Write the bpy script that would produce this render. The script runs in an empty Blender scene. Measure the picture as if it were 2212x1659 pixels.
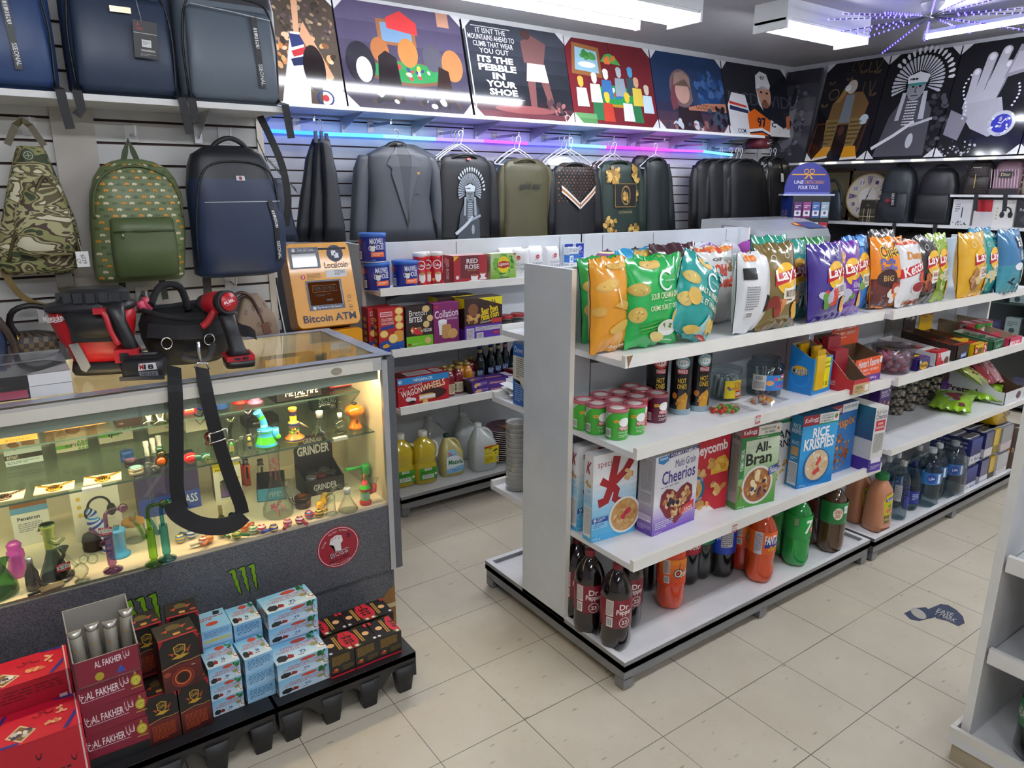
import bpy,math,random
from mathutils import Vector,Matrix,noise
from math import sin,cos,pi,sqrt,atan2
SC=bpy.context.scene
COL=SC.collection
RND=random.Random(7)
# camera (solved from the floor tiles, 305 mm squares)
FPX,YAW,PIT,ROL=1554.133,0.953444829,0.263094623,-0.00165661
CAM=Vector((-1.14919156,-1.8519271,1.62166332))
_f=Vector((cos(PIT)*cos(YAW),cos(PIT)*sin(YAW),-sin(PIT)))
_r=Vector((sin(YAW),-cos(YAW),0))
_d=_f.cross(_r)
_r,_d=cos(ROL)*_r+sin(ROL)*_d,-sin(ROL)*_r+cos(ROL)*_d
cd=bpy.data.cameras.new('camera')
cd.sensor_width=36
cd.lens=FPX/2212*36
cd.clip_start=0.05
cam=bpy.data.objects.new('camera',cd)
COL.objects.link(cam)
cam.matrix_world=Matrix(((_r.x,-_d.x,-_f.x,CAM.x),(_r.y,-_d.y,-_f.y,CAM.y),(_r.z,-_d.z,-_f.z,CAM.z),(0,0,0,1)))
SC.camera=cam
def U(px,py,X=None,Y=None,Z=None):
 'survey helper: the point of the plane X=, Y= or Z= seen at a photo pixel'
 d=_f+_r*((px-1106)/FPX)+_d*((py-829.5)/FPX)
 t=(X-CAM.x)/d.x if X is not None else(Y-CAM.y)/d.y if Y is not None else(Z-CAM.z)/d.z
 return CAM+d*t
# materials
def lin(h):
 return tuple(((c/12.92)if c<=.04045 else((c+.055)/1.055)**2.4)for c in(int(h[i:i+2],16)/255 for i in(0,2,4)))
MATS={}
def node(nt,t,**kw):
 n=nt.nodes.new(t)
 for k,v in kw.items():
  if k in n.inputs:n.inputs[k].default_value=v
  else:setattr(n,k,v)
 return n
def newmat(name):
 m=bpy.data.materials.new(name)
 m.use_nodes=True
 nt=m.node_tree
 nt.nodes.clear()
 return m,nt,nt.nodes.new('ShaderNodeOutputMaterial')
def K(s):
 """'c8102e' colour; options after colons: r.3 roughness, m metal, c coat (film), e5 emission, g clear thin glass, f fabric grain, v.1 mottling"""
 if not isinstance(s,str):return s
 if s in MATS:return MATS[s]
 p=s.split(':')
 o={q[0]:(float(q[1:])if len(q)>1 else 1.)for q in p[1:]}
 m,nt,out=newmat('mat_'+s.replace(':','_'))
 c=(*lin(p[0]),1)
 L=nt.links.new
 if 'e' in o:
  e=node(nt,'ShaderNodeEmission',Color=c,Strength=o['e'])
  L(e.outputs[0],out.inputs[0])
 elif 'g' in o:
  t=node(nt,'ShaderNodeBsdfTransparent',Color=c)
  l2=nt.nodes.new('ShaderNodeLayerWeight');l2.inputs[0].default_value=.5
  p2=node(nt,'ShaderNodeMath',operation='POWER');L(l2.outputs['Facing'],p2.inputs[0]);p2.inputs[1].default_value=2.5
  m2=nt.nodes.new('ShaderNodeMix');m2.data_type='RGBA';L(p2.outputs[0],m2.inputs[0]);m2.inputs[6].default_value=c;m2.inputs[7].default_value=(*[q*(.45 if o['g']>1.05 else .95)for q in c[:3]],1);L(m2.outputs[2],t.inputs[0])
  g=node(nt,'ShaderNodeBsdfGlossy',Roughness=o.get('r',.03))
  lw=nt.nodes.new('ShaderNodeLayerWeight');lw.inputs[0].default_value=.5
  pw=node(nt,'ShaderNodeMath',operation='POWER');L(lw.outputs['Facing'],pw.inputs[0]);pw.inputs[1].default_value=3.
  fr=node(nt,'ShaderNodeMath',operation='MULTIPLY_ADD');L(pw.outputs[0],fr.inputs[0]);fr.inputs[1].default_value=.55*o['g'];fr.inputs[2].default_value=.045
  mx=nt.nodes.new('ShaderNodeMixShader')
  L(fr.outputs[0],mx.inputs[0]);L(t.outputs[0],mx.inputs[1]);L(g.outputs[0],mx.inputs[2]);L(mx.outputs[0],out.inputs[0])
 else:
  b=nt.nodes.new('ShaderNodeBsdfPrincipled')
  b.inputs['Roughness'].default_value=o.get('r',.45)
  b.inputs['Metallic'].default_value=o.get('m',0)
  if 'c' in o:
   b.inputs['Coat Weight'].default_value=o['c'];b.inputs['Coat Roughness'].default_value=.06
  if 's' in o:b.inputs['Specular IOR Level'].default_value=o['s']
  if 't' in o:b.inputs['Transmission Weight'].default_value=o['t']
  tc=nt.nodes.new('ShaderNodeTexCoord')
  sc=900. if 'f' in o else 9.
  nz=node(nt,'ShaderNodeTexNoise',Scale=sc,Detail=2.)
  L(tc.outputs['Object'],nz.inputs['Vector'])
  a=o.get('v',.05)if 'f' not in o else .28*o['f']
  mp=node(nt,'ShaderNodeMapRange')
  mp.inputs[1].default_value=.3;mp.inputs[2].default_value=.7
  mp.inputs[3].default_value=1-a;mp.inputs[4].default_value=1+a*.6
  L(nz.outputs[0],mp.inputs[0])
  vm=node(nt,'ShaderNodeVectorMath',operation='SCALE')
  vm.inputs[0].default_value=c[:3]
  L(mp.outputs[0],vm.inputs['Scale']);L(vm.outputs[0],b.inputs['Base Color'])
  L(b.outputs[0],out.inputs[0])
 MATS[s]=m
 return m
# text outlines (cached 2D triangles)
TXT={}
def text_tris(s,bold=0.0):
 k=(s,bold)
 if k not in TXT:
  cu=bpy.data.curves.new('t','FONT')
  cu.body=s;cu.resolution_u=2;cu.offset=bold;cu.align_x='CENTER'
  ob=bpy.data.objects.new('t',cu)
  me=bpy.data.meshes.new_from_object(ob)
  vs=[(v.co.x,v.co.y)for v in me.vertices]
  me.calc_loop_triangles()
  ts=[tuple(t.vertices)for t in me.loop_triangles]
  bpy.data.objects.remove(ob);bpy.data.curves.remove(cu);bpy.data.meshes.remove(me)
  if vs:
   x0=min(v[0]for v in vs);x1=max(v[0]for v in vs);y0=min(v[1]for v in vs);y1=max(v[1]for v in vs)
   w=max(x1-x0,1e-6);h=max(y1-y0,1e-6)
   vs=[((x-x0)/w,(y-y0)/h)for x,y in vs]
   TXT[k]=(vs,ts,w/h)
  else:TXT[k]=([],[],1)
 return TXT[k]
# mesh builder
class B:
 def __init__(s):s.v=[];s.f=[];s.fm=[];s.fs=[];s.ms=[]
 def mi(s,m):
  m=K(m)
  if m not in s.ms:s.ms.append(m)
  return s.ms.index(m)
 def face(s,idx,m,sm=False):
  s.f.append(tuple(idx));s.fm.append(s.mi(m));s.fs.append(sm)
 def poly(s,pts,m,sm=False):
  n=len(s.v);s.v+=[tuple(p)for p in pts];s.face(range(n,n+len(pts)),m,sm)
 def box(s,x0,y0,z0,x1,y1,z1,m,faces=None):
  n=len(s.v)
  s.v+=[(x0,y0,z0),(x1,y0,z0),(x1,y1,z0),(x0,y1,z0),(x0,y0,z1),(x1,y0,z1),(x1,y1,z1),(x0,y1,z1)]
  q={'b':(0,3,2,1),'t':(4,5,6,7),'f':(0,1,5,4),'r':(1,2,6,5),'k':(2,3,7,6),'l':(3,0,4,7)}
  for k,ix in q.items():
   mm=m.get(k,m.get(''))if isinstance(m,dict)else m
   if mm is not None and(faces is None or k in faces):s.face([n+i for i in ix],mm)
  return s
 def prism(s,pts,m,a,b,axis='y',ms=None):
  'extrude a 2D outline between a and b along an axis (outline in the two other axes)'
  def P(p,t):return(p[0],t,p[1])if axis=='y' else(p[0],p[1],t)if axis=='z' else(t,p[0],p[1])
  n=len(s.v);k=len(pts)
  s.v+=[P(p,a)for p in pts]+[P(p,b)for p in pts]
  s.face(range(n,n+k),m);s.face(range(n+2*k-1,n+k-1,-1),m)
  for i in range(k):
   j=(i+1)%k
   s.face((n+i,n+k+i,n+k+j,n+j),ms or m)
  return s
 def rings(s,R,m,closed=True,cap0=True,cap1=True,sm=True):
  'R: list of rings (equal point counts); m: material or one per band'
  n=len(s.v);k=len(R[0])
  for r in R:s.v+=[tuple(p)for p in r]
  for i in range(len(R)-1):
   mm=m[min(i,len(m)-1)]if isinstance(m,list)else m
   for j in range(k if closed else k-1):
    j2=(j+1)%k
    s.face((n+i*k+j,n+i*k+j2,n+(i+1)*k+j2,n+(i+1)*k+j),mm,sm)
  m0=m[0]if isinstance(m,list)else m;m1=m[-1]if isinstance(m,list)else m
  if closed and cap0:s.face([n+j for j in range(k-1,-1,-1)],m0)
  if closed and cap1:s.face([n+(len(R)-1)*k+j for j in range(k)],m1)
  return s
 def lathe(s,prof,m,n=20,x=0,y=0,cap0=True,cap1=True,lobes=None,ax=None):
  R=[]
  for r,z in prof:
   ring=[]
   for j in range(n):
    a=2*pi*j/n
    rr=r*(1+(lobes(a,z)if lobes else 0))
    p=Vector((rr*cos(a),rr*sin(a),z))
    if ax:p=ax@p
    ring.append((x+p.x,y+p.y,p.z))
   R.append(ring)
  return s.rings(R,m,True,cap0,cap1)
 def loft(s,secs,m,n=24,cap0=True,cap1=True,nz=0,ns=6,seed=0,ax=None):
  'secs: (z, cx, cy, rx, ry, exponent) superellipse sections; nz wrinkle height'
  R=[]
  for z,cx,cy,rx,ry,e in secs:
   ring=[]
   for j in range(n):
    a=2*pi*j/n;c,q=cos(a),sin(a)
    px=cx+rx*abs(c)**(2/e)*(1 if c>0 else-1);py=cy+ry*abs(q)**(2/e)*(1 if q>0 else-1)
    p=Vector((px,py,z))
    if nz:
     d=noise.noise(p*ns+Vector((seed*7.3,0,0)))*nz
     p+=Vector((c,q,0))*d
    if ax:p=ax@p
    ring.append(p)
   R.append(ring)
  return s.rings(R,m,True,cap0,cap1)
 def tube(s,pts,r,m,n=8,closed=False,flat=None):
  'sweep along points; r radius or list; flat=(w,t) makes a strap'
  P=[Vector(p)for p in pts];R=[];up=None
  for i,p in enumerate(P):
   a=P[i-1]if i or closed else p;b=P[(i+1)%len(P)]if i<len(P)-1 or closed else p
   t=(b-a).normalized()
   if up is None:up=Vector((0,0,1))if abs(t.z)<.9 else Vector((1,0,0))
   if flat and len(flat)>2:up=Vector(flat[2])
   sd=t.cross(up)
   if sd.length<1e-4:sd=t.cross(Vector((0.3,1,.1)))
   sd.normalize();u2=sd.cross(t).normalized()
   if not flat:up=u2
   rr=r[i]if isinstance(r,(list,tuple))else r
   if flat:
    w,th=flat[0]/2,flat[1]/2
    R.append([p+sd*w+u2*th,p-sd*w+u2*th,p-sd*w-u2*th,p+sd*w-u2*th])
   else:R.append([p+(sd*cos(2*pi*j/n)+u2*sin(2*pi*j/n))*rr for j in range(n)])
  if closed:R.append(R[0])
  return s.rings(R,m,True,not closed,not closed,sm=not flat)
 def grid(s,fn,nu,nv,m,sm=True,flip=False):
  n=len(s.v)
  s.v+=[tuple(fn(i/nu,j/nv))for j in range(nv+1)for i in range(nu+1)]
  for j in range(nv):
   for i in range(nu):
    a=n+j*(nu+1)+i;q=(a,a+1,a+nu+2,a+nu+1)
    s.face(q[::-1]if flip else q,m,sm)
  return s
 def tris(s,vs,ts,F,o,m,lim=None):
  'flat 2D triangles carried onto a surface F(x,y,o); split finer than lim for curved surfaces'
  if lim:
   vs=list(vs);out=[];mid={}
   st=list(ts)
   while st:
    t=st.pop();e=[(math.dist(vs[t[i]],vs[t[(i+1)%3]]),i)for i in range(3)]
    l,i=max(e)
    if l<=lim:out.append(t);continue
    a,b,c=t[i],t[(i+1)%3],t[(i+2)%3]
    k=(min(a,b),max(a,b))
    if k not in mid:
     mid[k]=len(vs);vs.append(((vs[a][0]+vs[b][0])/2,(vs[a][1]+vs[b][1])/2))
    st+=[(a,mid[k],c),(mid[k],b,c)]
   ts=out
  n=len(s.v);s.v+=[tuple(F(x,y,o))for x,y in vs]
  for t in ts:s.face([n+i for i in t],m,False)
 def dec(s,F,items,o0=4e-4,step=1.3e-4):
  """print artwork on a surface. F=(map, W, H[, lim]); item coordinates are fractions of W and H"""
  f,W,H=F[:3];lim=F[3]if len(F)>3 else None
  o=o0
  rng=random.Random(len(items)*7+int(W*1e4))
  for it in items:
   k=it[0];o+=step
   def P(pts,col,oo=None):
    pts=[(x*W,y*H)for x,y in pts]
    s.tris(pts,[(0,i,i+1)for i in range(1,len(pts)-1)],f,oo or o,col,lim)
   if k=='r':
    x0,y0,x1,y1,c=it[1:6];P([(x0,y0),(x1,y0),(x1,y1),(x0,y1)],c)
   elif k=='p':P(it[1],it[2])
   elif k=='e':
    cx,cy,rx,ry,c=it[1:6];ry=ry or rx*W/H;a0=it[6]if len(it)>6 else 0;n=14 if rx*W<.012 else 22
    pts=[]
    for i in range(n):
     a=2*pi*i/n;x,y=rx*W*cos(a),ry*H*sin(a)
     pts.append((cx+(x*cos(a0)-y*sin(a0))/W,cy+(x*sin(a0)+y*cos(a0))/H))
    P(pts,c)
   elif k=='o':
    cx,cy,rx,ry,th,c=it[1:7];ry=ry or rx*W/H;n=26
    a0,a1=it[7]if len(it)>7 else(0,2*pi)
    vs=[];ts=[]
    for i in range(n+1):
     a=a0+(a1-a0)*i/n
     vs+=[((cx+rx*cos(a))*W,(cy+ry*sin(a))*H),((cx+rx*(1-th)*cos(a))*W,(cy+ry*(1-th)*sin(a))*H)]
     if i:ts+=[(2*i-2,2*i,2*i-1),(2*i-1,2*i,2*i+1)]
    s.tris(vs,ts,f,o,c,lim)
   elif k=='t':
    x0,y0,x1,y1,tx,c=it[1:7];bo=it[7]if len(it)>7 else .012;rot=it[8]if len(it)>8 else 0;sk=it[9]if len(it)>9 else 0
    vs,ts,asp=text_tris(tx,bo)
    w,h=(x1-x0)*W,(y1-y0)*H;cx,cy=(x0+x1)/2*W,(y0+y1)/2*H
    q=[]
    for x,y in vs:
     x=(x-.5)*w+sk*(y-.5)*h;y=(y-.5)*h
     q.append((cx+x*cos(rot)-y*sin(rot),cy+x*sin(rot)+y*cos(rot)))
    s.tris(q,ts,f,o,c,lim)
   elif k=='l':
    x0,y0,x1,y1,n,c=it[1:7]
    for i in range(n):
     y=y1-(y1-y0)*(i+.2)/n;hh=(y1-y0)/n*.45
     x=x0
     while x<x1-.01*(x1-x0):
      w=(x1-x0)*rng.uniform(.06,.2);e=min(x1,x+w)
      if i==n-1 and x>x0+.5*(x1-x0):break
      P([(x,y-hh),(e,y-hh),(e,y),(x,y)],c);x=e+(x1-x0)*.03
   elif k=='bc':
    x0,y0,x1,y1=it[1:5];P([(x0,y0),(x1,y0),(x1,y1),(x0,y1)],'f2f2f0')
    x=x0+.1*(x1-x0)
    while x<x1-.12*(x1-x0):
     w=(x1-x0)*rng.choice([.02,.035,.05]);P([(x,y0+.12*(y1-y0)),(x+w,y0+.12*(y1-y0)),(x+w,y1-.1*(y1-y0)),(x,y1-.1*(y1-y0))],'1a1a1a',o+step*.6);x+=w*2
   elif k=='h':
    cx,cy,rx,ry,n,cols,sz=it[1:8];ry=ry or rx*W/H
    for i in range(n):
     a=rng.uniform(0,2*pi);q=sqrt(rng.random());zx=sz*rng.uniform(.7,1.2);a0=rng.uniform(0,pi)
     X,Y=cx+rx*q*cos(a),cy+ry*q*sin(a)
     pts=[]
     for j in range(9):
      t=2*pi*j/9;x,y=zx*W*cos(t),zx*W*.68*sin(t)
      pts.append((X+(x*cos(a0)-y*sin(a0))/W,Y+(x*sin(a0)+y*cos(a0))/H))
     P(pts,cols[i%len(cols)],o+i*step*.12)
    o+=n*step*.12
   elif k=='g':
    x0,y0,x1,y1,c0,c1,n=it[1:8]
    for i in range(n):
     t=i/max(1,n-1)
     c=''.join('%02x'%round(int(c0[j:j+2],16)*(1-t)+int(c1[j:j+2],16)*t)for j in(0,2,4))+c0[6:]
     ya,yb=y0+(y1-y0)*i/n,y0+(y1-y0)*(i+1)/n
     P([(x0,ya),(x1,ya),(x1,yb),(x0,yb)],c)
   elif k=='w':
    pts,th,c=it[1:4];q=[Vector((x*W,y*H))for x,y in pts];vs=[];ts=[]
    for i,p in enumerate(q):
     t=(q[min(i+1,len(q)-1)]-q[max(i-1,0)]).normalized();nn=Vector((-t.y,t.x))*th*W/2
     if isinstance(it[2],(list,tuple)):pass
     vs+=[tuple(p+nn),tuple(p-nn)]
     if i:ts+=[(2*i-2,2*i-1,2*i),(2*i,2*i-1,2*i+1)]
    s.tris(vs,ts,f,o,c,lim)
  return s
 def mesh(s,name):
  me=bpy.data.meshes.new(name)
  me.from_pydata(s.v,[],s.f)
  for m in s.ms:me.materials.append(m)
  me.polygons.foreach_set('material_index',s.fm)
  me.polygons.foreach_set('use_smooth',s.fs)
  me.update()
  return me
def V(o):return o
def FR(w,d,h):return(lambda x,y,o:(-w/2+x,-d/2-o,y),w,h)
def LF(w,d,h):return(lambda x,y,o:(-w/2-o,d/2-x,y),d,h)
def RT(w,d,h):return(lambda x,y,o:(w/2+o,-d/2+x,y),d,h)
def TP(w,d,h):return(lambda x,y,o:(-w/2+x,-d/2+y,h+o),w,d)
def CY(r,z0,h,a0=0.,lim=.012,cx=0,cy=0):
 'wrapped label on a cylinder; x runs round, its middle faces -Y turned by a0'
 W=2*pi*r
 return(lambda x,y,o:(cx+(r+o)*sin((x-W/2)/r+a0),cy-(r+o)*cos((x-W/2)/r+a0),z0+y),W,h,lim)
def AT(F,M):
 f=F[0]
 return(lambda x,y,o:M@Vector(f(x,y,o)),)+tuple(F[1:])
def tag(o,label=None,cat=None,group=None,kind=None):
 if label:o['label']=label
 if cat:o['category']=cat
 if group:o['group']=group
 if kind:o['kind']=kind
 return o
def link(name,me,parent=None,loc=None,rot=None):
 o=bpy.data.objects.new(name,me)
 COL.objects.link(o)
 if parent:o.parent=parent
 if loc is not None:o.location=loc
 if rot is not None:o.rotation_euler=rot
 return o
def asmesh(b,name):return b.mesh(name)if isinstance(b,B)else b
def T(name,label,cat,parts,loc=(0,0,0),rz=0,group=None,rot=None,kind=None,sc=None):
 """one thing. parts: a mesh/builder (the thing is that mesh) or a list of (part name, mesh/builder[, sub-parts[, label]])"""
 rot=rot or(0,0,rz)
 if not isinstance(parts,list):
  o=link(name,asmesh(parts,name),None,loc,rot)
 else:
  o=link(name,None,None,loc,rot)
  o.empty_display_size=.05
  for p in parts:
   c=link(p[0],asmesh(p[1],p[0]),o)
   if len(p)>3 and p[3]:c['label']=p[3]
   for q in(p[2]if len(p)>2 and p[2]else[]):link(q[0],asmesh(q[1],q[0]),c)
 if sc:o.scale=sc if not isinstance(sc,(int,float))else(sc,)*3
 return tag(o,label,cat,group,kind)
def fix(parts):
 'turn builders into shared mesh data so copies can share it'
 if isinstance(parts,B):return parts.mesh('m')
 return[(p[0],asmesh(p[1],p[0]),[(q[0],asmesh(q[1],q[0]))for q in(p[2]if len(p)>2 and p[2]else[])])for p in parts]
def S(name,b,kind='structure'):
 o=link(name,asmesh(b,name));o['kind']=kind;return o
ORD=['first','second','third','fourth','fifth','sixth','seventh','eighth','ninth','tenth','eleventh','twelfth','thirteenth','fourteenth','fifteenth','sixteenth']
def smooth(a,n=3):
 'Catmull-Rom through points'
 P=[Vector(p)for p in a];out=[]
 for i in range(len(P)-1):
  p0=P[max(i-1,0)];p1=P[i];p2=P[i+1];p3=P[min(i+2,len(P)-1)]
  for k in range(n):
   t=k/n
   out.append(.5*((2*p1)+(p2-p0)*t+(2*p0-5*p1+4*p2-p3)*t*t+(3*p1-p0-3*p2+p3)*t**3))
 out.append(P[-1]);return out
# room shell
CZ=2.78
def floor_mat():
 m,nt,out=newmat('vinyl_tiles');L=nt.links.new
 b=nt.nodes.new('ShaderNodeBsdfPrincipled');b.inputs['Roughness'].default_value=.38;b.inputs['Specular IOR Level'].default_value=.35
 tc=nt.nodes.new('ShaderNodeTexCoord');sx=nt.nodes.new('ShaderNodeSeparateXYZ');L(tc.outputs['Object'],sx.inputs[0])
 def math_(op,a,bb=None):
  n=node(nt,'ShaderNodeMath',operation=op)
  for i,q in enumerate((a,bb)):
   if q is None:continue
   if isinstance(q,(int,float)):n.inputs[i].default_value=q
   else:L(q,n.inputs[i])
  return n.outputs[0]
 wob=node(nt,'ShaderNodeTexNoise',Scale=2.2,Detail=1.);L(tc.outputs['Object'],wob.inputs['Vector'])
 line=None
 for ax in(0,1):
  q=math_('MULTIPLY',sx.outputs[ax],1/.305)
  fr=math_('PINGPONG',q,.5)
  ln=math_('LESS_THAN',fr,math_('MULTIPLY',wob.outputs[0],.0085))
  line=ln if line is None else math_('MAXIMUM',line,ln)
 big=node(nt,'ShaderNodeTexNoise',Scale=1.3,Detail=6.,Roughness=.65);L(tc.outputs['Object'],big.inputs['Vector'])
 mp=nt.nodes.new('ShaderNodeMapping');mp.inputs['Rotation'].default_value=(0,0,.55);mp.inputs['Scale'].default_value=(14,42,1);L(tc.outputs['Object'],mp.inputs[0])
 fl=node(nt,'ShaderNodeTexNoise',Scale=1.6,Detail=3.,Roughness=.6);L(mp.outputs[0],fl.inputs['Vector'])
 flk=node(nt,'ShaderNodeMapRange');L(fl.outputs[0],flk.inputs[0]);flk.inputs[1].default_value=.64;flk.inputs[2].default_value=.74
 mp2=nt.nodes.new('ShaderNodeMapping');mp2.inputs['Rotation'].default_value=(0,0,-.3);mp2.inputs['Scale'].default_value=(9,30,1);L(tc.outputs['Object'],mp2.inputs[0])
 vo=node(nt,'ShaderNodeTexVoronoi',Scale=1.2);L(mp2.outputs[0],vo.inputs['Vector'])
 vk=node(nt,'ShaderNodeMapRange');L(vo.outputs['Distance'],vk.inputs[0]);vk.inputs[1].default_value=.16;vk.inputs[2].default_value=.07
 pick=node(nt,'ShaderNodeMath',operation='GREATER_THAN');sc=nt.nodes.new('ShaderNodeSeparateColor');L(vo.outputs['Color'],sc.inputs[0]);L(sc.outputs[0],pick.inputs[0]);pick.inputs[1].default_value=.72
 dash=math_('MULTIPLY',vk.outputs[0],pick.outputs[0])
 def mix(fac,a,bb):
  n=nt.nodes.new('ShaderNodeMix');n.data_type='RGBA'
  L(fac,n.inputs[0])if not isinstance(fac,float)else setattr(n.inputs[0],'default_value',fac)
  for i,q in((6,a),(7,bb)):
   if isinstance(q,str):n.inputs[i].default_value=(*lin(q),1)
   else:L(q,n.inputs[i])
  return n.outputs[2]
 br=node(nt,'ShaderNodeMapRange');L(big.outputs[0],br.inputs[0]);br.inputs[1].default_value=.3;br.inputs[2].default_value=.7
 c=mix(br.outputs[0],'bdb29e','d3cab8')
 c=mix(math_('MULTIPLY',flk.outputs[0],.5),c,'8f8574')
 c=mix(math_('MULTIPLY',dash,.55),c,'6e675f')
 c=mix(math_('MULTIPLY',line,.85),c,'45403a')
 L(c,b.inputs['Base Color']);L(b.outputs[0],out.inputs[0])
 return m
X0,X1,Y0,Y1=-3.6,5.45,-4.6,2.73
S('floor',B().box(X0,Y0,-.1,X1,Y1,0,{'t':floor_mat(),'':'8a8272'}))
S('ceiling',B().box(X0,Y0,CZ,X1,Y1,CZ+.1,'a9a9ae:r.4:s.3'))
def slat(name,x0,x1,y,z0,z1,ref,pitch=.0762,thick=.012,face='d9d9da:r.35',groove='3a221c:r.7'):
 'slatwall facing -Y: boards with real grooves between them'
 b=B();b.box(x0,y,z0,x1,y+.02,z1,groove)
 z=ref-pitch*math.ceil((ref-z0)/pitch)
 while z<z1:
  a,c=max(z+.0045,z0),min(z+pitch-.0045,z1)
  if c>a:b.box(x0,y-thick,a,x1,y,c,face)
  z+=pitch
 return S(name,b)
slat('wall_back',X0,X1,Y1,0,2.06,1.8904)
S('wall_back_upper',B().box(X0,Y1,2.06,X1,Y1+.02,CZ,'c9c9cc'))
wr=B();wr.box(X1,Y0,0,X1+.02,Y1+.02,CZ,'bfbfc4:r.4');S('wall_right',wr)
S('wall_left',B().box(X0-.02,Y0,0,X0,Y1,CZ,'c8c8c8'))
S('wall_front',B().box(X0,Y0-.02,0,X1,Y0,CZ,'c8c8c8'))
slat('wall_partition',-3.55,-.238,1.19,0,2.74,1.8583,face='c2c1bf:r.35')
tr=B();tr.box(-.238,1.172,0,-.212,1.215,2.74,'b9b2a8:r.3:m.5');S('trim_partition',tr)
tr2=B();tr2.box(-.93,1.165,0,-.80,1.188,1.9,'b3aca4:r.35');S('trim_upright',tr2)
# light fixtures
TUBE='f4f8ff:e60'
def fixture(label,x0,x1,yc,z=2.62,w=.25,tubes=2,ex=None):
 b=B();b.box(x0,yc-w/2,z+.05,x1,yc+w/2,CZ-.001,'d7d9dc:r.3')
 b.box(x0,yc-w/2+.01,z+.035,x1,yc+w/2-.01,z+.05,'e4e6e8:r.3')
 parts=[('housing',b)]
 for s in(x0,x1-.02):
  parts.append(('end_cap',B().box(s,yc-w/2,z-.012,s+.02,yc+w/2,z+.05,'dfe2e4:r.3')))
 for k in range(tubes):
  y=yc+(k-(tubes-1)/2)*w*.52
  parts.append(('tube',B().tube([(x0+.022,y,z+.012),(x1-.022,y,z+.012)],.014,TUBE,10)))
 return T('ceiling_light',label,'light',parts,group='fluorescent ceiling fixtures')
fixture('short two tube ceiling fixture in front of the portrait posters',3.1,4.05,1.3)
fixture('long two tube ceiling fixture above the cartoon poster',1.1,2.56,1.52,w=.27)
def batten(label,p0,p1):
 d=(Vector(p1)-Vector(p0));L_=d.length;a=atan2(d.y,d.x)
 b=B();b.box(0,-.03,.02,L_,.03,.045,'dde0e4:r.3')
 c1=B().box(0,-.008,.045,.03,.008,.075,'c4c6c8:r.3');c1.box(L_-.03,-.008,.045,L_,.008,.075,'c4c6c8:r.3')
 t=B();t.tube([(.01,0,.006),(L_-.01,0,.006)],.015,TUBE,10)
 e=B();e.box(-.012,-.017,-.01,.008,.017,.025,'c9ccd0:r.3');e.box(L_-.008,-.017,-.01,L_+.012,.017,.025,'c9ccd0:r.3')
 return T('batten_light',label,'light',[('channel',b),('hanger_clip',c1),('tube',t),('end_cap',e)],loc=p0,rz=a,group='single tube battens')
batten('single tube batten running along the ceiling above the crowd poster',(-.1,1.94,2.66),(2.56,1.94,2.66))
batten('single tube batten hung before the praying hands poster',(4.42,.97,2.66),(4.30,-1.6,2.66))
for i,(x,y)in enumerate(((-1.6,-1.2),(.6,-1.2),(2.9,-1.2),(-1.6,-3.2),(.9,-3.2),(3.3,-3.2))):
 fixture('two tube ceiling fixture over the front of the shop',x,x+1.22,y)
w=bpy.data.worlds.new('world');SC.world=w;w.use_nodes=True
w.node_tree.nodes['Background'].inputs[0].default_value=(.6,.65,.75,1);w.node_tree.nodes['Background'].inputs[1].default_value=.12
SC.view_settings.view_transform='Standard';SC.view_settings.look='None';SC.view_settings.gamma=1
SC.view_settings.exposure=0.15
SC.cycles.max_bounces=8;SC.cycles.diffuse_bounces=4;SC.cycles.glossy_bounces=4;SC.cycles.transparent_max_bounces=24;SC.cycles.transmission_bounces=6
SC.cycles.caustics_reflective=False;SC.cycles.caustics_refractive=False
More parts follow.
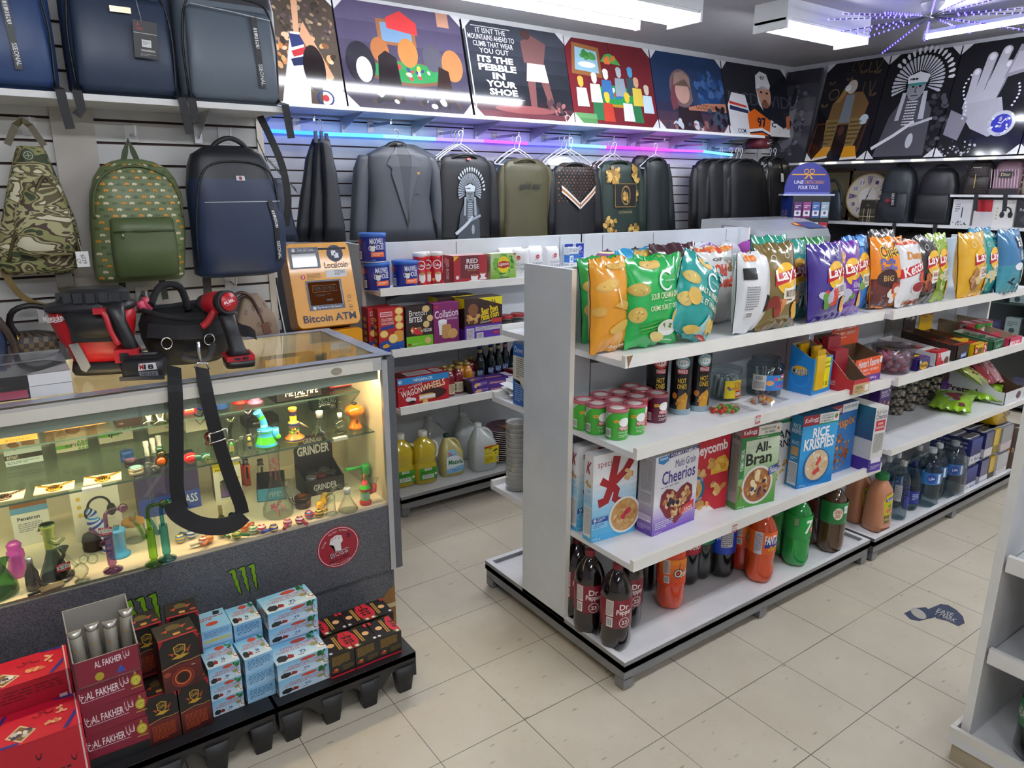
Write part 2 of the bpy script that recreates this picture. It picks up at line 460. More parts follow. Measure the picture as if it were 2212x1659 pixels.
# white gondola shelving
WH='e8e8ea:r.32';WHP='d5dade:r.4';GR='85868a:r.35:m.4';ED='ece9e2:r.35'
def shelf_b(x0,x1,yb,yf,zs,lip=.018,th=.02,chip=None):
 'shelf board with a raised front strip; yf is the outer front'
 b=B();s=1 if yf>yb else-1
 b.box(x0,min(yb,yf-s*.001),zs-th,x1,max(yb,yf-s*.001),zs,WH)
 if lip:b.box(x0-.0006,min(yf,yf-s*.016),zs-th-.0005,x1+.0006,max(yf,yf-s*.016),zs+lip,ED)
 if chip:b.poly([(x0+.003,yf-.0008,zs+lip),(x0+.03,yf-.0008,zs+lip),(x0+.022,yf-.0008,zs+.002),(x0+.012,yf-.0008,zs-th)],'8b6a4c')
 return b
def gondola(label,x0,x1,yf,yb,front,back,panels,top=1.375,deck_front_only=False,mid=True,yc=None,sx=(.022,.0)):
 yc=(yf+yb)/2 if yc is None else yc
 ps=[]
 d=B();d.box(x0,yf,.078,x1,yb,.10,{'t':WH,'':'8f9094:r.4:m.3'})
 for a in((x0,yf,x1,yf+.022),(x0,yb-.022,x1,yb),(x0,yf+.022,x0+.022,yb-.022),(x1-.022,yf+.022,x1,yb-.022)):
  d.box(a[0],a[1],.078,a[2],a[3],.116,{'t':WH,'':'8f9094:r.4:m.3'})
 ps.append(('deck',d))
 f=B();e=.004
 f.box(x0+e,yf+e,.042,x1-e,yf+.03,.0765,GR);f.box(x0+e,yb-.03,.042,x1-e,yb-e,.0765,GR)
 f.box(x0+e,yf+.03,.042,x0+.03,yb-.03,.0765,GR);f.box(x1-.03,yf+.03,.042,x1-e,yb-.03,.0765,GR)
 ps.append(('base_frame',f))
 for x in(x0+.004,(x0+x1)/2-.022,x1-.048):
  for y in(yf+.004,yb-.048):
   ps.append(('foot',B().box(x,y,.008,x+.044,y+.044,.045,GR).box(x+.008,y+.008,0,x+.036,y+.036,.008,'4a4a4c')))
 ps.append(('back_panel',B().box(x0+.02,yc-.014,.116,x1,yc+.014,top,WHP)))
 up=B()
 for x in(x0+.17,(x0+x1)/2-.15,x1-.17):
  for s in(-1,1):up.box(x-.002,yc+s*.0143,.12,x+.002,yc+s*.0148,top-.01,'54555a')
 ps.append(('slotted_upright',up))
 for(p0,p1,q)in panels:
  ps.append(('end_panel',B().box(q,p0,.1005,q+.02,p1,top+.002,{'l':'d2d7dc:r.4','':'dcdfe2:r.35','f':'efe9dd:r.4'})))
 for(yl,zs,lip,ch)in front:ps.append(('shelf',shelf_b(x0+sx[0],x1+sx[1],yc-.0145,yl,zs,lip,chip=ch)))
 for(yl,zs,lip,ch)in back:ps.append(('shelf',shelf_b(x0+sx[0],x1+sx[1],yc+.0145,yl,zs,lip)))
 br=B()
 for lst,s in((front,-1),(back,1)):
  for(yl,zs,lip,ch)in lst:
   for x in(x0+.17,x1-.17):
    y0_=yc+s*.016;y1_=yc+(yl-yc)*.8
    br.prism([(y0_,zs-.021),(y1_,zs-.021),(y1_,zs-.03),(y0_,zs-.085)],'6c6d72:r.4:m.5',x-.0012,x+.0012,'x')
 ps.append(('shelf_bracket',br))
 return T('gondola_shelf',label,'shelf',ps,group='white gondola shelving')
G1=gondola('white double sided shelf unit with broad end panel facing the counter',.343,1.852,-.395,.443,[(-.392,.461,.018,0),(-.382,.839,.018,0),(-.315,1.117,.018,1)],[(.43,.461,.018,0),(.415,.839,.018,0),(.36,1.114,.018,0)],[(-.08,.177,.343)],sx=(.022,.008))
G2=gondola('white shelf unit joined behind the cereal shelves, with bottled water on its base',1.872,3.45,-.405,.443,[(-.412,.53,.006,0),(-.397,.839,.018,0),(-.338,1.117,.018,0)],[(.415,.839,.018,0)],[(-.1,.16,3.43)],sx=(.02,0))
G3=gondola('white shelf unit with coffee tins and crackers between the machine and the clothes',.345,1.87,1.22,2.1,[(1.23,.566,.018,0),(1.295,.845,.018,0),(1.40,1.135,.018,0)],[],[(1.573,1.80,.345)],yc=1.67,top=1.355,sx=(.022,0))
G4=gondola('white shelf unit holding a row of caps in front of the clothes wall',1.885,3.45,1.22,2.1,[(1.23,.566,.018,0),(1.295,.845,.018,0),(1.36,1.135,.018,0)],[],[(1.573,1.80,3.43)],yc=1.67,top=1.355,sx=(0,0))
g=[]
X,Yp=.95,-1.18
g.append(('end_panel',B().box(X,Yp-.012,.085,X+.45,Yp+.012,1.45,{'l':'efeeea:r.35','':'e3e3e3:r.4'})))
g.append(('deck',B().box(X-.03,Yp-1.2,.06,X+.45,Yp+.03,.085,WH).box(X-.03,Yp-1.2,.085,X-.015,Yp+.03,.112,'e9e6dd:r.4').box(X-.012,Yp+.018,.085,X+.45,Yp+.03,.112,'e9e6dd:r.4')))
g.append(('base_frame',B().box(X-.02,Yp-1.2,0,X+.44,Yp+.02,.06,'b9ac92:r.5:v.2')))
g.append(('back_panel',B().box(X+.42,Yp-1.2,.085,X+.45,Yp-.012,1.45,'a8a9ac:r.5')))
for z in(.36,.645):
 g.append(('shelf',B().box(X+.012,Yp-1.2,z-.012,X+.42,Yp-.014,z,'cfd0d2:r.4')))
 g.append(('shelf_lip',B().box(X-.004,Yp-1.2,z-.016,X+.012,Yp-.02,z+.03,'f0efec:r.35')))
T('gondola_shelf','white shelf of pop bottles by the floor decal, only its tall end panel in sight','shelf',g,group='white gondola shelving')
# product builders (base centre at origin, front faces -Y)
def carton(w,d,h,base,front=(),left=(),top=(),right=(),cols=None,flap=True):
 b=B()
 m={'':base+':r.35' if ':' not in base else base}
 for k,c in(cols or{}).items():m[k]=c+':r.35' if ':' not in c else c
 b.box(-w/2,-d/2,0,w/2,d/2,h,m)
 for F,it in((FR,front),(LF,left),(TP,top),(RT,right)):
  if it:b.dec(F(w,d,h),it)
 return b
def px_box(C,L,R,top,Z):
 'size, place and turn of a carton from its near bottom corner, the two neighbouring bottom corners and the top of the near edge'
 c,l,r=U(*C,Z=Z),U(*L,Z=Z),U(*R,Z=Z)
 w=(r-c).length;d=(l-c).length;rz=atan2(r.y-c.y,r.x-c.x)
 h=U(*top,X=c.x).z-Z
 ctr=c+Vector((cos(rz),sin(rz),0))*w/2+Vector((-sin(rz),cos(rz),0))*d/2
 return w,d,h,(ctr.x,ctr.y,Z),rz
def put(px,py,z):
 p=U(px,py,Z=z);return(p.x,p.y,z)
def tray(w,d,h,out,inn,hb=None,front=(),left=(),hf=None,notch=None,th=.003,header=None,hitems=(),right=()):
 'open display tray; hb back height, hf front height, header=(height, colour) card standing at the back'
 b=B();hb=hb or h;hf=hf or h
 b.box(-w/2,-d/2,0,w/2,d/2,th,inn)
 b.box(-w/2,-d/2,0,w/2,-d/2+th,hf,{'f':out,'':inn})
 b.box(-w/2,d/2-th,0,w/2,d/2,hb,{'k':out,'':inn})
 for s in(-1,1):
  x0,x1=(-w/2,-w/2+th)if s<0 else(w/2-th,w/2)
  n=len(b.v);b.v+=[(x,y,z)for x in(x0,x1)for y,z in((-d/2,0),(d/2,0),(d/2,hb),(-d/2+d*.12,hf),(-d/2,hf))]
  o,i=(n,n+5)if s<0 else(n+5,n)
  b.face([o+k for k in range(5)],out);b.face([i+k for k in range(5)],inn)
  for k in range(5):b.face((n+k,n+(k+1)%5,n+5+(k+1)%5,n+5+k),inn)
 if front:b.dec(FR(w,d,hf),front)
 if left:b.dec(LF(w,d,max(h,hf)),left)
 if header:
  hh,hc=header
  b.prism([(-w/2,hb-.002),(w/2,hb-.002),(w/2,hb+hh*.55),(w*.36,hb+hh*.75),(w*.25,hb+hh),(-w*.25,hb+hh),(-w*.36,hb+hh*.75),(-w/2,hb+hh*.55)],hc,d/2-.006,d/2-.002,'y')
  if hitems:b.dec((lambda x,y,o:(-w/2+x,d/2-.006-o,hb+y),w,hh),hitems)
 return b
def pet(H,R,liquid,cap,lab=None,waist=1.,glass=None,fill=1.,lobes=5):
 'soda bottle with petal foot; lab=(z0,z1,colour,items,turn)'
 f=lambda a,z:-.10*max(0,1-z/(.13*H))*(0.5+.5*cos(lobes*a))
 pr=[(R*.55,0.001),(R*.82,.004),(R*.97,.05*H),(R,.12*H),(R*.985,.2*H),(R*.97*waist,.30*H),(R*.985,.36*H),(R*.985,.62*H),(R,.655*H),(R*.95,.73*H),(R*.74,.82*H),(R*.40,.90*H),(R*.27,.925*H),(R*.27,.945*H)]
 b=B().lathe(pr,liquid,30,lobes=f)
 c=B().lathe([(R*.285,.93*H),(R*.30,.935*H),(R*.30,.99*H),(R*.26,H)],cap,18)
 ps=[('bottle',b),('cap',c)]
 if lab:
  z0,z1,col,it,tw=lab
  s=B().lathe([(R*.99,z0*H),(R*1.008,z0*H+.001),(R*1.008,z1*H-.001),(R*.99,z1*H)],col,30,cap0=False,cap1=False)
  if it:s.dec(CY(R*1.008,z0*H,(z1-z0)*H,tw),it,o0=2e-4,step=1e-4)
  ps.append(('label',s))
 return ps
def can(R,H,body,lid,items=(),turn=0.,rim='c8c8ca:m.7:r.3'):
 b=B().lathe([(R*.97,0),(R,.002),(R,H-.002),(R*.98,H)],body,28)
 if items:b.dec(CY(R,0,H,turn),items,o0=2e-4,step=1e-4)
 l=B().lathe([(R*1.03,H-.006),(R*1.045,H-.003),(R*1.045,H+.004),(R*1.0,H+.005),(R*.96,H+.0025),(R*.3,H+.0025)],lid,28)
 return[('can',b),('lid',l)]
def bag(w,h,t,col,items=(),seed=1,back=None,wr=.005,crimp=.05,slump=0.):
 'inflated foil bag with crimped ends'
 def th(u,v):
  e=max(0.,min(1.,(v-.02)/.96))
  return .0018+t/2*max(0,1-abs(u)**2.3)**.62*max(0,sin(pi*e))**.5
 def S_(u,v,s,o=0.):
  k=max(0.,1-min(v,1-v)/.13)
  hw=w/2*(1-.07*sin(pi*v)**2)
  x=u*hw;z=v*h
  p=Vector((x*9+seed*3.1,z*7,s*2.))
  y=-s*th(u,v)-s*(noise.noise(p)*wr*1.6+noise.noise(p*2.7)*wr*.7)*(1-k)*(1-u*u)
  y+=k*.006*sin(u*17+seed)*(1-abs(u)**4)-slump*v*v*.02
  z+=.004*sin(u*7+seed*2)*k+.003*sin(u*29)*max(0,(v-.97)/.03)
  return(x+.004*noise.noise(Vector((z*20,seed,0))),y-s*o,z)
 b=B()
 b.grid(lambda a,c:S_(2*a-1,c,1),22,30,col)
 b.grid(lambda a,c:S_(2*a-1,c,-1),22,30,back or col,flip=True)
 if items:b.dec((lambda x,y,o:S_(max(-.999,min(.999,2*x/w-1)),max(0.001,min(.999,y/h)),1,o*1.6),w,h,.013),items,o0=9e-4,step=1.6e-4)
 return b
FILM=':r.22:c.9'
def tub(r0,r1,H,body,lid,fillh,contents,n=70,cols=(),lidh=.012,seed=3,size=.011):
 'clear tub with a heap of sweets and a lid'
 b=B().lathe([(r0*.96,0),(r0,.003),(r1,H),(r1*.985,H),(r0*.97,.004)],body,28,cap1=False)
 l=B().lathe([(r1*1.03,H-lidh),(r1*1.05,H-lidh+.002),(r1*1.05,H+.003),(r1*1.0,H+.005),(r1*.95,H+.001),(.001,H+.001)],lid,28,cap0=False)
 s=B();rg=random.Random(seed)
 for i in range(n):
  z=rg.uniform(size,fillh);rr=(r0+(r1-r0)*z/H)*.93-size
  a=rg.uniform(0,2*pi);q=rr*(rg.random()**.25)
  blobs(s,(q*cos(a),q*sin(a),z),size*rg.uniform(.8,1.25),cols[i%len(cols)],rg)
 return[('tub',b),('lid',l),('contents',s)]
def blobs(b,c,r,m,rg=RND,fl=.7):
 ax=Matrix.Rotation(rg.uniform(0,6),3,'X')@Matrix.Rotation(rg.uniform(0,6),3,'Y')
 R=[]
 for z,q in((-.9,.35),(-.4,.9),(.3,.95),(.9,.4)):
  R.append([Vector(c)+ax@Vector((r*q*cos(j*pi/3.5),r*q*sin(j*pi/3.5),r*z*fl))for j in range(7)])
 b.rings(R,m)
def sphere(b,c,r,m,n=12,sq=(1,1,1)):
 R=[[(c[0]+sq[0]*r*sin(t)*cos(2*pi*j/n),c[1]+sq[1]*r*sin(t)*sin(2*pi*j/n),c[2]-sq[2]*r*cos(t))for j in range(n)]for t in[pi*(i+.05)/(n//2+.1)for i in range(n//2+1)]]
 return b.rings(R,m)
def jug(w,d,H,plastic,cap,lab=None,hx=1):
 'handled plastic jug: body, moulded handle, cap, label'
 b=B().loft([(0,0,0,w*.44,d*.44,4),(.006,0,0,w*.49,d*.49,4),(.1*H,0,0,w*.5,d*.5,4),(.55*H,0,0,w*.5,d*.5,4),(.62*H,-.01*w,0,w*.47,d*.47,3),(.72*H,-.06*w*hx,0,w*.38,d*.38,2.6),(.82*H,-.12*w*hx,0,w*.25,d*.27,2.2),(.89*H,-.16*w*hx,0,w*.15,d*.17,2),(.95*H,-.17*w*hx,0,w*.12,d*.13,2)],plastic,24)
 hd=B().tube(smooth([(-.06*w*hx,0,.87*H),(.18*w*hx,0,.84*H),(.36*w*hx,0,.72*H),(.42*w*hx,0,.58*H),(.36*w*hx,0,.5*H)],4),d*.085,plastic,8)
 c=B().lathe([(w*.135,.925*H),(w*.14,.93*H),(w*.14,.99*H),(w*.12,H)],cap,16,x=-.17*w*hx)
 ps=[('jug',b),('handle',hd),('cap',c)]
 if lab:
  x0,z0,lw,lh,it=lab
  s=B();F=(lambda x,y,o:(x0+x,-d*.5-.0006-o,z0+y),lw,lh)
  s.dec(F,list(it));ps.append(('label',s))
 return ps
def sale_tag(px,py,X=None,Y=None,h=.03,w=.026,text='$2.50',label='',rz=0,dz=0):
 p=U(px,py,X=X,Y=Y)
 b=B();b.dec((lambda x,y,o:(x-w/2,-o-.001,y-h/2),w,h),[('r',0,0,1,1,'c8202c'),('r',.03,.27,.97,.72,'f3f0ec'),('t',.12,.76,.88,.96,'SALE','f6f0ee'),('t',.12,.34,.88,.66,text,'2a2a2a',0),('t',.2,.05,.8,.23,'Price','f6f0ee')],o0=0)
 b.box(-w/2,-.001,-h/2,w/2,0,h/2,'e8e6e4')
 return T('price_sticker',label,'price sticker',b,loc=tuple(p),rz=rz)
# foods on the near gondola
ZB=.1005
cola='14090a:r.06:c.6'
def drp(tw):
 W=2*pi*.0544
 return pet(.315,.054,cola,'7c1d28:r.4',(.30,.64,'7a1c2a:r.3',[('r',.36,.42,.44,.98,'d8d2cc'),('l',.365,.45,.435,.95,12,'5a4a4a'),('bc',.37,.05,.435,.38),('t',.50,.66,.60,.86,'Dr','f0e6e2',.02),('t',.47,.44,.64,.68,'Pepper','f0e6e2',.02),('o',.555,.22,.055,None,.12,'f0e6e2'),('t',.525,.15,.585,.29,'23','f0e6e2',.02)],tw))
dp=[(1327,1391,-.55,'dark cola bottle with a wine red label, at the front corner of the bottom deck'),(1270,1358,-.75,'wine red labelled cola bottle beside the end panel, behind the corner bottle'),(1243,1326,-.75,'wine red labelled cola bottle half hidden by the end panel'),(1352,1345,-.5,'wine red labelled cola bottle showing only a strip behind the corner bottle')]
for px,py,tw,lb in dp:
 T('soda_bottle',lb,'bottle',drp(tw),put(px,py,ZB),group='pop bottles on the bottom deck')
plain=lambda liq,cap,lab:pet(.312,.054,liq,cap,lab)
T('soda_bottle','dark cola bottle in shadow between the wine red and the orange bottles','bottle',plain('0d0807:r.06:c.6','8a1a1a',(.4,.66,'1d0d10:r.3',[],0)),put(1392,1266,ZB),group='pop bottles on the bottom deck')
cr=[('g',.3,0,.8,1,'e0431c','f08a1e',6),('r',.355,.45,.43,.97,'d9d0c8'),('l',.36,.48,.425,.94,12,'5a4a4a'),('bc',.37,.12,.43,.38),('o',.525,.5,.045,None,.3,'f7ede2'),('o',.525,.5,.055,None,.16,'241a16'),('t',.55,.36,.66,.6,'rush','f7ede2',.03,.2),('o',.52,.5,.02,.09,.4,'241a16'),('w',[(.53,.58),(.535,.75),(.55,.9)],.006,'241a16')]
T('soda_bottle','orange pop bottle with a red orange label standing forward next to dark bottles','bottle',pet(.312,.054,'d2451f:r.1:c.6','d4531c',(.33,.68,'d8341c:r.3',cr,-.5)),put(1445,1304,ZB),group='pop bottles on the bottom deck')
T('soda_bottle','dark cola bottle with a red label just behind the orange pop bottle','bottle',plain('0d0807:r.06:c.6','b01c22',(.45,.7,'b3202a:r.3',[('t',.44,.3,.62,.7,'Coke','f0e6e2')],-.5)),put(1480,1254,ZB),group='pop bottles on the bottom deck')
T('soda_bottle','dark ginger ale bottle with a green band under the shelf edge','bottle',plain('15201a:r.06:c.6','1e6b3a',(.52,.72,'1f8a4a:r.3',[('t',.46,.3,.56,.6,'2L','e8f0e4')],-.5)),put(1508,1242,ZB),group='pop bottles on the bottom deck')
T('soda_bottle','dark cola bottle with a bright blue label and white nutrition panel','bottle',plain('0a0808:r.06:c.6','1a3a9a',(.36,.72,'1d43b8:r.3',[('r',.42,.28,.56,.97,'d5d3d6'),('l',.425,.3,.555,.95,9,'55555c'),('t',.33,.5,.41,.8,'pepsi','e8ecf4')],-.5)),put(1555,1238,ZB),group='pop bottles on the bottom deck')
T('soda_bottle','red orange pop bottle mostly hidden behind the orange soda','bottle',pet(.312,.054,'b9301a:r.1:c.6','d4531c',(.36,.70,'d8401c:r.3',cr,-.6)),put(1600,1223,ZB),group='pop bottles on the bottom deck')
fa=[('r',.34,0,.43,1,'d8d6de'),('l',.345,.1,.425,.92,12,'6a6a80'),('p',[(.455,.3),(.62,.36),(.64,.75),(.46,.72)],'27348f'),('t',.455,.45,.635,.86,'FANTA','f6f2ea',.03),('h',.56,.25,.06,.12,9,['f0921e','f6b03a','6aa32c'],.02)]
T('soda_bottle','large orange soda bottle with an orange label and blue wordmark','bottle',pet(.315,.055,'cf4a16:r.08:c.6','e0701c',(.42,.72,'ee6a1a:r.3',fa,-.5),.93),put(1638,1248,ZB),group='pop bottles on the bottom deck')
su=[('t',.5,.25,.6,.85,'7','f2f6f0',.03,0,.15),('e',.61,.38,.04,None,'c8202c'),('t',.585,.3,.635,.48,'UP','f6f0ee',.02),('r',.36,.55,.42,.95,'1f7a3c'),('l',.365,.58,.415,.92,8,'bcd8c0')]
T('soda_bottle','green lemon lime pop bottle peeking out behind the clear green one','bottle',pet(.312,.054,'0f7a34:r.06:c.6','0e7a30',(.42,.72,'1c9a44:r.3',su,-.5)),put(1676,1191,ZB),group='pop bottles on the bottom deck')
T('soda_bottle','bright green lemon lime pop bottle with a white numeral on its label','bottle',pet(.312,.054,'0d8f36:r.06:c.6','0e7a30',(.42,.74,'169a3e:r.3',su,-.45)),put(1715,1214,ZB),group='pop bottles on the bottom deck')
T('soda_bottle','dark red pop bottle in the gap before the ginger ale','bottle',plain('3a0c0e:r.06:c.6','6a1418',(.42,.7,'4a1016:r.3',[],0)),put(1756,1168,ZB),group='pop bottles on the bottom deck')
T('soda_bottle','brown ginger ale bottle with a green label and cream crest, last on the deck','bottle',pet(.315,.055,'4a2e14:r.06:c.7','1e6b3a',(.45,.76,'1d7a3c:r.3',[('e',.47,.5,.06,.28,'ece4cc'),('t',.425,.5,.515,.7,'CANADA','b02a24',.02),('t',.44,.3,.5,.48,'DRY','b02a24',.02),('r',.54,.5,.60,.85,'e8ecec'),('o',.56,.68,.015,None,.3,'1a1a1a'),('t',.575,.08,.59,.2,'2L','e8f0e4')],-.5)),put(1790,1185,ZB),group='pop bottles on the bottom deck')
ZC=.4615
kred='9e2128'
def flakes(cx,cy,r,extra=()):
 return[('e',cx,cy,r,None,'f3f1ee'),('e',cx,cy,r*.88,None,'c99a5c'),('h',cx,cy,r*.78,None,34,['d8ab6a','c28a48','e2bd82','b57c3c'],.05)]+list(extra)
skf=[('g',0,0,1,.75,'4fb4e6','f1f2f3',10),('r',0,.75,1,1,'f1f2f3'),('t',.1,.83,.5,.93,'special',kred,.0),('w',[(.13,.44),(.30,.46),(.40,.60),(.52,.95)],.17,kred),('w',[(.95,.96),(.72,.76),(.40,.62),(.18,.70)],.15,kred),('w',[(.40,.64),(.54,.55),(.50,.46),(.62,.41)],.15,kred),('h',.78,.71,.1,.05,7,['d8ab6a','c99a5c','e2bd82'],.06),('t',.62,.57,.97,.65,'original','f6f8fa',0),('r',0,.22,.36,.28,'1c4f9c'),('t',.03,.225,.10,.275,'9','f6f8fa'),('l',.12,.23,.3,.275,3,'dce8f6'),('r',0,.15,.34,.22,'8fcdf0'),('l',.03,.16,.28,.21,3,'3a6aa8'),('t',.02,.015,.2,.045,'345 g','e8f2fa',0)]+flakes(.74,.24,.36,[('e',.82,.28,.06,None,'c8324a'),('e',.70,.22,.055,None,'c8324a'),('e',.76,.26,.05,None,'b82a40')])
skl=[('g',0,0,1,.75,'5ab8e8','f1f2f3',8),('t',.3,.78,.75,.92,'K',kred,.03,0,.2),('h',.5,.66,.25,.05,8,['d8ab6a','c99a5c'],.12),('t',.25,.56,.8,.61,'original','3a9ad8',0),('l',.1,.44,.9,.53,5,'6ab4e0'),('r',.08,.05,.92,.4,'f4f4f4'),('l',.12,.07,.88,.39,18,'666a70')]
w,d,h,p,rz=px_box((1276.5,1173.5),(1254,1163),(1370,1146),(1284,987),ZC)
SK=fix(carton(w,d,h,'f1f2f3',skf,skl,[('t',.2,.4,.7,.7,'original','5aa8d8',0)],cols={'t':'eceef0'}))
T('cereal_box','white and sky blue flakes box with a huge red letter, in front','cereal box',SK,p,rz,'cereal boxes on the third shelf')
q=Vector(p)+U(1252,1158,Z=ZC)-U(1276.5,1173.5,Z=ZC)+Vector((.012,.03,0))
T('cereal_box','white and sky blue flakes box tucked behind its twin by the end panel','cereal box',SK,tuple(q),rz,'cereal boxes on the third shelf')
chf=[('g',0,0,1,.42,'7a55b4','f0eff2',10),('r',0,.42,1,.93,'f0eff2'),('p',[(.3,1),(1,1),(1,.955),(.3,.945)],'2c2f6e'),('t',.34,.952,.97,.992,'FORMAT FAMILIAL','f0eff2'),('p',[(.06,.99),(.29,.99),(.29,.92),(.175,.885),(.06,.92)],'2a86c8'),('t',.09,.945,.27,.975,'PREMIER','f6f6f8'),('t',.45,.8,.93,.9,'Multi Grain','4a3a86',0),('t',.16,.62,.93,.79,'Cheerios','46318c',.012),('l',.14,.575,.92,.6,1,'8a86a0'),('p',[(.53,.06),(.28,.2),(.14,.36),(.16,.5),(.28,.56),(.42,.53),(.52,.47),(.62,.53),(.76,.56),(.88,.5),(.9,.36),(.78,.2)],'7c1f2c'),('h',.35,.41,.14,.1,22,['c79a63','a5703c','e0bd8a'],.045),('h',.69,.41,.14,.1,22,['c79a63','a5703c','e0bd8a'],.045),('h',.52,.27,.17,.12,26,['c79a63','a5703c','e0bd8a'],.045),('h',.53,.34,.25,.14,6,['1c1626','2a2236'],.05),('p',[(.60,.14),(.93,.2),(.93,.31),(.66,.26)],'c83a34'),('t',.7,.2,.9,.24,'SANS','f6eeee',.012,.1),('t',.66,.165,.92,.195,'CHOLESTEROL','f6eeee',.012,.1),('l',.04,.07,.45,.17,4,'e4e0f0'),('t',.03,.012,.2,.04,'345 g','e8e0f6',0)]
chl=[('g',0,0,1,.4,'5a3aa0','bcbcc4',10),('r',0,.4,1,1,'bcbcc4'),('r',.12,.38,.88,.95,'cacace'),('l',.16,.55,.84,.94,26,'5e5e66'),('l',.16,.40,.84,.53,11,'6e6e76'),('r',.1,.17,.9,.25,'e0dcec'),('l',.14,.18,.86,.24,4,'7a6aa8'),('l',.06,.05,.94,.12,3,'cfc4e6')]
w,d,h,p,rz=px_box((1407.6,1160),(1373,1144),(1499,1122.6),(1418,990),ZC)
T('cereal_box','white and purple cereal box with a heart shaped bowl','cereal box',carton(w,d,h,'e6e5ea',chf,chl),p,rz,'cereal boxes on the third shelf')
hcf=[('r',0,0,1,1,'c01f30'),('t',.02,.72,.95,.9,'Honeycomb','f6f2ee',.03,.1),('p',[(.62,.48),(.98,.5),(1,.62),(.9,.72),(.75,.7),(.62,.6)],'e8b43a'),('h',.82,.6,.14,.06,8,['f0c860','d89a28'],.06),('h',.62,.64,.07,.05,5,['d8a85c','c08a44'],.07),('h',.3,.5,.2,.06,10,['d8a85c','c08a44','e8c488'],.08),('e',.25,.32,.26,None,'1f6a94'),('e',.25,.32,.2,None,'d9a95e'),('h',.25,.32,.15,None,10,['c08a44','e2ba7c'],.06),('t',.1,.42,.46,.46,'CLASSIC TASTE','f0f0ee',0),('t',.1,.175,.46,.21,'CLASSIQUE','f0f0ee',0),('h',.75,.3,.18,.07,10,['d8a85c','c08a44','e8c488'],.07),('p',[(0,0),(.75,0),(.6,.09),(.3,.06),(0,.14)],'efe9e2'),('h',.5,.12,.12,.05,6,['d8a85c','c08a44'],.07)]
w,d,h,p,rz=px_box((1466,1117),(1440,1105),(1566,1094),(1474,959),ZC)
T('cereal_box','red cereal box with honeycomb pieces, between the purple and the green boxes','cereal box',carton(w,d,.298,'c01f30',hcf),p,rz,'cereal boxes on the third shelf')
abf=[('g',0,0,1,.3,'4f9a3c','7fae6a',6),('g',0,.3,1,.84,'8fb878','d8e4cc',8),('r',0,.84,1,.885,'2f8a46'),('r',0,.885,.42,1,'9d1f34'),('t',.05,.905,.38,.975,'Kellogg','f4eeee',.015,.05,.1),('r',.42,.885,1,1,'ece8de'),('t',.46,.945,.86,.975,'TENEUR ELEVEE','4a4a44'),('t',.58,.90,.84,.93,'EN FIBRES','4a4a44'),('e',.92,.94,.03,None,'c8823a'),('l',.4,.85,.95,.872,1,'cfe6cc'),('r',0,.38,.13,.86,'2f7a40'),('t',-.1525,.59,.2825,.645,'FORMAT FAMILIAL','e8f0e6',.01,pi/2),('t',.38,.68,.78,.8,'All-','1f1f1c',.02),('t',.16,.53,.82,.68,'Bran','1f1f1c',.02),('e',.5,.27,.4,None,'e9e6e2'),('e',.5,.27,.35,None,'a2643a'),('h',.5,.27,.3,None,44,['b8763f','8a4f2a','cf9a5c','a2643a'],.05),('h',.5,.3,.22,None,7,['f0e0b4','ecd9a4'],.085),('h',.5,.26,.26,None,6,['2a2c4e','34385e'],.045),('p',[(.76,.36),(1,.4),(1,.5),(.76,.46)],'27458f'),('t',.79,.39,.99,.47,'Flakes','f2f2f4',.012,.12),('w',[(.02,.3),(.1,.25),(.06,.12)],.05,'a07a44'),('t',.03,.015,.2,.04,'540 g','e8f2e6',0)]
abl=[('r',0,0,1,1,'9a9a92'),('t',.1,.86,.95,.93,'Bran','3a3a36',.02),('l',.12,.2,.9,.8,30,'55554f'),('r',0,0,1,.08,'4f8a3c')]
w,d,h,p,rz=px_box((1588,1102),(1567,1093),(1671,1082),(1602,927),ZC)
T('cereal_box','green bran flakes box with a bowl of fruit and cereal','cereal box',carton(w,d,h,'a8a89e',abf,abl),p,rz,'cereal boxes on the third shelf')
wcf=[('r',0,0,1,1,'ecebe8'),('r',0,.9,1,.95,'2f8a56'),('t',.05,.68,.9,.8,'BRAN','2a2a2c',.02),('t',.1,.55,.92,.66,'CORNS','2a2a2c',.02),('e',.9,.72,.05,.07,'b02434'),('e',.92,.5,.06,.04,'b02434'),('h',.55,.22,.4,.14,26,['d8a85c','c08a44','e8c488'],.06)]
w,d,h,p,rz=px_box((1640,1058),(1622,1050),(1706,1040),(1648,905),ZC)
T('cereal_box','white cereal box behind the green bran flakes, showing one printed edge','cereal box',carton(w,d,h,'ecebe8',wcf),p,rz,'cereal boxes on the third shelf')
rkf=[('g',0,0,1,.6,'0f7fc4','2a9ad6',6),('r',0,.6,1,.86,'2f9ed8'),('r',0,.86,.45,1,'a01f34'),('t',.05,.89,.42,.97,'Kellogg','f4eeee',.015,.05,.1),('r',.45,.87,1,1,'e9ecea'),('t',.53,.955,.83,.98,'SOURCE DE','4a4a48'),('t',.5,.918,.85,.945,'7 VITAMINES','4a4a48'),('t',.5,.88,.85,.908,'ET MINERAUX','4a4a48'),('e',.92,.94,.05,.03,'3f8a3c'),('e',.92,.92,.03,.02,'d0602c'),('r',.4,.85,1,.868,'2f8a56'),('t',.3,.68,.76,.82,'RICE','f4f6f8',.035),('t',.08,.52,.93,.68,'KRISPIES','f4f6f8',.035),('e',.5,.28,.37,None,'1d5f9c'),('e',.5,.29,.33,None,'d9bd95'),('h',.5,.29,.29,None,50,['e0c9a4','c9a878','ecdcc0','d0b084'],.05),('p',[(.45,.3),(.58,.42),(.62,.36),(.52,.28)],'c83a34'),('p',[(.38,.2),(.55,.27),(.6,.2),(.45,.15)],'c83a34'),('t',.05,.02,.22,.05,'340 g','e0f0fa',0)]
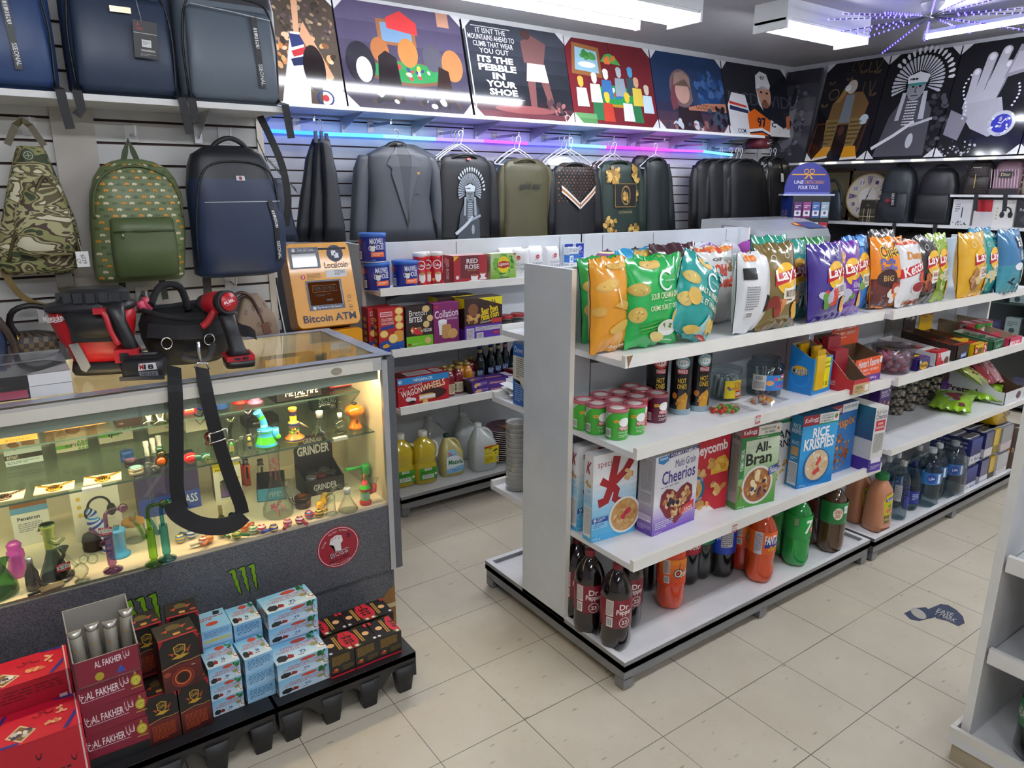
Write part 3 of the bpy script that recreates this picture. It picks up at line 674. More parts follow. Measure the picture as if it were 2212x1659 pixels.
rkl=[('g',0,0,1,1,'1a78ac','2487b8',4),('t',.2,.82,.85,.88,'RICE','dfeef6',.02),('t',.1,.75,.95,.81,'KRISPIES','dfeef6',.02),('t',.2,.6,.85,.65,'BALAYEZ','dfeef6',.0),('r',.18,.45,.85,.57,'b8905c'),('l',.2,.38,.8,.43,2,'cfe6f2'),('r',.1,.04,.9,.36,'cfd3d4'),('l',.14,.06,.86,.34,16,'5a6068')]
w,d,h,p,rz=px_box((1719.4,1057),(1694,1047),(1794.6,1039),(1735,900),ZC)
T('cereal_box','bright blue rice cereal box standing in front','cereal box',carton(w,d,h,'1f86be',rkf,rkl,cols={'t':'1d5f86'}),p,rz,'cereal boxes on the third shelf')
cxf=[('r',0,0,1,1,'2f6fae'),('r',0,.86,.45,1,'8f1d30'),('t',.05,.89,.42,.97,'Kellogg','f4eeee',.015,.05,.1),('r',.45,.88,1,1,'e2e6e4'),('t',.5,.93,.95,.97,'SUCRE SENSE','4a4a48'),('t',.08,.62,.95,.8,'Crispix','e0882c',.025,.1),('h',.5,.3,.36,.26,60,['a5622f','8a4a24','c08a52','7a3c20'],.05),('e',.1,.52,.09,None,'d8c83a'),('t',.08,.01,.3,.04,'340 g','dbe8f4',0)]
w,d,h,p,rz=px_box((1775,1031),(1755,1023),(1836,1010),(1788,880),ZC)
T('cereal_box','dark blue corn and rice cereal box behind the rice cereal','cereal box',carton(w,d,h,'2f6fae',cxf,cols={'t':'24467a'}),p,rz,'cereal boxes on the third shelf')
csf=[('r',0,0,1,.2,'4b2f92'),('r',0,.2,1,1,'dedcd6'),('t',.1,.9,.9,.96,'Multi Grain','2f2f40',.0),('t',.08,.82,.92,.9,'Cheerios','2a2440',.015),('p',[(.12,.64),(.88,.64),(.88,.8),(.12,.8)],'c02838'),('t',.3,.73,.7,.77,'SANS','f6eeee'),('t',.17,.67,.83,.71,'CHOLESTEROL','f6eeee'),('l',.12,.3,.88,.6,18,'55554f'),('r',.1,.14,.9,.22,'e6e2ee'),('l',.1,.04,.9,.1,3,'cfc4e6')]
w,d,h,p,rz=px_box((1843,1010),(1826,1001),(1869,1003),(1857,872),ZC)
T('cereal_box','white and purple cereal box turned side on, last on the third shelf','cereal box',carton(w,max(d,.19),h,'dedcd6',csf,[('r',0,0,1,.2,'4b2f92'),('g',0,.5,1,1,'3a5a7e','2a6a86',4)]),p,rz,'cereal boxes on the third shelf')
ZS=.8395
def chips_can(col,name2,tall=False):
 it=[('p',[(.22,1),(.40,1),(.22,.62)],'d9dcd2'),('l',.23,.78,.34,.96,6,'6a7a60'),('bc',.26,.10,.36,.38),('e',.56,.62,.085,.155,'f3f1ec'),('r',.475,.34,.645,.48,'b3202e'),('t',.485,.355,.635,.47,'PRINGLES','f3f1ec',.012),('p',[(.40,.70),(.47,.72),(.475,.62),(.405,.6)],'eab62a'),('t',.41,.63,.465,.69,'NEW','b3202e',.01),('t',.47,.25,.65,.30,name2,'e6efdc',0),('l',.48,.1,.64,.2,2,'d2e2c4')]
 return can(.0365,.098,col+':r.3','b5606a:r.25',it,-.42)
lidart=lambda ps:(ps[1][1].dec((lambda x,y,o:(-.03+x,-.03+y,.1006+o),.06,.06),[('e',.5,.5,.44,None,'d9a0a4'),('e',.5,.5,.34,None,'ece6e2')],2e-4),ps)[1]
CG,CR_,CPu=[fix(lidart(chips_can(*a)))for a in(('43a336','SOUR CREAM'),('c8242e','ORIGINAL'),('5c1838','BBQ'))]
row=[(1261,863,CG,'green small chip can at the open end of the second shelf'),(1290,871,CG,'green small chip can, second along the shelf end'),(1334,881,CG,'green small chip can standing in front of all the others'),(1371,871,CG,'green small chip can with its wordmark turned to the aisle'),(1298,852,CG,'green small chip can in the second row by the end panel'),(1331,864,CG,'green small chip can boxed in the middle of the cluster'),(1338.5,847,CR_,'red small chip can in the third row of the cluster'),(1377,856,CR_,'red small chip can hidden behind the front green cans'),(1364,833.5,CG,'green small chip can at the very back of the cluster'),(1386,840,CR_,'red small chip can at the back beside the tall black can'),(1420,849,CPu,'dark plum small chip can at the edge of the cluster')]
for px,py,me,lb in row:
 q=U(px,py,Z=ZS+.1);T('chip_can',lb,'chip can',me,(q.x,q.y,ZS),group='small chip cans on the second shelf')
def tall_can(flame,tw):
 it=[('r',.0,0,1,.09,'8fa6b0'),('p',[(.44,.09),(.58,.09),(.60,.3),(.56,.36),(.46,.28)],'c8902c'),('e',.5,.82,.11,.10,flame),('e',.5,.81,.08,.055,'f1efe9'),('r',.425,.645,.575,.72,'b3202e'),('t',.43,.655,.57,.71,'PRINGLES','f3f1ec',.012),('t',.44,.50,.56,.58,'HOT','d8b02c',.02),('t',.43,.41,.57,.49,'ONES','d8b02c',.02),('h',.5,.2,.06,.05,8,['e0a83a','c07a24'],.03),('e',.40,.3,.04,.05,'c87a2c')]
 return can(.0385,.236,'17181c:r.25','c0c2c4:r.3',it,tw)
for px,py,fl,tw,lb in((1415,889,'d23a2c',-.45,'tall black chip can with a red flame behind the small cans'),(1467,890,'8fb0b4',-.75,'tall black chip can with a pale blue flame, before its neighbour'),(1507,883,'8fb0b4',-.45,'tall black chip can with a pale blue flame beside the sweet tub')):
 T('chip_can',lb,'chip can',tall_can(fl,tw),put(px,py,ZS),group='tall chip cans on the second shelf')
q=put(1562,858,ZS);rolls=B();rg=random.Random(5)
for i in range(26):
 a=rg.uniform(0,6.28);r_=.05*sqrt(rg.random());x,y=r_*cos(a),r_*sin(a)
 rolls.tube([(x,y,.006),(x*.9+.01,y,.075+rg.uniform(0,.012))],.006,['cfd2d0:r.3','b8c2bc:r.3','d9cfc4:r.3','9fb0a4:r.3'][i%4],6)
T('sweet_tub','clear tub of wrapped candy rolls with a yellow label','tub',[('tub',B().lathe([(.058,0),(.06,.003),(.062,.1),(.058,.108)],'e4ecee:g.6',26,cap1=False)),('lid',B().lathe([(.061,.105),(.0645,.107),(.0645,.122),(.06,.124),(.001,.122)],'dfe6e8:g1',26,cap0=False)),('contents',rolls),('label',B().dec(CY(.0625,.012,.07,-.35),[('r',.42,0,.64,1,'e8d020'),('t',.5,.82,.58,.96,'Swizzels','b02a3a',0),('t',.52,.66,.63,.82,'LOVE','b02a3a',.02),('t',.49,.46,.63,.63,'HEARTS','b02a3a',.02),('e',.455,.6,.015,.08,'c83a3a'),('e',.47,.52,.015,.08,'3a86c0'),('r',.53,.04,.61,.42,'c8202c'),('r',.535,.14,.605,.32,'f3f0ec'),('t',.54,.16,.60,.3,'$0.75','2a2a2a',0)]))],q)
q=put(1648,849,ZS)
ps=tub(.066,.07,.115,'e4ecee:g.6','e4ecee:g1',.045,0,60,['c87a8a:r.3','e0b0b4:r.3','d88a6a:r.3','ecd8d4:r.3'],seed=4)
ps[1]=('lid',B().lathe([(.07,.113),(.066,.125),(.055,.134),(.055,.15),(.05,.152),(.001,.152)],'c9d4d8:g1.4',26,cap0=False))
ps.append(('label',B().dec(CY(.0705,.028,.062,-.35),[('r',.30,0,.70,1,'2f7ec4'),('r',.30,0,.42,1,'dcdad6'),('bc',.32,.62,.4,.96),('l',.315,.08,.41,.55,7,'55555c'),('e',.455,.5,.035,.17,'e0a06a'),('e',.51,.75,.02,.12,'d0447a'),('t',.53,.6,.62,.8,'MEGA','8fd04a',.02),('t',.52,.4,.63,.58,'DOUBLE','4a6ad0',.02),('t',.51,.16,.65,.38,'LOLLIES','e05a9a',.02),('r',.56,.72,.61,.98,'c8202c'),('r',.563,.8,.607,.9,'f3f0ec')])))
st=B();rg=random.Random(8)
for i in range(9):
 a=rg.uniform(0,6.28);st.tube([(.03*cos(a),.03*sin(a),.03),(.045*cos(a),.045*sin(a),.10)],.0018,'f0eeea',5)
ps.append(('lollipop_sticks',st))
T('sweet_tub','clear jar of double lollies with a blue label','tub',ps,q)
def flat_bag(w,d,cols,n,seed):
 rg=random.Random(seed);s=B()
 for i in range(n):
  a=rg.uniform(0,6.28);r_=sqrt(rg.random())
  blobs(s,(-.12*w+r_*cos(a)*w*.3,r_*sin(a)*d*.33,.007+.008*(1-r_)),.010,cols[i%len(cols)],rg)
 f=B().grid(lambda u,v:((u-.5)*w,(v-.5)*d,.002+.03*max(0,1-((u-.38)/.45)**2)*max(0,1-((v-.5)/.5)**2)+.003*noise.noise(Vector((u*6,v*6,seed)))),16,10,'f2f4f4:g1:r.08')
 return[('bag',f),('sweets',s)]
T('candy_bag','small clear bag of red and green gummies in front of the sweet tub','candy bag',flat_bag(.19,.12,['c8301f:r.3','4a9a2c:r.3','d0402a:r.3','7ab03a:r.3'],34,2),put(1575,886,ZS),-.15)
T('candy_bag','small clear bag of pale orange sweets under the lollies jar','candy bag',flat_bag(.18,.1,['d8a03a:r.3','c87a5a:r.3','b9a8a4:r.3'],26,6),put(1655,866,ZS),.1)
mun=[('r',0,0,1,1,'1f7fc8'),('e',.5,.45,.42,None,'2a8cd4'),('e',.5,.45,.34,None,'1f7fc8'),('e',.45,.62,.34,.13,'e0a81c'),('t',.14,.52,.78,.7,'Munchies','f4f2ee',.02,.05),('t',.16,.515,.8,.695,'Munchies','2a2420',.005,.05)]
muf=[('r',0,0,1,1,'2584cc'),('r',.1,.12,.9,.97,'e8dc1e'),('r',.18,.2,.46,.92,'c89a1c'),('h',.32,.35,.1,.1,14,['8a5a24','c08a3a','5a3a1a'],.07),('t',.54,.8,.86,.88,'Salted','7a7a2a',0),('t',.52,.68,.88,.76,'Peanuts','7a7a2a',0),('t',.6,.2,.8,.3,'12','4a4a2a',.01)]
w,d,h,p,rz=px_box((1751,855),(1691,847),(1791,843),(1751,770),ZS)
mb=tray(w,d,h*.95,'1f7fc8:r.35','8f7a5a',hb=h*1.25,front=muf,left=mun,hf=h*.95)
for i,(x,a)in enumerate(((-.2,.25),(.15,-.15),(.3,.1),(-.05,.05))):mb.box(w*x-.03,-.06+.03*i,.02,w*x+.03,-.05+.03*i,h*1.02+.01*i,['d9b01c:r.25','c89a14:r.25'][i%2])
T('snack_carton','bright blue open carton of yellow peanut bags','carton',mb,p,rz)
w,d,h,p,rz=px_box((1806,844),(1790,836),(1841,836),(1806,806),ZS)
rb=tray(w,.2,h*.8,'b3222e:r.35','6a5844',hb=h*2.9,front=[('r',0,0,1,.7,'c9ab78'),('t',.15,.3,.6,.55,'ORIGINAL','3a2a24',.015),('r',.72,.1,.95,.55,'ece8e2'),('l',.1,.08,.6,.22,2,'6a5030')],left=[('r',0,0,1,.9,'b3222e'),('l',.1,.2,.6,.7,4,'e8d8c8')],hf=h*.8)
rb.box(-w*.4,.0,.01,w*.4,.03,h*2.2,'8a1f2a:r.3').box(-w*.38,.04,.01,w*.38,.07,h*2.9,'9a2430:r.3')
T('snack_carton','red open jerky carton with a tan front between the blue and the orange cartons','carton',rb,p,rz)
jt=lambda y:[('t',.12,y+.22,.88,y+.55,"Hunter's Reserve",'f4eeea',.02),('t',.12,y,.88,y+.14,'BEEF - JERKY - DE BOEUF','f4e6da',.01),('l',.2,y-.1,.8,y-.03,1,'f4d8c0')]
w,d,h,p,rz=px_box((1842,834),(1800,818),(1900,818),(1841,775),ZS)
ob=tray(w,d,h*.95,'e5521a:r.35','6b513c',hb=h*1.25,front=[('r',0,0,1,.28,'5a2a86'),('t',.6,.07,.85,.2,'900 g','e8e0f0',.01),('l',.3,.08,.55,.18,1,'d8c8ec')]+jt(.42)+[('r',.9,.7,.99,.95,'e9e6e0')],left=[('l',.2,.3,.6,.5,2,'f4d8c0')],header=(h*1.05,'e5521a:r.35'),hitems=jt(.35))
T('snack_carton','orange open jerky carton with a tall orange header card','carton',ob,p,rz)
ps=tub(.042,.05,.095,'ece8ea:g.7','e6e4e6:g1',.085,0,50,['c9b0a8:r.4','d8b89a:r.4','c08a94:r.4'],seed=9)
T('sweet_tub','small clear cup of pale sweets behind the orange jerky carton','tub',ps,tuple(Vector(put(1876,800,ZS))+Vector((.1,.2,0))))
pc=carton(.11,.05,.125,'3f2a6e',[('r',.4,.2,1,.8,'d9a61e'),('h',.6,.35,.2,.12,8,['c07a34','8a5a24'],.08)])
T('snack_box','purple and yellow snack box behind the clear cup of pale sweets','box',pc,tuple(Vector(put(1893,800,ZS))+Vector((.2,.28,0))))
sale_tag(1637,906,Y=-.3832,text='$2.50',label='red sale sticker on the front edge of the second shelf')
sale_tag(1587,1141,Y=-.3932,text='99c',label='worn red sale sticker on the front edge of the cereal shelf')
# chip bags on the top shelf
ZT=1.1175
def lays(base,flav,pan='ece4d2',flc='8a2a2a',food=('d8a040','c07a30'),chips=True,foot=None):
 it=[('g',0,.0,1,.3,(foot or base)+FILM,base+FILM,5)]if foot else[]
 it+=[('e',.55,.585,.27,.185,'f0b81c:r.25:c.8'),('p',[(.42,.27),(.86,.33),(.82,.62),(.5,.6)],pan+':r.3'),('e',.56,.62,.26,.15,'f0b81c:r.25:c.8'),('p',[(.26,.50),(.90,.60),(.92,.71),(.28,.64)],'b01e28:r.25'),('t',.3,.535,.86,.71,"Lay's",'f6f2ea:r.3',.022,.09,.1),('t',.5,.37,.8,.45,flav,flc,.006,.04),('l',.52,.32,.78,.35,1,flc),('h',.3,.30,.2,.1,9,list(food),.11),('e',.84,.18,.12,.09,'e2b45a'),('e',.79,.23,.1,.08,'d9a548'),('o',.3,.82,.06,None,.15,'e8e0d0'),('o',.62,.85,.05,None,.15,'e8e0d0')]
 return it
def cp(cx,cy,rx,ry,c='d2b064',a=0.):
 k='%02x%02x%02x'%tuple(min(255,int(int(c[i:i+2],16)*1.09))for i in(0,2,4))
 return[('e',cx,cy,rx,ry,c,a),('e',cx-rx*.08,cy+ry*.12,rx*.84,ry*.78,k,a),('h',cx,cy,rx*.6,ry*.5,5,['a8863c','e8d296'],.02)]
def comp(base,l1,l2,food):
 return cp(.42,.93,.17,.055,'d0ac5a')+cp(.16,.66,.15,.075,'b9a04c')+cp(.13,.38,.12,.09,'bfa450')+[('o',.62,.74,.15,.115,.22,'e9f2ec:r.3',(.7,5.6)),('t',.58,.725,.82,.755,'compliments','dfeee4',0),('t',.3,.545,.99,.615,l1,'f0ecc8:r.3',.008,.04),('l',.55,.505,.85,.52,1,'bfe6c8'),('t',.3,.42,.99,.49,l2,'f0ecc8:r.3',.008,.04)]+food+[('t',.62,.03,.82,.06,'200 g','e8f0e8',.006)]
sc_food=[('w',[(.15,.25),(.6,.3)],.02,'3f8a2c'),('w',[(.15,.21),(.6,.25)],.02,'5aa03a'),('w',[(.18,.17),(.6,.22)],.02,'3f8a2c'),('e',.66,.2,.19,.095,'ecebe6'),('e',.66,.225,.165,.06,'d9d6c6'),('h',.66,.23,.1,.03,8,['5a7a3a','4a6a34'],.02),('e',.47,.11,.16,.055,'dcc27a',-.3),('e',.85,.33,.12,.08,'d8b45a',.5),('e',.9,.22,.12,.06,'c9d88a'),('e',.93,.12,.04,None,'f0eeea'),('e',.93,.12,.02,None,'b8242c')]
sv_food=[('e',.25,.45,.14,.09,'d2a94a',-.8),('p',[(.5,.06),(.62,.2),(.66,.34),(.7,.34),(.72,.2),(.7,.06)],'9fc4c4'),('e',.45,.09,.15,.05,'d8b45a',.3),('h',.85,.2,.12,.09,8,['dcbc62','c9a348'],.1),('e',.75,.06,.14,.03,'b0302c')]
GREEN=comp('0','SOUR CREAM & ONION','CRÈME SÛRE ET OIGNON',sc_food)
def chip(lb,px,py,w,h,t,col,items,rz=0,roll=0,lean=.12,seed=1,dy=0,dx=0,grp='chip bags on the top shelf',z=ZT,lift=0):
 p=Vector(put(px,py,z))+Vector((dx,min(dy,.12)-.035,lift+.005))
 h*=.915
 b=bag(w,h,t,col+FILM,items,seed)
 return T('chip_bag',lb,'chip bag',b,tuple(p),group=grp,rot=(-lean,roll,rz))
chip('green sour cream bag pressed against the end panel',1305,740,.22,.31,.08,'1b9a44',GREEN,seed=2,dy=.06,dx=.03)
chip('golden orange chip bag turned edge on beside the big green bag',1297,757,.17,.325,.085,'dd9414',cp(.3,.72,.26,.06,'cda24a',.2)+cp(.62,.91,.3,.035,'cda24a')+[('p',[(.35,.5),(.6,.56),(.85,.52),(.95,.42),(.6,.5)],'d2a24a'),('e',.6,.27,.3,.06,'d4aa50',.2),('e',.1,.45,.12,.05,'d2a24a'),('t',.38,.03,.85,.07,'200 g','f4ecd8',.008),('w',[(.5,.68),(.56,.5)],.03,'f0dcae')],rz=.08,seed=5,lean=.05)
chip('big green sour cream and onion chip bag at the front',1390,745,.245,.315,.095,'16a548',GREEN,seed=3,lean=.1,rz=-.02)
chip('green sour cream bag directly behind the big green one',1416,733,.24,.305,.09,'16a548',GREEN,seed=4,dy=.11,dx=.1)
chip('blue ridged chip bag with only its crimped top showing',1366,725,.24,.32,.09,'2a9ad0',[('h',.5,.9,.3,.06,14,['d9b25a','c99a3c'],.1)],seed=6,dy=.19,dx=.13)
chip('dark plum kettle chip bag with golden chips',1462,712,.25,.335,.10,'3e1622',[('e',.3,.82,.2,.05,'d8a03a',.3),('e',.75,.78,.12,.07,'e0aa3c',-.8),('e',.2,.55,.2,.07,'d29a34',.3),('e',.35,.3,.15,.06,'c88a2a',.4),('t',.55,.42,.95,.55,'Miss','e8d8d0',.005,.2)],seed=7,dy=.1,dx=.06)
OD=[('r',.0,.93,1,.985,'d8641c:r.25'),('h',.5,.95,.4,.03,16,['e08a24','c8401c'],.06),('t',.3,.8,.55,.84,'GF','2a2a2a',.015),('l',.58,.79,.95,.84,3,'7a7a7a'),('t',.28,.60,.62,.76,'Old','d8401c:r.25',.03),('t',.28,.46,.85,.6,'Dutch','d8401c:r.25',.03),('p',[(.68,.66),(.78,.66),(.76,.76),(.7,.76)],'8a5a24'),('w',[(.64,.8),(.82,.68)],.02,'8a5a24'),('w',[(.64,.68),(.82,.8)],.02,'8a5a24')]
chip('white bag with red lettering and a small windmill',1540,702,.22,.325,.09,'e6e4e2',OD,seed=8,dy=.05,dx=.03)
chip('teal salt and vinegar chip bag slumped over sideways',1470,737,.225,.315,.09,'12918c',comp('0','SALT & VINEGAR','SEL ET VINAIGRE',sv_food)+[('r',.8,.84,.99,.93,'e6ecec'),('o',.84,.885,.035,None,.3,'2a2a2a')],rz=-.03,roll=.50,seed=9,lean=.2,lift=.015,dx=-.02)
chip('white foil bag showing its plain back with a black square',1600,715,.22,.315,.10,'e2e2e4',[('p',[(.55,.25),(.85,.3),(.9,.5),(.72,.45),(.6,.48)],'1d1c1e:r.25'),('h',.75,.12,.18,.05,10,['6a2a24','3a2420'],.07),('r',.1,.9,.4,.98,'d8741c:r.25'),('p',[(.75,.7),(1,.6),(1,.8),(.8,.84)],'d0401c:r.25'),('l',.1,.3,.35,.6,10,'8a8a8e'),('bc',.12,.2,.26,.28),('r',.05,.68,.3,.82,'1d1c1e:r.25')],seed=10,lean=.02,rz=.1)
chip('olive gold smoky bacon chip bag',1655,709,.235,.345,.10,'6d5a24',lays('0','SMOKEY BACON',flc='5a3a24',food=('8a3020','c8824a','7a2418')),seed=11,rz=-.02)
chip('teal chip bag between the olive and the violet bags',1700,695,.215,.34,.09,'1f8f80',lays('0','SALT & VINEGAR',flc='2a7a7a',food=('c8a47a','9fc4c4','d8b88a')),seed=12,dy=.06,dx=.05)
chip('deep violet chip bag with a tomato picture',1762,693,.245,.33,.10,'3a2480',lays('0','ALL DRESSED',flc='5a3a7a',food=('c83a2a','5a8a3a','b8b4c4')),seed=13,rz=.03)
chip('brighter purple chip bag leaning on the violet one',1800,680,.225,.33,.09,'6a2f9a',[('e',.2,.8,.16,.1,'d8a03a')]+lays('0','All Dressed',pan='6a2f9a',flc='efe6f4',food=('c8c4d4','5a8a3a')),seed=14,rz=-.05)
chip('blue onion chip bag',1838,672,.215,.345,.09,'2070c0',lays('0','SPRING ONION',flc='4a5a5a',food=('7a9a4a','d8c88a'))+[('r',.4,.85,.6,.99,'5aa4e0:r.3')],seed=15,dy=.04,dx=.03,rz=.05)
CH=[('g',0,0,1,.42,'4e1c1c'+FILM,'6a2418'+FILM,4),('t',.12,.72,.88,.92,'Cheetos','2a1c14',.05,.12),('t',.12,.72,.88,.92,'Cheetos','f0c01c:r.3',.0,.12),('t',.12,.62,.5,.7,'Puffs','2a5ab0',.02),('t',.12,.53,.55,.61,'Souffles','2a5ab0',.02),('e',.3,.42,.24,.13,'3a1a18'),('t',.18,.38,.42,.46,'BIG','c8a05a',.01),('h',.6,.18,.3,.12,16,['e8e0d4','b03a24','d8842c'],.12),('o',.84,.92,.08,None,.2,'4a2a1a')]
chip('orange and brown cheese puff bag',1893,664,.225,.335,.10,'ef8a16',CH,seed=16,rz=-.1)
KE=[('g',0,.93,1,1,'c8401c:r.25','d8842c:r.25',2),('p',[(0,.42),(1,.55),(1,.7),(0,.56)],'b81f28:r.25'),('t',.08,.46,.95,.66,'Ketchup','f4f0ec',.02,.2),('t',.2,.7,.8,.82,'Dutch','d8841c:r.25',.03),('e',.55,.27,.28,.1,'d8d4d0'),('e',.55,.28,.24,.075,'8a1c20'),('e',.75,.42,.2,.1,'c84a3a'),('h',.5,.05,.45,.02,14,['8a2a1c','d8a03a'],.05)]
chip('white and red ketchup chip bag',1940,660,.235,.32,.10,'e4e2e2',KE,seed=17,rz=.05)
chip('black barbecue chip bag',1985,655,.22,.335,.09,'1d1a1c',lays('0','BAR-B-Q',flc='b03a3a',food=('6a2a1c','a85a2c','3a1c18')),seed=18,dy=.02,rz=-.03)
chip('lime green dill pickle chip bag',2013,652,.205,.34,.09,'8fae24',lays('0','DILL PICKLE',flc='4a6a3a',food=('6a8a2a','c8c48a')),seed=19,dy=.03,rz=.02)
chip('bright yellow classic chip bag',2075,645,.26,.34,.10,'e0a80e',lays('0','CLASSIC',flc='a02a2a',food=('8a5a34','b8845a','d8c08a')),seed=20)
chip('teal chip bag squeezed behind the yellow bag',2115,640,.20,.33,.09,'1f8f88',lays('0','SALT & VINEGAR',flc='2a7a7a',food=('d8c48a','9fc4c4')),seed=21,dy=.03,dx=.03)
TI=[('g',0,0,1,.45,'3f9aa8'+FILM,'2f8aa0'+FILM,4),('t',.45,.72,.98,.9,'bia','f2f0ec',.06,.1),('t',.45,.72,.98,.9,'bia','1a2230',.0,.1),('t',.55,.6,.95,.67,'SALT AND','f0f0ee',.012,.1),('t',.55,.53,.95,.6,'SEL ET','f0f0ee',.012,.1),('e',.5,.42,.17,.06,'e9ecec'),('h',.82,.27,.12,.1,10,['e2cbb0','d2b090','ecdcc8'],.1),('e',.35,.22,.06,.02,'1a2230',.5),('w',[(.2,.2),(.45,.14)],.03,'1a2230'),('e',.6,.12,.05,.04,'e9ecec')]
chip('blue and turquoise popcorn bag at the far end',2155,634,.25,.345,.11,'2a6f9e',TI,seed=22)
chip('crinkled blue popcorn bag behind the turquoise one',2130,634,.25,.345,.10,'2a8ab0',TI,seed=23,dy=.14,dx=.1)
chip('green chip bag top showing over the violet bags',1740,690,.23,.34,.09,'1a7a3a',[('t',.3,.6,.8,.7,'CHIPS','e8f0e0')],seed=24,dy=.2,dx=.16)
chip('dark chip bag standing behind the cheese puffs',1905,664,.23,.36,.09,'2a2022',[('e',.5,.6,.2,.1,'3a4a9a')],seed=25,dy=.16,dx=.14)
chip('teal green chip bag behind the olive bag',1662,705,.23,.36,.09,'1f8f74',[],seed=26,dy=.16,dx=.12)
# far gondola bay: bars, tubs, drinks
Z2,Z3=.8395,.5305
def juice(tw):
 b=B().loft([(0,0,0,.045,.045,3),(.006,0,0,.055,.05,3.2),(.04,0,0,.058,.052,3.2),(.12,0,0,.057,.05,3),(.17,0,0,.055,.049,2.8),(.205,0,0,.05,.045,2.4),(.23,0,0,.036,.034,2),(.243,0,0,.026,.026,2),(.252,0,0,.025,.025,2)],'c0805c:r.15:c.6',28)
 c=B().lathe([(.027,.247),(.030,.249),(.030,.272),(.027,.276)],'0f7a3c:r.35',22)
 f=lambda x,y,o:((.0583+o)*sin((x-.035)/.055),-(.0525+o)*cos((x-.035)/.055),.045+y)
 l=B().dec((f,.07,.15,.012),[('p',[(.2,0),(.9,.02),(1,.1),(.98,.3),(.82,.42),(.8,.6),(1,.8),(.9,.97),(.6,1),(.2,.9),(.06,.7),(.02,.4),(.06,.1)],'c9c21c:r.3'),('p',[(.2,.01),(.9,.03),(1,.12),(.95,.27),(.3,.28),(.08,.2)],'5a5a1e:r.3'),('t',.3,.1,.75,.18,'GUAVA','ecd8d0',.01),('e',.45,.42,.16,.07,'d07a5a'),('e',.66,.46,.16,.07,'c86a4a'),('e',.55,.58,.14,.05,'5a8a2c'),('p',[(.2,.72),(.92,.8),(.92,.9),(.2,.82)],'3a3a8a'),('t',.25,.75,.88,.86,'NectarS','e8e4f0',.01,.1)],o0=8e-4)
 return[('bottle',b),('cap',c),('label',l)]
for px,py,lb in((1890,1140,'guava juice bottle with a green cap at the near corner of the far deck'),(1846,1121,'guava juice bottle behind the first, under the cereal shelf')):
 T('juice_bottle',lb,'bottle',juice(0),put(px,py,ZB),-.15,group='guava juice bottles')
def water(R,H,cap,label=None,ribs=True,tint='dde6ea:g.8'):
 pr=[(R*.8,0),(R,.01)]
 for i in range(14):
  z=.02+i*(H*.62-.02)/13;pr.append((R*(1-.02*(i%2))if ribs else R,z))
 pr+=[(R*.96,H*.68),(R*.75,H*.78),(R*.45,H*.87),(R*.3,H*.9),(R*.3,H*.93)]
 ps=[('bottle',B().lathe(pr,tint,26)),('water',B().lathe([(R*.78,.004),(R*.95,.012),(R*.95,H*.62),(R*.7,H*.78)],'e9f0f2:g.5',22)),('cap',B().lathe([(R*.32,H*.915),(R*.34,H*.92),(R*.34,H*.985),(R*.3,H)],cap,16))]
 if label:
  z0,z1,it,tw=label
  ps.append(('label',B().dec(CY(R*1.012,z0*H,(z1-z0)*H,tw),it)))
 return ps
al=[('r',.30,.3,.42,1,'b9bfc6'),('l',.31,.32,.41,.98,9,'6a7078'),('p',[(.47,0),(.66,.1),(.66,.55),(.47,.45)],'20307e'),('t',.33,.45,.7,.75,'ALASKA','20307e',.02,pi/2)]
T('water_bottle','clear water bottle with dark blue lettering beside the guava juice','bottle',water(.042,.29,'b9c0c4:r.4',(.22,.62,al,-.4),False),put(1935,1117,ZB),group='bottled water on the far deck')
T('water_bottle','water bottle with a navy cap and navy label','bottle',water(.036,.25,'1c2a6a:r.35',(.15,.42,[('r',.1,0,.9,1,'1f2f86'),('l',.42,.3,.56,.8,4,'cfd6ee'),('e',.66,.3,.04,.2,'d8d84a')],-.4),False,'c9d6dc:g.8'),put(1962,1098,ZB),group='bottled water on the far deck')
pl=[('r',0,0,1,1,'2f74b4'),('r',.5,.1,.54,.9,'e6eaee'),('e',.42,.5,.055,.42,'27459c'),('t',.385,.4,.455,.62,'Life','e6eef6',.02,.2),('e',.62,.5,.055,.42,'27459c'),('t',.585,.4,.655,.62,'Life','e6eef6',.02,.2)]
for px,py,R,H,lb in((1996,1088,.058,.30,'large ribbed water bottle with a light blue band'),(2046,1066,.055,.29,'large water bottle wrapped in loose clear film'),(2012,1072,.05,.29,'large water bottle behind the ribbed one'),(1905,1102,.04,.28,'clear bottle with a white cap in the shadow under the shelf'),(1925,1092,.04,.28,'clear bottle with a pale cap behind the lettered water'),(1970,1078,.04,.29,'clear bottle at the back beside the navy capped one')):
 T('water_bottle',lb,'bottle',water(R,H,'c9d2d8:r.35',(.42,.62,pl,-.4)),put(px,py,ZB),group='bottled water on the far deck')
wrap=B().loft([(0,0,0,.07,.065,3),(.1,0,0,.072,.066,3),(.2,0,0,.07,.06,2.6),(.27,0,0,.045,.04,2),(.305,.01,0,.012,.012,2)],'eef2f4:g1:r.1',20,nz=.006,ns=30)
T('shrink_film','loose clear film over the large water bottle','plastic film',wrap,put(2046,1066,ZB))
def pack(w,d,h,film,base,items=(),left=()):
 b=carton(w,d,h,film+':r.25:c.5',[('r',0,0,1,.34,base)]+list(items),[('r',0,0,1,.34,base),('l',.1,.4,.9,.9,3,'8a90b0')]+list(left))
 R_=B()
 for i in range(4):
  for j in range(3):R_.lathe([(.021,h),(.022,h+.004),(.02,h+.008)],'b9bcc4:m.6:r.3',10,x=-w/2+w*(i+.5)/4,y=-d/2+d*(j+.5)/3)
 return[('pack',b),('can_tops',R_)]
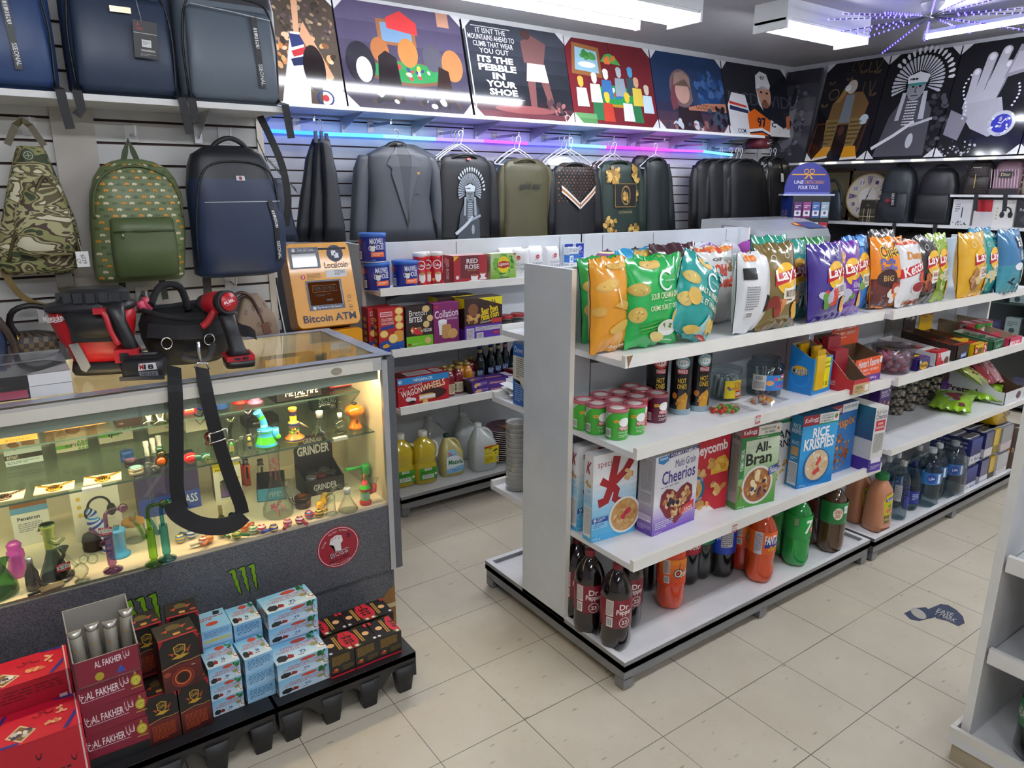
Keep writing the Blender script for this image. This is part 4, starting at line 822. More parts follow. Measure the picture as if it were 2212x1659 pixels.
bl=[('r',.08,.04,.4,.28,'e0e0e4'),('bc',.12,.06,.36,.26),('t',.5,.1,.9,.22,'Bull','2a3a8a',.01),('g',0,.34,1,1,'20265e','34418a',4)]
for px,py,z,lb in((2078,1060,ZB,'navy can pack on the far deck, bottom of its stack'),(2078,1060,ZB+.155,'navy can pack on the far deck, top of its stack')):
 T('can_pack',lb,'can pack',pack(.12,.2,.135,'2a3170','c9cbd4',bl),tuple(Vector(put(px,py,z if z==ZB else ZB))+Vector((.03,.08,z-ZB))),group='wrapped can packs')
for i,(px,py,zz,c,bs,w_,lb)in enumerate(((2112,1045,0,'3a3f70','d4d4da',.1,'grey blue can pack next to the navy stack'),(2112,1045,.155,'2f3668','d8d4d4',.1,'navy and white can pack over the grey blue one'),(2128,1038,0,'c8a414','3a3428',.07,'yellow can pack standing on the far deck'),(2128,1038,.155,'d0ac18','8a7a2a',.07,'yellow can pack above the other yellow pack'),(2150,1030,0,'b9bcc0','cfcacd',.13,'grey film wrapped pack with red printing'),(2150,1030,.155,'8f9298','c9b9bd',.13,'grey wrapped pack lying above the red printed one'))):
 T('can_pack',lb,'can pack',pack(w_,.2,.135,c,bs),tuple(Vector(put(px,py,ZB))+Vector((.03,.09,zz))),group='wrapped can packs')
T('wrapped_pack','bright yellow film torn open over dark jars, high under the shelf','wrapped pack',[('film',B().loft([(0,0,0,.09,.09,4),(.09,0,0,.092,.09,4),(.11,0,0,.085,.08,4)],'d8b010:r.25:c.6',20,nz=.006,ns=25)),('label',B().dec((lambda x,y,o:(-.05+x,-.098-o,.03+y),.1,.05),[('t',.05,.2,.95,.8,'250 ml','3a3020')]))],tuple(Vector(put(2140,1032,ZB))+Vector((.03,.09,.31))))
for i,(px,lb)in enumerate(((2176,'brown wrapped drink cans beside the grey packs'),(2196,'dark brown wrapped cans at the far end of the deck'))):
 T('wrapped_pack',lb,'wrapped pack',[('cans',B().lathe([(.04,0),(.042,.005),(.042,.12),(.036,.13),(.042,.135),(.042,.25),(.036,.26)],['7a5a44:r.3','4a3a34:r.3'][i],18)),('label',B().dec(CY(.0425,.1,.05,-.5),[('t',.4,.2,.6,.8,'ROC','c8a070')]))],tuple(Vector(put(px,1022,ZB))+Vector((.03,.06,0))))
pan=[('r',0,0,1,1,'43246e'),('t',.15,.88,.8,.92,'PATISSERIE','e8e0f0',0),('t',.12,.8,.9,.86,'PANETTI','f0ecf4',.015),('t',.16,.73,.84,.79,'STICKS','f0ecf4',.015),('w',[(.25,.25),(.15,.65)],.1,'c98a3c'),('w',[(.42,.25),(.5,.66)],.1,'b87a34'),('w',[(.5,.25),(.88,.62)],.1,'d09448'),('p',[(.2,.08),(.7,.08),(.75,.32),(.15,.32)],'b9b0c0'),('e',.8,.42,.09,None,'c9b9dc'),('r',0,0,1,.05,'1c1426')]
T('biscuit_box','purple bread stick box in front of the stacked tubs','box',carton(.10,.05,.245,'43246e',pan),tuple(Vector(put(1903,938,Z3))+Vector((0,.03,-.0))),group='purple bread stick boxes')
T('biscuit_box','dark purple bread stick box behind the cereal turned side on','box',carton(.10,.05,.245,'2c1a4c',pan),tuple(Vector(put(1878,942,Z3))+Vector((.04,.09,0))),group='purple bread stick boxes')
NUT=fix([('tub',B().lathe([(.037,0),(.039,.002),(.044,.036)],'e6eaec:g.7',20,cap1=False)),('nuts',(lambda b:[blobs(b,((.033*sqrt(i/40))*cos(i*2.4),(.033*sqrt(i/40))*sin(i*2.4),.008+.022*((i*7)%10)/10),.009,['cdb8a2:r.5','ddcbb6:r.5','b9a28c:r.5'][i%3])for i in range(44)]and b)(B())),('lid',B().lathe([(.0455,.034),(.047,.035),(.047,.043),(.044,.044),(.001,.0425)],'dfe3e6:g1.3',22,cap0=False))])
for c,(px,py,n)in enumerate(((1931,893,6),(1957,884,6),(1983,871,5),(2010,862,5))):
 q=put(px,py,Z3)
 for k in range(n):
  T('nut_tub','%s of nut tubs from the bread stick box, %s tub up from the shelf'%(ORD[c]+' stack',ORD[k]),'tub',NUT,(q[0],q[1],q[2]+k*.0455),group='stacked clear nut tubs')
bp=[('r',0,0,1,.35,'5a2a86'),('r',0,.35,1,1,'3a1c20'),('h',.35,.78,.22,.16,12,['c08a44','a8743a'],.08),('t',.4,.52,.95,.62,'Chocolate Chip','ecd8b0',0),('t',.2,.1,.8,.24,'PAWS','8a5aae',.02),('p',[(.6,.9),(1,.8),(1,1),(.7,1)],'d8c01c')]
T('cookie_box','purple and brown cookie box behind the green candy bags','box',carton(.16,.09,.22,'3a1c20',bp),tuple(Vector(put(2041,855,Z3))+Vector((.05,.06,0))),group='purple cookie boxes on the far bay')
T('cookie_box','purple and brown cookie box next to the white slanted display','box',carton(.17,.09,.24,'3a1c20',bp),tuple(Vector(put(2090,845,Z3))+Vector((.05,.06,0))),group='purple cookie boxes on the far bay')
pt=tray(.24,.34,.2,'dedfe0:r.4','5a3c30',hb=.24,hf=.07,left=[('t',.15,.14,.6,.3,'Pretzel','4a1a20',.03),('t',.25,.02,.5,.12,'balls','4a1a20',.03)],front=[('e',.7,.5,.12,.3,'6a4a5a')])
for i in range(7):
 m=bag(.09,.16,.04,['c8d86a','b03a4a','e0a0a8','c8d86a','8a1c2c','d8b0b4','b9d85a'][i]+FILM,[('h',.5,.5,.3,.3,6,['e8dcd0','8a3a44'],.12)],40+i)
 n0=len(pt.v);M=Matrix.Translation((-.07+.07*(i%3),-.06+.08*(i//3),.08+.03*(i//3)))@Matrix.Rotation(-.9,4,'X')@Matrix.Rotation(.4*(i%3-1),4,'Y')
 pt.v+=[tuple(M@Vector(v))for v in m.v]
 for f_,mm,sm in zip(m.f,m.fm,m.fs):pt.face([n0+k for k in f_],m.ms[mm],sm)
T('snack_carton','white slanted open display of small pink and lime candy bags','carton',pt,tuple(Vector(put(2165,870,Z3))+Vector((.06,.14,0))))
def lay_bag(label,px,py,w,h,col,items,rz,seed,lift=.02):
 b=bag(w,h,.06,col+FILM,items,seed)
 p=put(px,py,Z3)
 return T('candy_bag',label,'candy bag',b,(p[0],p[1],p[2]+lift),group='lime green candy bags',rot=(-1.45,0,rz))
gi=[('h',.5,.5,.25,.22,14,['6a2a3a','9ab0a0','c8d8b0','4a1c2c'],.1),('e',.5,.5,.2,.12,'8a2a40'),('e',.2,.85,.08,.04,'e8ecd8'),('p',[(.7,.1),(.85,.12),(.82,.24),(.68,.2)],'6a1c34')]
lay_bag('lime green candy bag lying at the shelf edge',2048,893,.19,.27,'8fc01c',gi,-1.25,51)
lay_bag('lime green candy bag lying against the white display',2118,870,.19,.27,'93c424',gi,-1.2,52)
ps=tub(.075,.088,.115,'ece6ea:g.8','e8e6ea:g1',.08,0,80,['c86a84:r.35','d88aa0:r.35','e0b0b8:r.35','c9bcc0:r.35'],seed=21,size=.016)
T('sweet_tub','wide clear tub of pink candies straddling the two bays','tub',ps,tuple(Vector(put(1938,805,Z2))+Vector((0,.03,0))))
def bars(b,w,d,z,cols,n,seed=1,text=None):
 rg=random.Random(seed)
 for i in range(n):
  y=-d*.42+d*.8*i/max(1,n-1);x=rg.uniform(-.01,.01)
  b.box(x-w*.4,y-.012,z+rg.uniform(-.008,.004),x+w*.4,y+.012,z+.016+rg.uniform(-.004,.008),cols[i%len(cols)])
def bar_tray(label,px,py,w,d,h,out,inn,hb,front,barc,header=None,hi=(),n=7,left=(),dy=0):
 t=tray(w,d,h,out,inn,hb=hb,front=front,left=left,hf=h*.75,header=header,hitems=hi)
 bars(t,w,d,h*.55,barc,n,int(px))
 return T('snack_carton',label,'carton',t,tuple(Vector(put(px,py,Z2))+Vector((0,d/2+dy,0))),group='open candy bar cartons')
bar_tray('small purple candy bar carton with a yellow badge',1994,800,.10,.2,.075,'2f2468:r.3','6b5a3c',.08,[('e',.5,.4,.36,.32,'d8a81c'),('t',.2,.28,.8,.55,'Wunder','2a1a3a',.02),('e',.15,.75,.08,None,'d8dcf0')],['4a2a7a:r.25','d8a81c:r.25'],n=6)
bar_tray('white and red chocolate carton with a sale sticker',2035,790,.13,.28,.085,'d6d4d2:r.35','c9c9c9',.09,[('p',[(0,0),(.5,0),(.25,1),(0,1)],'c8242e'),('t',.12,.66,.4,.95,'$1.49','f2f0ec',.0),('e',.75,.35,.16,.3,'6a3a24'),('e',.45,.2,.1,.2,'b02a30')],['c02430:r.25','a81c28:r.25','e0dcd8:r.25','3a3a4a:r.25'],n=9)
bar_tray('dark brown chocolate bar carton with a blue badge',2077,778,.12,.27,.10,'2e1c16:r.35','5a4636',.11,[('p',[(.35,.12),(.85,.2),(.85,.52),(.35,.44)],'35508e'),('t',.4,.22,.8,.42,'BAR','e8ecf4',.02,.08)],['8a2a1c:r.25','5a3020:r.25'],header=(.13,'2a1a18:r.35'),hi=[('t',.55,.35,.85,.75,'2','eae6e2',.04,.1),('t',.1,.4,.5,.55,'24 BARS','eae6e2',.01),('r',.7,.6,.95,.9,'a81c34')])
bar_tray('yellow candy bar carton with a raised yellow header card',2116,770,.135,.28,.085,'e2b50a:r.35','6b5238',.09,[('e',.14,.5,.13,.34,'c0202c'),('t',.07,.35,.22,.65,'OH','f4f0e8',.03),('t',.24,.3,.66,.72,'HENRY!','2a1c10',.03),('r',.7,.1,.98,.95,'b81c34'),('t',.75,.2,.88,.85,'2','f4f0e8',.03),('t',.88,.45,.97,.75,'bar','f4f0e8',.01)],['d8a81c:r.25','c0301c:r.25','e0b020:r.25'],header=(.15,'e2b50a:r.35'),hi=[('e',.2,.62,.14,None,'c0202c'),('t',.12,.55,.3,.69,'OH','f4f0e8',.03),('t',.32,.53,.72,.72,'HENRY!','2a1c10',.03),('r',.74,.5,.97,.86,'b81c34'),('t',.78,.55,.88,.8,'2','f4f0e8',.03),('l',.3,.44,.7,.49,1,'5a4a1a')])
bar_tray('dark green mint carton beyond the yellow one',2155,757,.12,.2,.07,'0f5a3a:r.35','c9c4b4',.075,[('t',.25,.3,.75,.65,'After','c8dcc0',.0,.15)],['0f5a3a:r.25','1c3a2a:r.25'],n=5)
bar_tray('red and pink candy carton at the far end of the second shelf',2192,750,.15,.22,.07,'c83a58:r.35','a8957c',.09,[('t',.2,.3,.8,.7,'POP','f4e0e4',.02),('e',.1,.5,.08,None,'ecd0d4')],['c83a58:r.25'],n=3)
T('snack_carton','empty tan shipping carton at the far end behind the red one','carton',tray(.22,.18,.09,'8f7c5e:r.5','a8977a',hb=.1),tuple(Vector(put(2192,750,Z2))+Vector((.1,.32,0))))
for px,py,me,lb in((2090,690,CR_,'red small chip can behind the yellow carton'),(2112,688,CG,'green small chip can between the red can and its twin'),(2128,686,CG,'green small chip can nearest the white end panel of the far bay')):
 q=U(px,py+6,Z=Z2+.1);T('chip_can',lb,'chip can',me,(q.x,q.y,Z2),group='small chip cans on the far bay')
# wall side gondola: coffee, tea, crackers, oil
A1,A2,A3=1.1355,.8455,.5665
YF={A1:(1.45,604),A2:(1.35,745),A3:(1.30,858)}
def put(px,py,z):
 if z not in YF:p=U(px,py,Z=z);return(p.x,p.y,z)
 y0,r=YF[z];y=y0+(.05 if z==A1 else .045)+max(0,(r-py)*(.0035 if z==A1 else .0042))
 y=min(y,1.6);return(U(px,py,Y=y).x,y,z)
def px_box(C,L,R,top,Z):
 y=YF[Z][0];c=U(C[0],C[1],Y=y);r=U(R[0],R[1],Y=y);d=max(.03,U(L[0],L[1],X=c.x).y-y)
 w=r.x-c.x;h=U(top[0],top[1],Y=y).z-Z
 return w,d,h,(c.x+w/2,y+d/2,Z),0.
ct=lambda:[('r',.42,.08,.44,.2,'e8e8ec')]
def coffee():
 R,H=.066,.135
 it=[('t',.50,.66,.68,.86,'MAXWELL','f0f0f2',.012),('t',.555,.46,.68,.64,'HOUSE','f0f0f2',.012),('p',[(.505,.62),(.505,.46),(.515,.40),(.55,.40),(.56,.46),(.56,.62)],'e9e9ea'),('o',.502,.52,.018,.08,.3,'e9e9ea'),('e',.5325,.62,.027,.03,'3a2218'),('r',.51,.2,.68,.38,'e2622a'),('l',.53,.24,.66,.34,2,'f4d8c4'),('l',.52,.08,.6,.11,1,'b9c0e0'),('r',.30,.62,.345,.84,'d8602a'),('l',.35,.6,.4,.82,5,'8a4a3a'),('l',.31,.42,.38,.56,4,'6a74b0'),('bc',.335,.12,.385,.4)]
 b=B().lathe([(R*.97,0),(R,.004),(R,H-.006),(R*.98,H)],'1c2a86:r.22:c.3',30);b.dec(CY(R,0,H,-.5),it,o0=2e-4,step=1e-4)
 return[('can',b),('lid',B().lathe([(R*1.01,H-.012),(R*1.04,H-.01),(R*1.04,H+.004),(R*.98,H+.006),(.001,H+.003)],'2c62b8:r.35',28)),('rim',B().lathe([(R*1.0,.0),(R*1.015,.001),(R*1.015,.004),(R,.005)],'c9c9c4:m.7:r.3',28))]
CF=fix(coffee())
q1,q2=put(814,613,A1),put(876,609,A1)
T('coffee_tin','blue coffee tin on the shelf end, with another tin on top of it','coffee tin',CF,q1,group='blue coffee tins')
T('coffee_tin','blue coffee tin stacked on top of another','coffee tin',CF,(q1[0]-.012,q1[1]+.005,q1[2]+.1415),-.12,group='blue coffee tins')
T('coffee_tin','blue coffee tin standing alone beside the stacked pair','coffee tin',CF,q2,group='blue coffee tins')
def creamer():
 b=B().lathe([(.033,0),(.0365,.004),(.037,.06),(.033,.085),(.031,.105),(.034,.13),(.036,.15),(.033,.162)],'c41824:r.25:c.5',24)
 b.dec(CY(.0372,.004,.15,-.5,.008),[('o',.53,.72,.1,.16,.2,'f0e8e8'),('t',.47,.66,.59,.76,'Coffee','f0e8e8',.01),('p',[(.48,.42),(.48,.22),(.52,.12),(.58,.12),(.62,.22),(.62,.42)],'eae6e2'),('e',.55,.42,.07,.05,'b98a50'),('e',.44,.2,.03,.05,'d8b070'),('e',.5,.08,.05,.04,'6a3020')],o0=8e-4)
 return[('canister',b),('lid',B().lathe([(.034,.155),(.0375,.157),(.0375,.172),(.034,.175)],'e9e6e2:r.35',22))]
CM=fix(creamer())
for px,py,lb in((908,604,'red creamer canister touching the coffee tin'),(942,605,'red creamer canister beside the red tea box'),(922,596,'red creamer canister set back behind the other two')):
 T('creamer_canister',lb,'canister',CM,put(px,py,A1),group='red creamer canisters')
trf=[('r',.0,0,1,1,'a01c28'),('r',.2,.2,.75,1,'6a1c22'),('t',.38,.72,.72,.88,'RED','f0ecea',.02),('t',.34,.52,.76,.68,'ROSE','f0ecea',.02),('t',.4,.45,.7,.5,'ORANGE PEKOE','c8a060',0),('p',[(0,.8),(.15,.98),(0,.98)],'d8b82a'),('e',.62,.08,.22,.06,'ece8e6'),('p',[(.5,.3),(.52,.1),(.7,.1),(.73,.3)],'ece8e6'),('e',.615,.3,.115,.04,'9a4a34'),('e',.88,.16,.12,.04,'ece8e6'),('p',[(.78,.36),(.82,.18),(.92,.18),(.96,.36)],'ece8e6'),('e',.87,.36,.09,.035,'9a4a34'),('e',.1,.25,.05,None,'d8d0d0')]
trl=[('r',0,0,1,1,'8a1a24'),('t',-.02,.42,.9,.6,'RED ROSE','f0ecea',.02,-pi/2),('e',.3,.8,.16,None,'c86a60')]
w,d,h,p,rz=px_box((978,609),(960,606),(1049,602),(979,553),A1)
T('tea_box','red tea box with white cups on its front','tea box',carton(w,d*1.3,h,'a01c28',trf,trl,cols={'t':'c8a0a0'}),p,rz)
lpf=[('g',0,0,1,.6,'6a9a2a','a8c070',5),('r',0,.6,1,1,'b4c890'),('h',.5,.58,.38,.36,60,['4a8a24','6aa83a','3a7a1c','8ac04a'],.1),('e',.5,.6,.24,.3,'e8d01c'),('p',[(.26,.52),(.5,.46),(.74,.52),(.74,.68),(.5,.73),(.26,.68)],'b01c24'),('t',.3,.53,.7,.68,'Lipton','f4ecd8',.02,.03),('r',.9,.92,.98,1,'b03a3a'),('l',.35,.2,.7,.24,1,'e8f0d8'),('t',.33,.05,.72,.17,'THÉ VERT','1f5a2a',.02)]
w,d,h,p,rz=px_box((1056,602),(1049,601),(1110,598),(1056,548),A1)
T('tea_box','green tea box with yellow and red emblem','tea box',carton(w,.07,h,'c8ccaa',lpf,[('l',.1,.3,.9,.9,10,'6a6a5a')],cols={'t':'dfe6cc'}),p,rz)
def sugar(side=False):
 b=B().loft([(0,0,0,.045,.032,5),(.01,0,0,.049,.036,5),(.08,0,0,.05,.037,5),(.13,0,0,.048,.034,4),(.15,0,0,.046,.022,4),(.165,0,0,.045,.006,3)],'dcdcde:r.5',24,nz=.004,ns=28,seed=3)
 f=(lambda x,y,o:(-.045+x,-.0415-o,.01+y),.09,.14)
 b.dec(f,[('e',.5,.76,.13,None,'c0202c'),('t',.42,.73,.58,.79,'Lantic','f0e8e8',0),('l',.25,.62,.75,.66,1,'c04a50'),('t',.12,.44,.88,.54,'SUGAR','7a8494',.0),('t',.15,.26,.9,.38,'SUCRE','7a8494',0),('w',[(.6,.12),(.95,.4)],.02,'6a7484')],o0=1e-3)
 return b
SGm=fix(sugar())
for px,py,dy,rz_,lb in((1124,599,0,-.9,'white sugar bag turned sideways with blue foot, beside the green tea'),(1152,594,.0,0,'white sugar bag with a red seal, half behind the end panel'),(1189,590,.0,.05,'white sugar bag with a red seal, next to the salt boxes'),(1084,588,.09,0,'white sugar bag at the back over the green tea box'),(1108,586,.09,.1,'white sugar bag at the back in the row behind'),(1150,582,.1,0,'white sugar bag at the back showing only its crumpled top')):
 T('sugar_bag',lb,'sugar bag',SGm,tuple(Vector(put(px,py,A1))+Vector((dy*.6,dy*.6,0))),rz_,group='sugar bags')
def small_box(w,d,h,base,it,l=()):return carton(w,d,h,base,it,l)
saltf=[('r',0,.58,1,1,'2a6ab8'),('r',.02,.6,.35,.98,'d9e2ec'),('e',.18,.78,.1,.12,'6a9ad0'),('t',.42,.72,.92,.84,'windsor','e6eef6',.0),('l',.05,.1,.4,.5,6,'7a8088'),('t',.48,.28,.95,.42,'Table Salt','3a4250',.01)]
sodf=[('r',.12,0,.9,1,'24389a'),('e',.5,.66,.2,.16,'d9dcec'),('h',.5,.66,.15,.12,8,['24389a','c9cee6'],.06),('t',.2,.36,.8,.44,'SEVEN ISLAND','e6e8f4',.0),('o',.5,.34,.36,.2,.06,'e6e8f4',(3.5,5.9))]
zz=A1
c1=tuple(Vector(put(1236,583,zz))+Vector((.0,.0,0)))
T('salt_box','blue and white table salt box at the front','salt box',carton(.088,.05,.105,'dfe2e6',saltf,[('r',0,.58,1,1,'2a6ab8'),('l',.1,.1,.9,.5,7,'7a8088')]),c1,group='salt and soda boxes')
T('salt_box','pale box lying flat on top of the table salt box','salt box',carton(.075,.05,.045,'cfd6de',[('r',0,0,1,.12,'2a6ab8'),('bc',.4,.3,.62,.8),('l',.08,.4,.3,.8,2,'4a70b0'),('l',.7,.4,.92,.8,2,'4a70b0')]),(c1[0]-.01,c1[1],zz+.106),group='salt and soda boxes')
T('salt_box','white carton laid on the back sugar bags with a blue end','salt box',carton(.09,.06,.045,'e0e4e6',[('r',0,0,.28,1,'4a8ad0'),('e',.93,.7,.05,None,'2a6a5a'),('e',.93,.3,.05,None,'2a6a5a'),('l',.35,.3,.75,.8,3,'9aa4b0')]),(c1[0]-.06,c1[1]+.13,zz+.112),group='salt and soda boxes')
for i,(dx,dy,z0,lb)in enumerate(((.03,.10,.075,'navy baking soda box on the upper row behind the pale flat box'),(.12,.10,.075,'navy baking soda box on the upper row nearest the caps'),(.03,.10,0,'navy baking soda box hidden low behind the table salt'),(.10,.06,-.012,'navy baking soda box low down beside the table salt'),(.155,.06,-.012,'navy baking soda box low down touching the patterned cap'))):
 T('soda_box',lb,'soda box',carton(.085 if i<3 else .055,.05,.09 if i<2 else .075,'cdd6e6',sodf,[('l',.1,.2,.9,.9,8,'8a94b4')]),(c1[0]+dx,c1[1]+dy,zz+max(z0,0)),group='salt and soda boxes')
crf=[('g',0,0,1,.22,'1f4494','24509c',2),('r',0,.22,1,1,'b01c24'),('p',[(0,.22),(0,.14),(1,.26),(1,.4)],'1f4494'),('r',.08,.82,.55,.92,'f0e0dc'),('r',.1,.835,.53,.905,'b01c24'),('t',.12,.845,.51,.895,'snack pop','f0e0dc',.0),('t',.1,.71,.58,.78,'CRACKERS','ecd8c8',.01),('t',.1,.62,.6,.69,'CRAQUELINS','ecd8c8',.01),('p',[(.08,.5),(.6,.55),(.6,.62),(.08,.58)],'1a3a80')]+[('e',x,y,.16,.085,'e8bc50')for x,y in((.82,.92),(.8,.75),(.82,.58),(.2,.42))]+[('e',x,y,.13,.068,'f0d080')for x,y in((.82,.92),(.8,.75),(.82,.58),(.2,.42))]+[('e',.78,.42-.05*i,.19,.06,'d8983a')for i in range(4)]+[('e',.55,.3,.19,.11,'e8bc50'),('e',.55,.3,.16,.09,'f2d488'),('p',[(.12,.16),(.3,.2),(.42,.14),(.3,.1),(.14,.1)],'e8a01c'),('t',.8,.03,.95,.07,'200 g','d8e0f0',0)]
crl=[('r',0,0,1,1,'8a161e')]+[('e',.5,.1+.16*i,.28,.05,'c8983a')for i in range(5)]
w,d,h,p,rz=px_box((820,757),(806,753),(874,749),(820,668),A2)
CKm=fix(carton(w,d,h,'a01c24',crf,crl))
T('cracker_box','red and blue cracker box in front','cracker box',CKm,p,rz,'cracker boxes')
T('cracker_box','red cracker box standing right behind its twin','cracker box',CKm,(p[0]-.028,p[1]+.055,p[2]),rz,'cracker boxes')
brf=[('r',0,0,1,.3,'6fb81c'),('r',0,.3,1,1,'2c1c18'),('t',.12,.78,.78,.92,'Breton','efe8e2',.0),('t',.12,.63,.6,.76,'BITES','efe8e2',.02),('e',.75,.93,.14,.08,'d8b87a'),('e',.9,.7,.12,.08,'d8b87a'),('e',.75,.56,.12,.08,'d8b87a'),('h',.4,.42,.22,.1,18,['c83a24','4a8a2a','e8883a','e8e0d0'],.07),('e',.4,.4,.12,.08,'c82a34'),('t',.62,.38,.95,.46,'VEGGIE','efe8e2',.02),('e',.8,.17,.12,.08,'d8b87a'),('r',.04,.09,.16,.13,'b01c24'),('l',.2,.09,.6,.13,2,'e8f0d8'),('t',.04,.02,.2,.05,'200 g','e8f0d8',0)]
w,d,h,p,rz=px_box((877,752),(869,749),(934,742),(877,664),A2)
T('cracker_box','brown and lime vegetable cracker box','cracker box',carton(w,.06,h,'2c1c18',brf),p,rz,'cracker boxes')
cof=[('r',0,0,1,1,'7a1f5e'),('e',.12,.92,.08,.03,'c8202c'),('t',.05,.66,.97,.84,'Collation','f0e8ee',.008,.06),('t',.5,.6,.95,.64,'GINGEMBRE','e8c8dc',0),('p',[(.18,.58),(.22,.25),(.48,.25),(.52,.58)],'e9e4e6'),('e',.35,.58,.17,.04,'f4f2f2')]+[('e',.5,.2+.05*i,.19,.05,'b98a50')for i in range(6)]+[('e',.74,.26,.2,.12,'c89a5a'),('r',.02,.03,.14,.08,'c8203c'),('l',.2,.03,.8,.07,2,'d8b0c8'),('t',.8,.02,.97,.05,'300 g','e8d8e4',0)]
w,d,h,p,rz=px_box((935,743),(928,740),(989,733),(935,656),A2)
T('cookie_box','plum coloured ginger cookie box with a milk glass','box',carton(w,.06,h,'7a1f5e',cof),p,rz)
bpf=[('r',0,0,1,.38,'5a2a9a'),('r',0,.38,1,1,'341c18'),('p',[(.35,1),(1,.86),(1,1)],'e0d020'),('p',[(.35,1),(1,.8),(1,.96),(.6,1)],'e0d020'),('t',.7,.84,.82,.94,'36','5a2a1a',.02),('h',.2,.55,.16,.16,16,['c89a5a','a8743a','5a3420'],.06),('e',.22,.74,.13,.14,'7a4a2a'),('t',.44,.62,.88,.8,'Bear Paws','e8c81c',.03,.16),('t',.42,.5,.9,.66,"Pattes d'ours",'e8c81c',.03,.16),('t',.4,.42,.95,.48,'Chocolate Chip','ece0d0',.01,.1),('r',.04,.05,.24,.32,'d0ccd4'),('l',.06,.06,.22,.3,8,'6a6470'),('r',.27,.24,.95,.34,'c4c0cc'),('l',.3,.25,.92,.33,3,'7a7484'),('bc',.3,.05,.48,.2),('r',.7,.4,.98,.5,'b8302c'),('r',.76,.14,.9,.2,'b8302c')]
w,d,h,p,rz=px_box((997,738),(991,735),(1077,725),(995,645),A2)
BPm=fix(carton(w,.10,h,'341c18',bpf,[('r',0,0,1,.3,'5a2a9a'),('p',[(0,.7),(1,.8),(1,1),(0,1)],'d8c81c')],cols={'t':'2a1614'}))
T('cookie_box','large brown and purple cookie carton with yellow corner','box',BPm,p,rz,'large cookie cartons')
T('cookie_box','large cookie carton in the dark behind the plum box','box',BPm,(p[0]-.09,p[1]+.125,p[2]),rz,'large cookie cartons')
for i,(px,py,lb)in enumerate(((1092,713,'clear jar with a red lid on the cracker shelf'),(1118,709,'clear jar with a red lid partly behind the blue carton'))):
 T('plastic_jar',lb,'jar',[('jar',B().lathe([(.035,0),(.04,.004),(.04,.06),(.036,.07)],'c8ccc4:g.8',20)),('lid',B().lathe([(.041,.062),(.043,.064),(.043,.078),(.04,.08)],'a81c24:r.35',20)),('filling',B().lathe([(.03,.004),(.036,.008),(.036,.045)],['7a7a64:r.5','8a8a90:r.5'][i],18))],put(px,py,A2),group='red lidded jars')
T('red_box','dark red carton in the shade behind the lidded jars','box',carton(.1,.06,.12,'6a1a20',[('r',.2,.3,.8,.7,'8a3a3a')]),tuple(Vector(put(1120,700,A2))+Vector((.05,.12,0))))
wwf=[('r',0,0,1,1,'b01824'),('r',0,.78,1,1,'2a86c4'),('t',.3,.84,.68,.94,'MEGAPACK','e8f2f8',.02),('t',.01,.82,.08,.95,'40','e8f2f8',.02),('t',.2,.64,.46,.76,'original','f0dcd8',.0,.12),('t',.06,.38,.46,.6,'WAGON','f2ecdc',.02,.14),('t',.46,.5,.92,.74,'WHEELS','f2e4b0',.02,.14),('o',.06,.62,.06,.08,.1,'f0dcd8'),('e',.68,.33,.27,.19,'3a2018'),('p',[(.4,.36),(.66,.36),(.72,.3),(.72,.16),(.4,.14)],'d8a860'),('r',.41,.2,.72,.31,'efebe6'),('e',.2,.26,.06,.08,'eae6e4'),('e',.28,.22,.06,.08,'eae6e4'),('e',.26,.14,.07,.06,'3a2018'),('e',.52,.08,.05,None,'e8c070')]
wwt=[('r',.25,.2,.72,.8,'cfc4c4'),('l',.28,.25,.7,.75,8,'7a6464'),('bc',.78,.25,.95,.8),('e',.12,.5,.12,.4,'4a2a20')]
w,d,h,p,rz=px_box((857,887),(840,880),(966,866),(857,818),A3)
T('biscuit_box','large red chocolate biscuit megapack box','box',carton(w,.13,h,'b01824',wwf,(),wwt),p,rz)
def juicej(col):
 b=B().lathe([(.027,0),(.031,.005),(.031,.05),(.029,.06),(.031,.07),(.03,.1),(.022,.118),(.014,.126),(.014,.138)],col,20)
 b.dec(CY(.0312,.012,.055,-.5),[('r',.3,0,.7,1,'d8cca8'),('h',.42,.5,.06,.3,8,['5a2a5a','7a8a3a','a83a3a'],.03),('l',.52,.1,.66,.9,8,'6a5a4a')],o0=4e-4)
 return[('bottle',b),('cap',B().lathe([(.0155,.133),(.017,.134),(.017,.147),(.0155,.149)],'c0a860:m.6:r.35',16))]
JR,JO=fix(juicej('7a1424:r.1:c.7')),fix(juicej('c8821c:r.1:c.7'))
for px,py,me,lb in((989,853,JR,'red juice bottle in front beside the biscuit megapack'),(971,857,JR,'red juice bottle wedged against the biscuit box'),(1010,843,JO,'orange juice bottle in front next to the dark beers'),(975,843,JR,'red juice bottle in the second row'),(995,838,JO,'orange juice bottle in the second row behind the red one'),(960,842,JO,'orange juice bottle whose cap shows over the megapack'),(1005,828,JO,'orange juice bottle in the third row'),(985,828,JR,'red juice bottle in the third row'),(1018,818,JR,'red juice bottle at the back under the shelf')):
 T('juice_bottle',lb,'bottle',me,put(px,py,A3),group='small juice bottles')
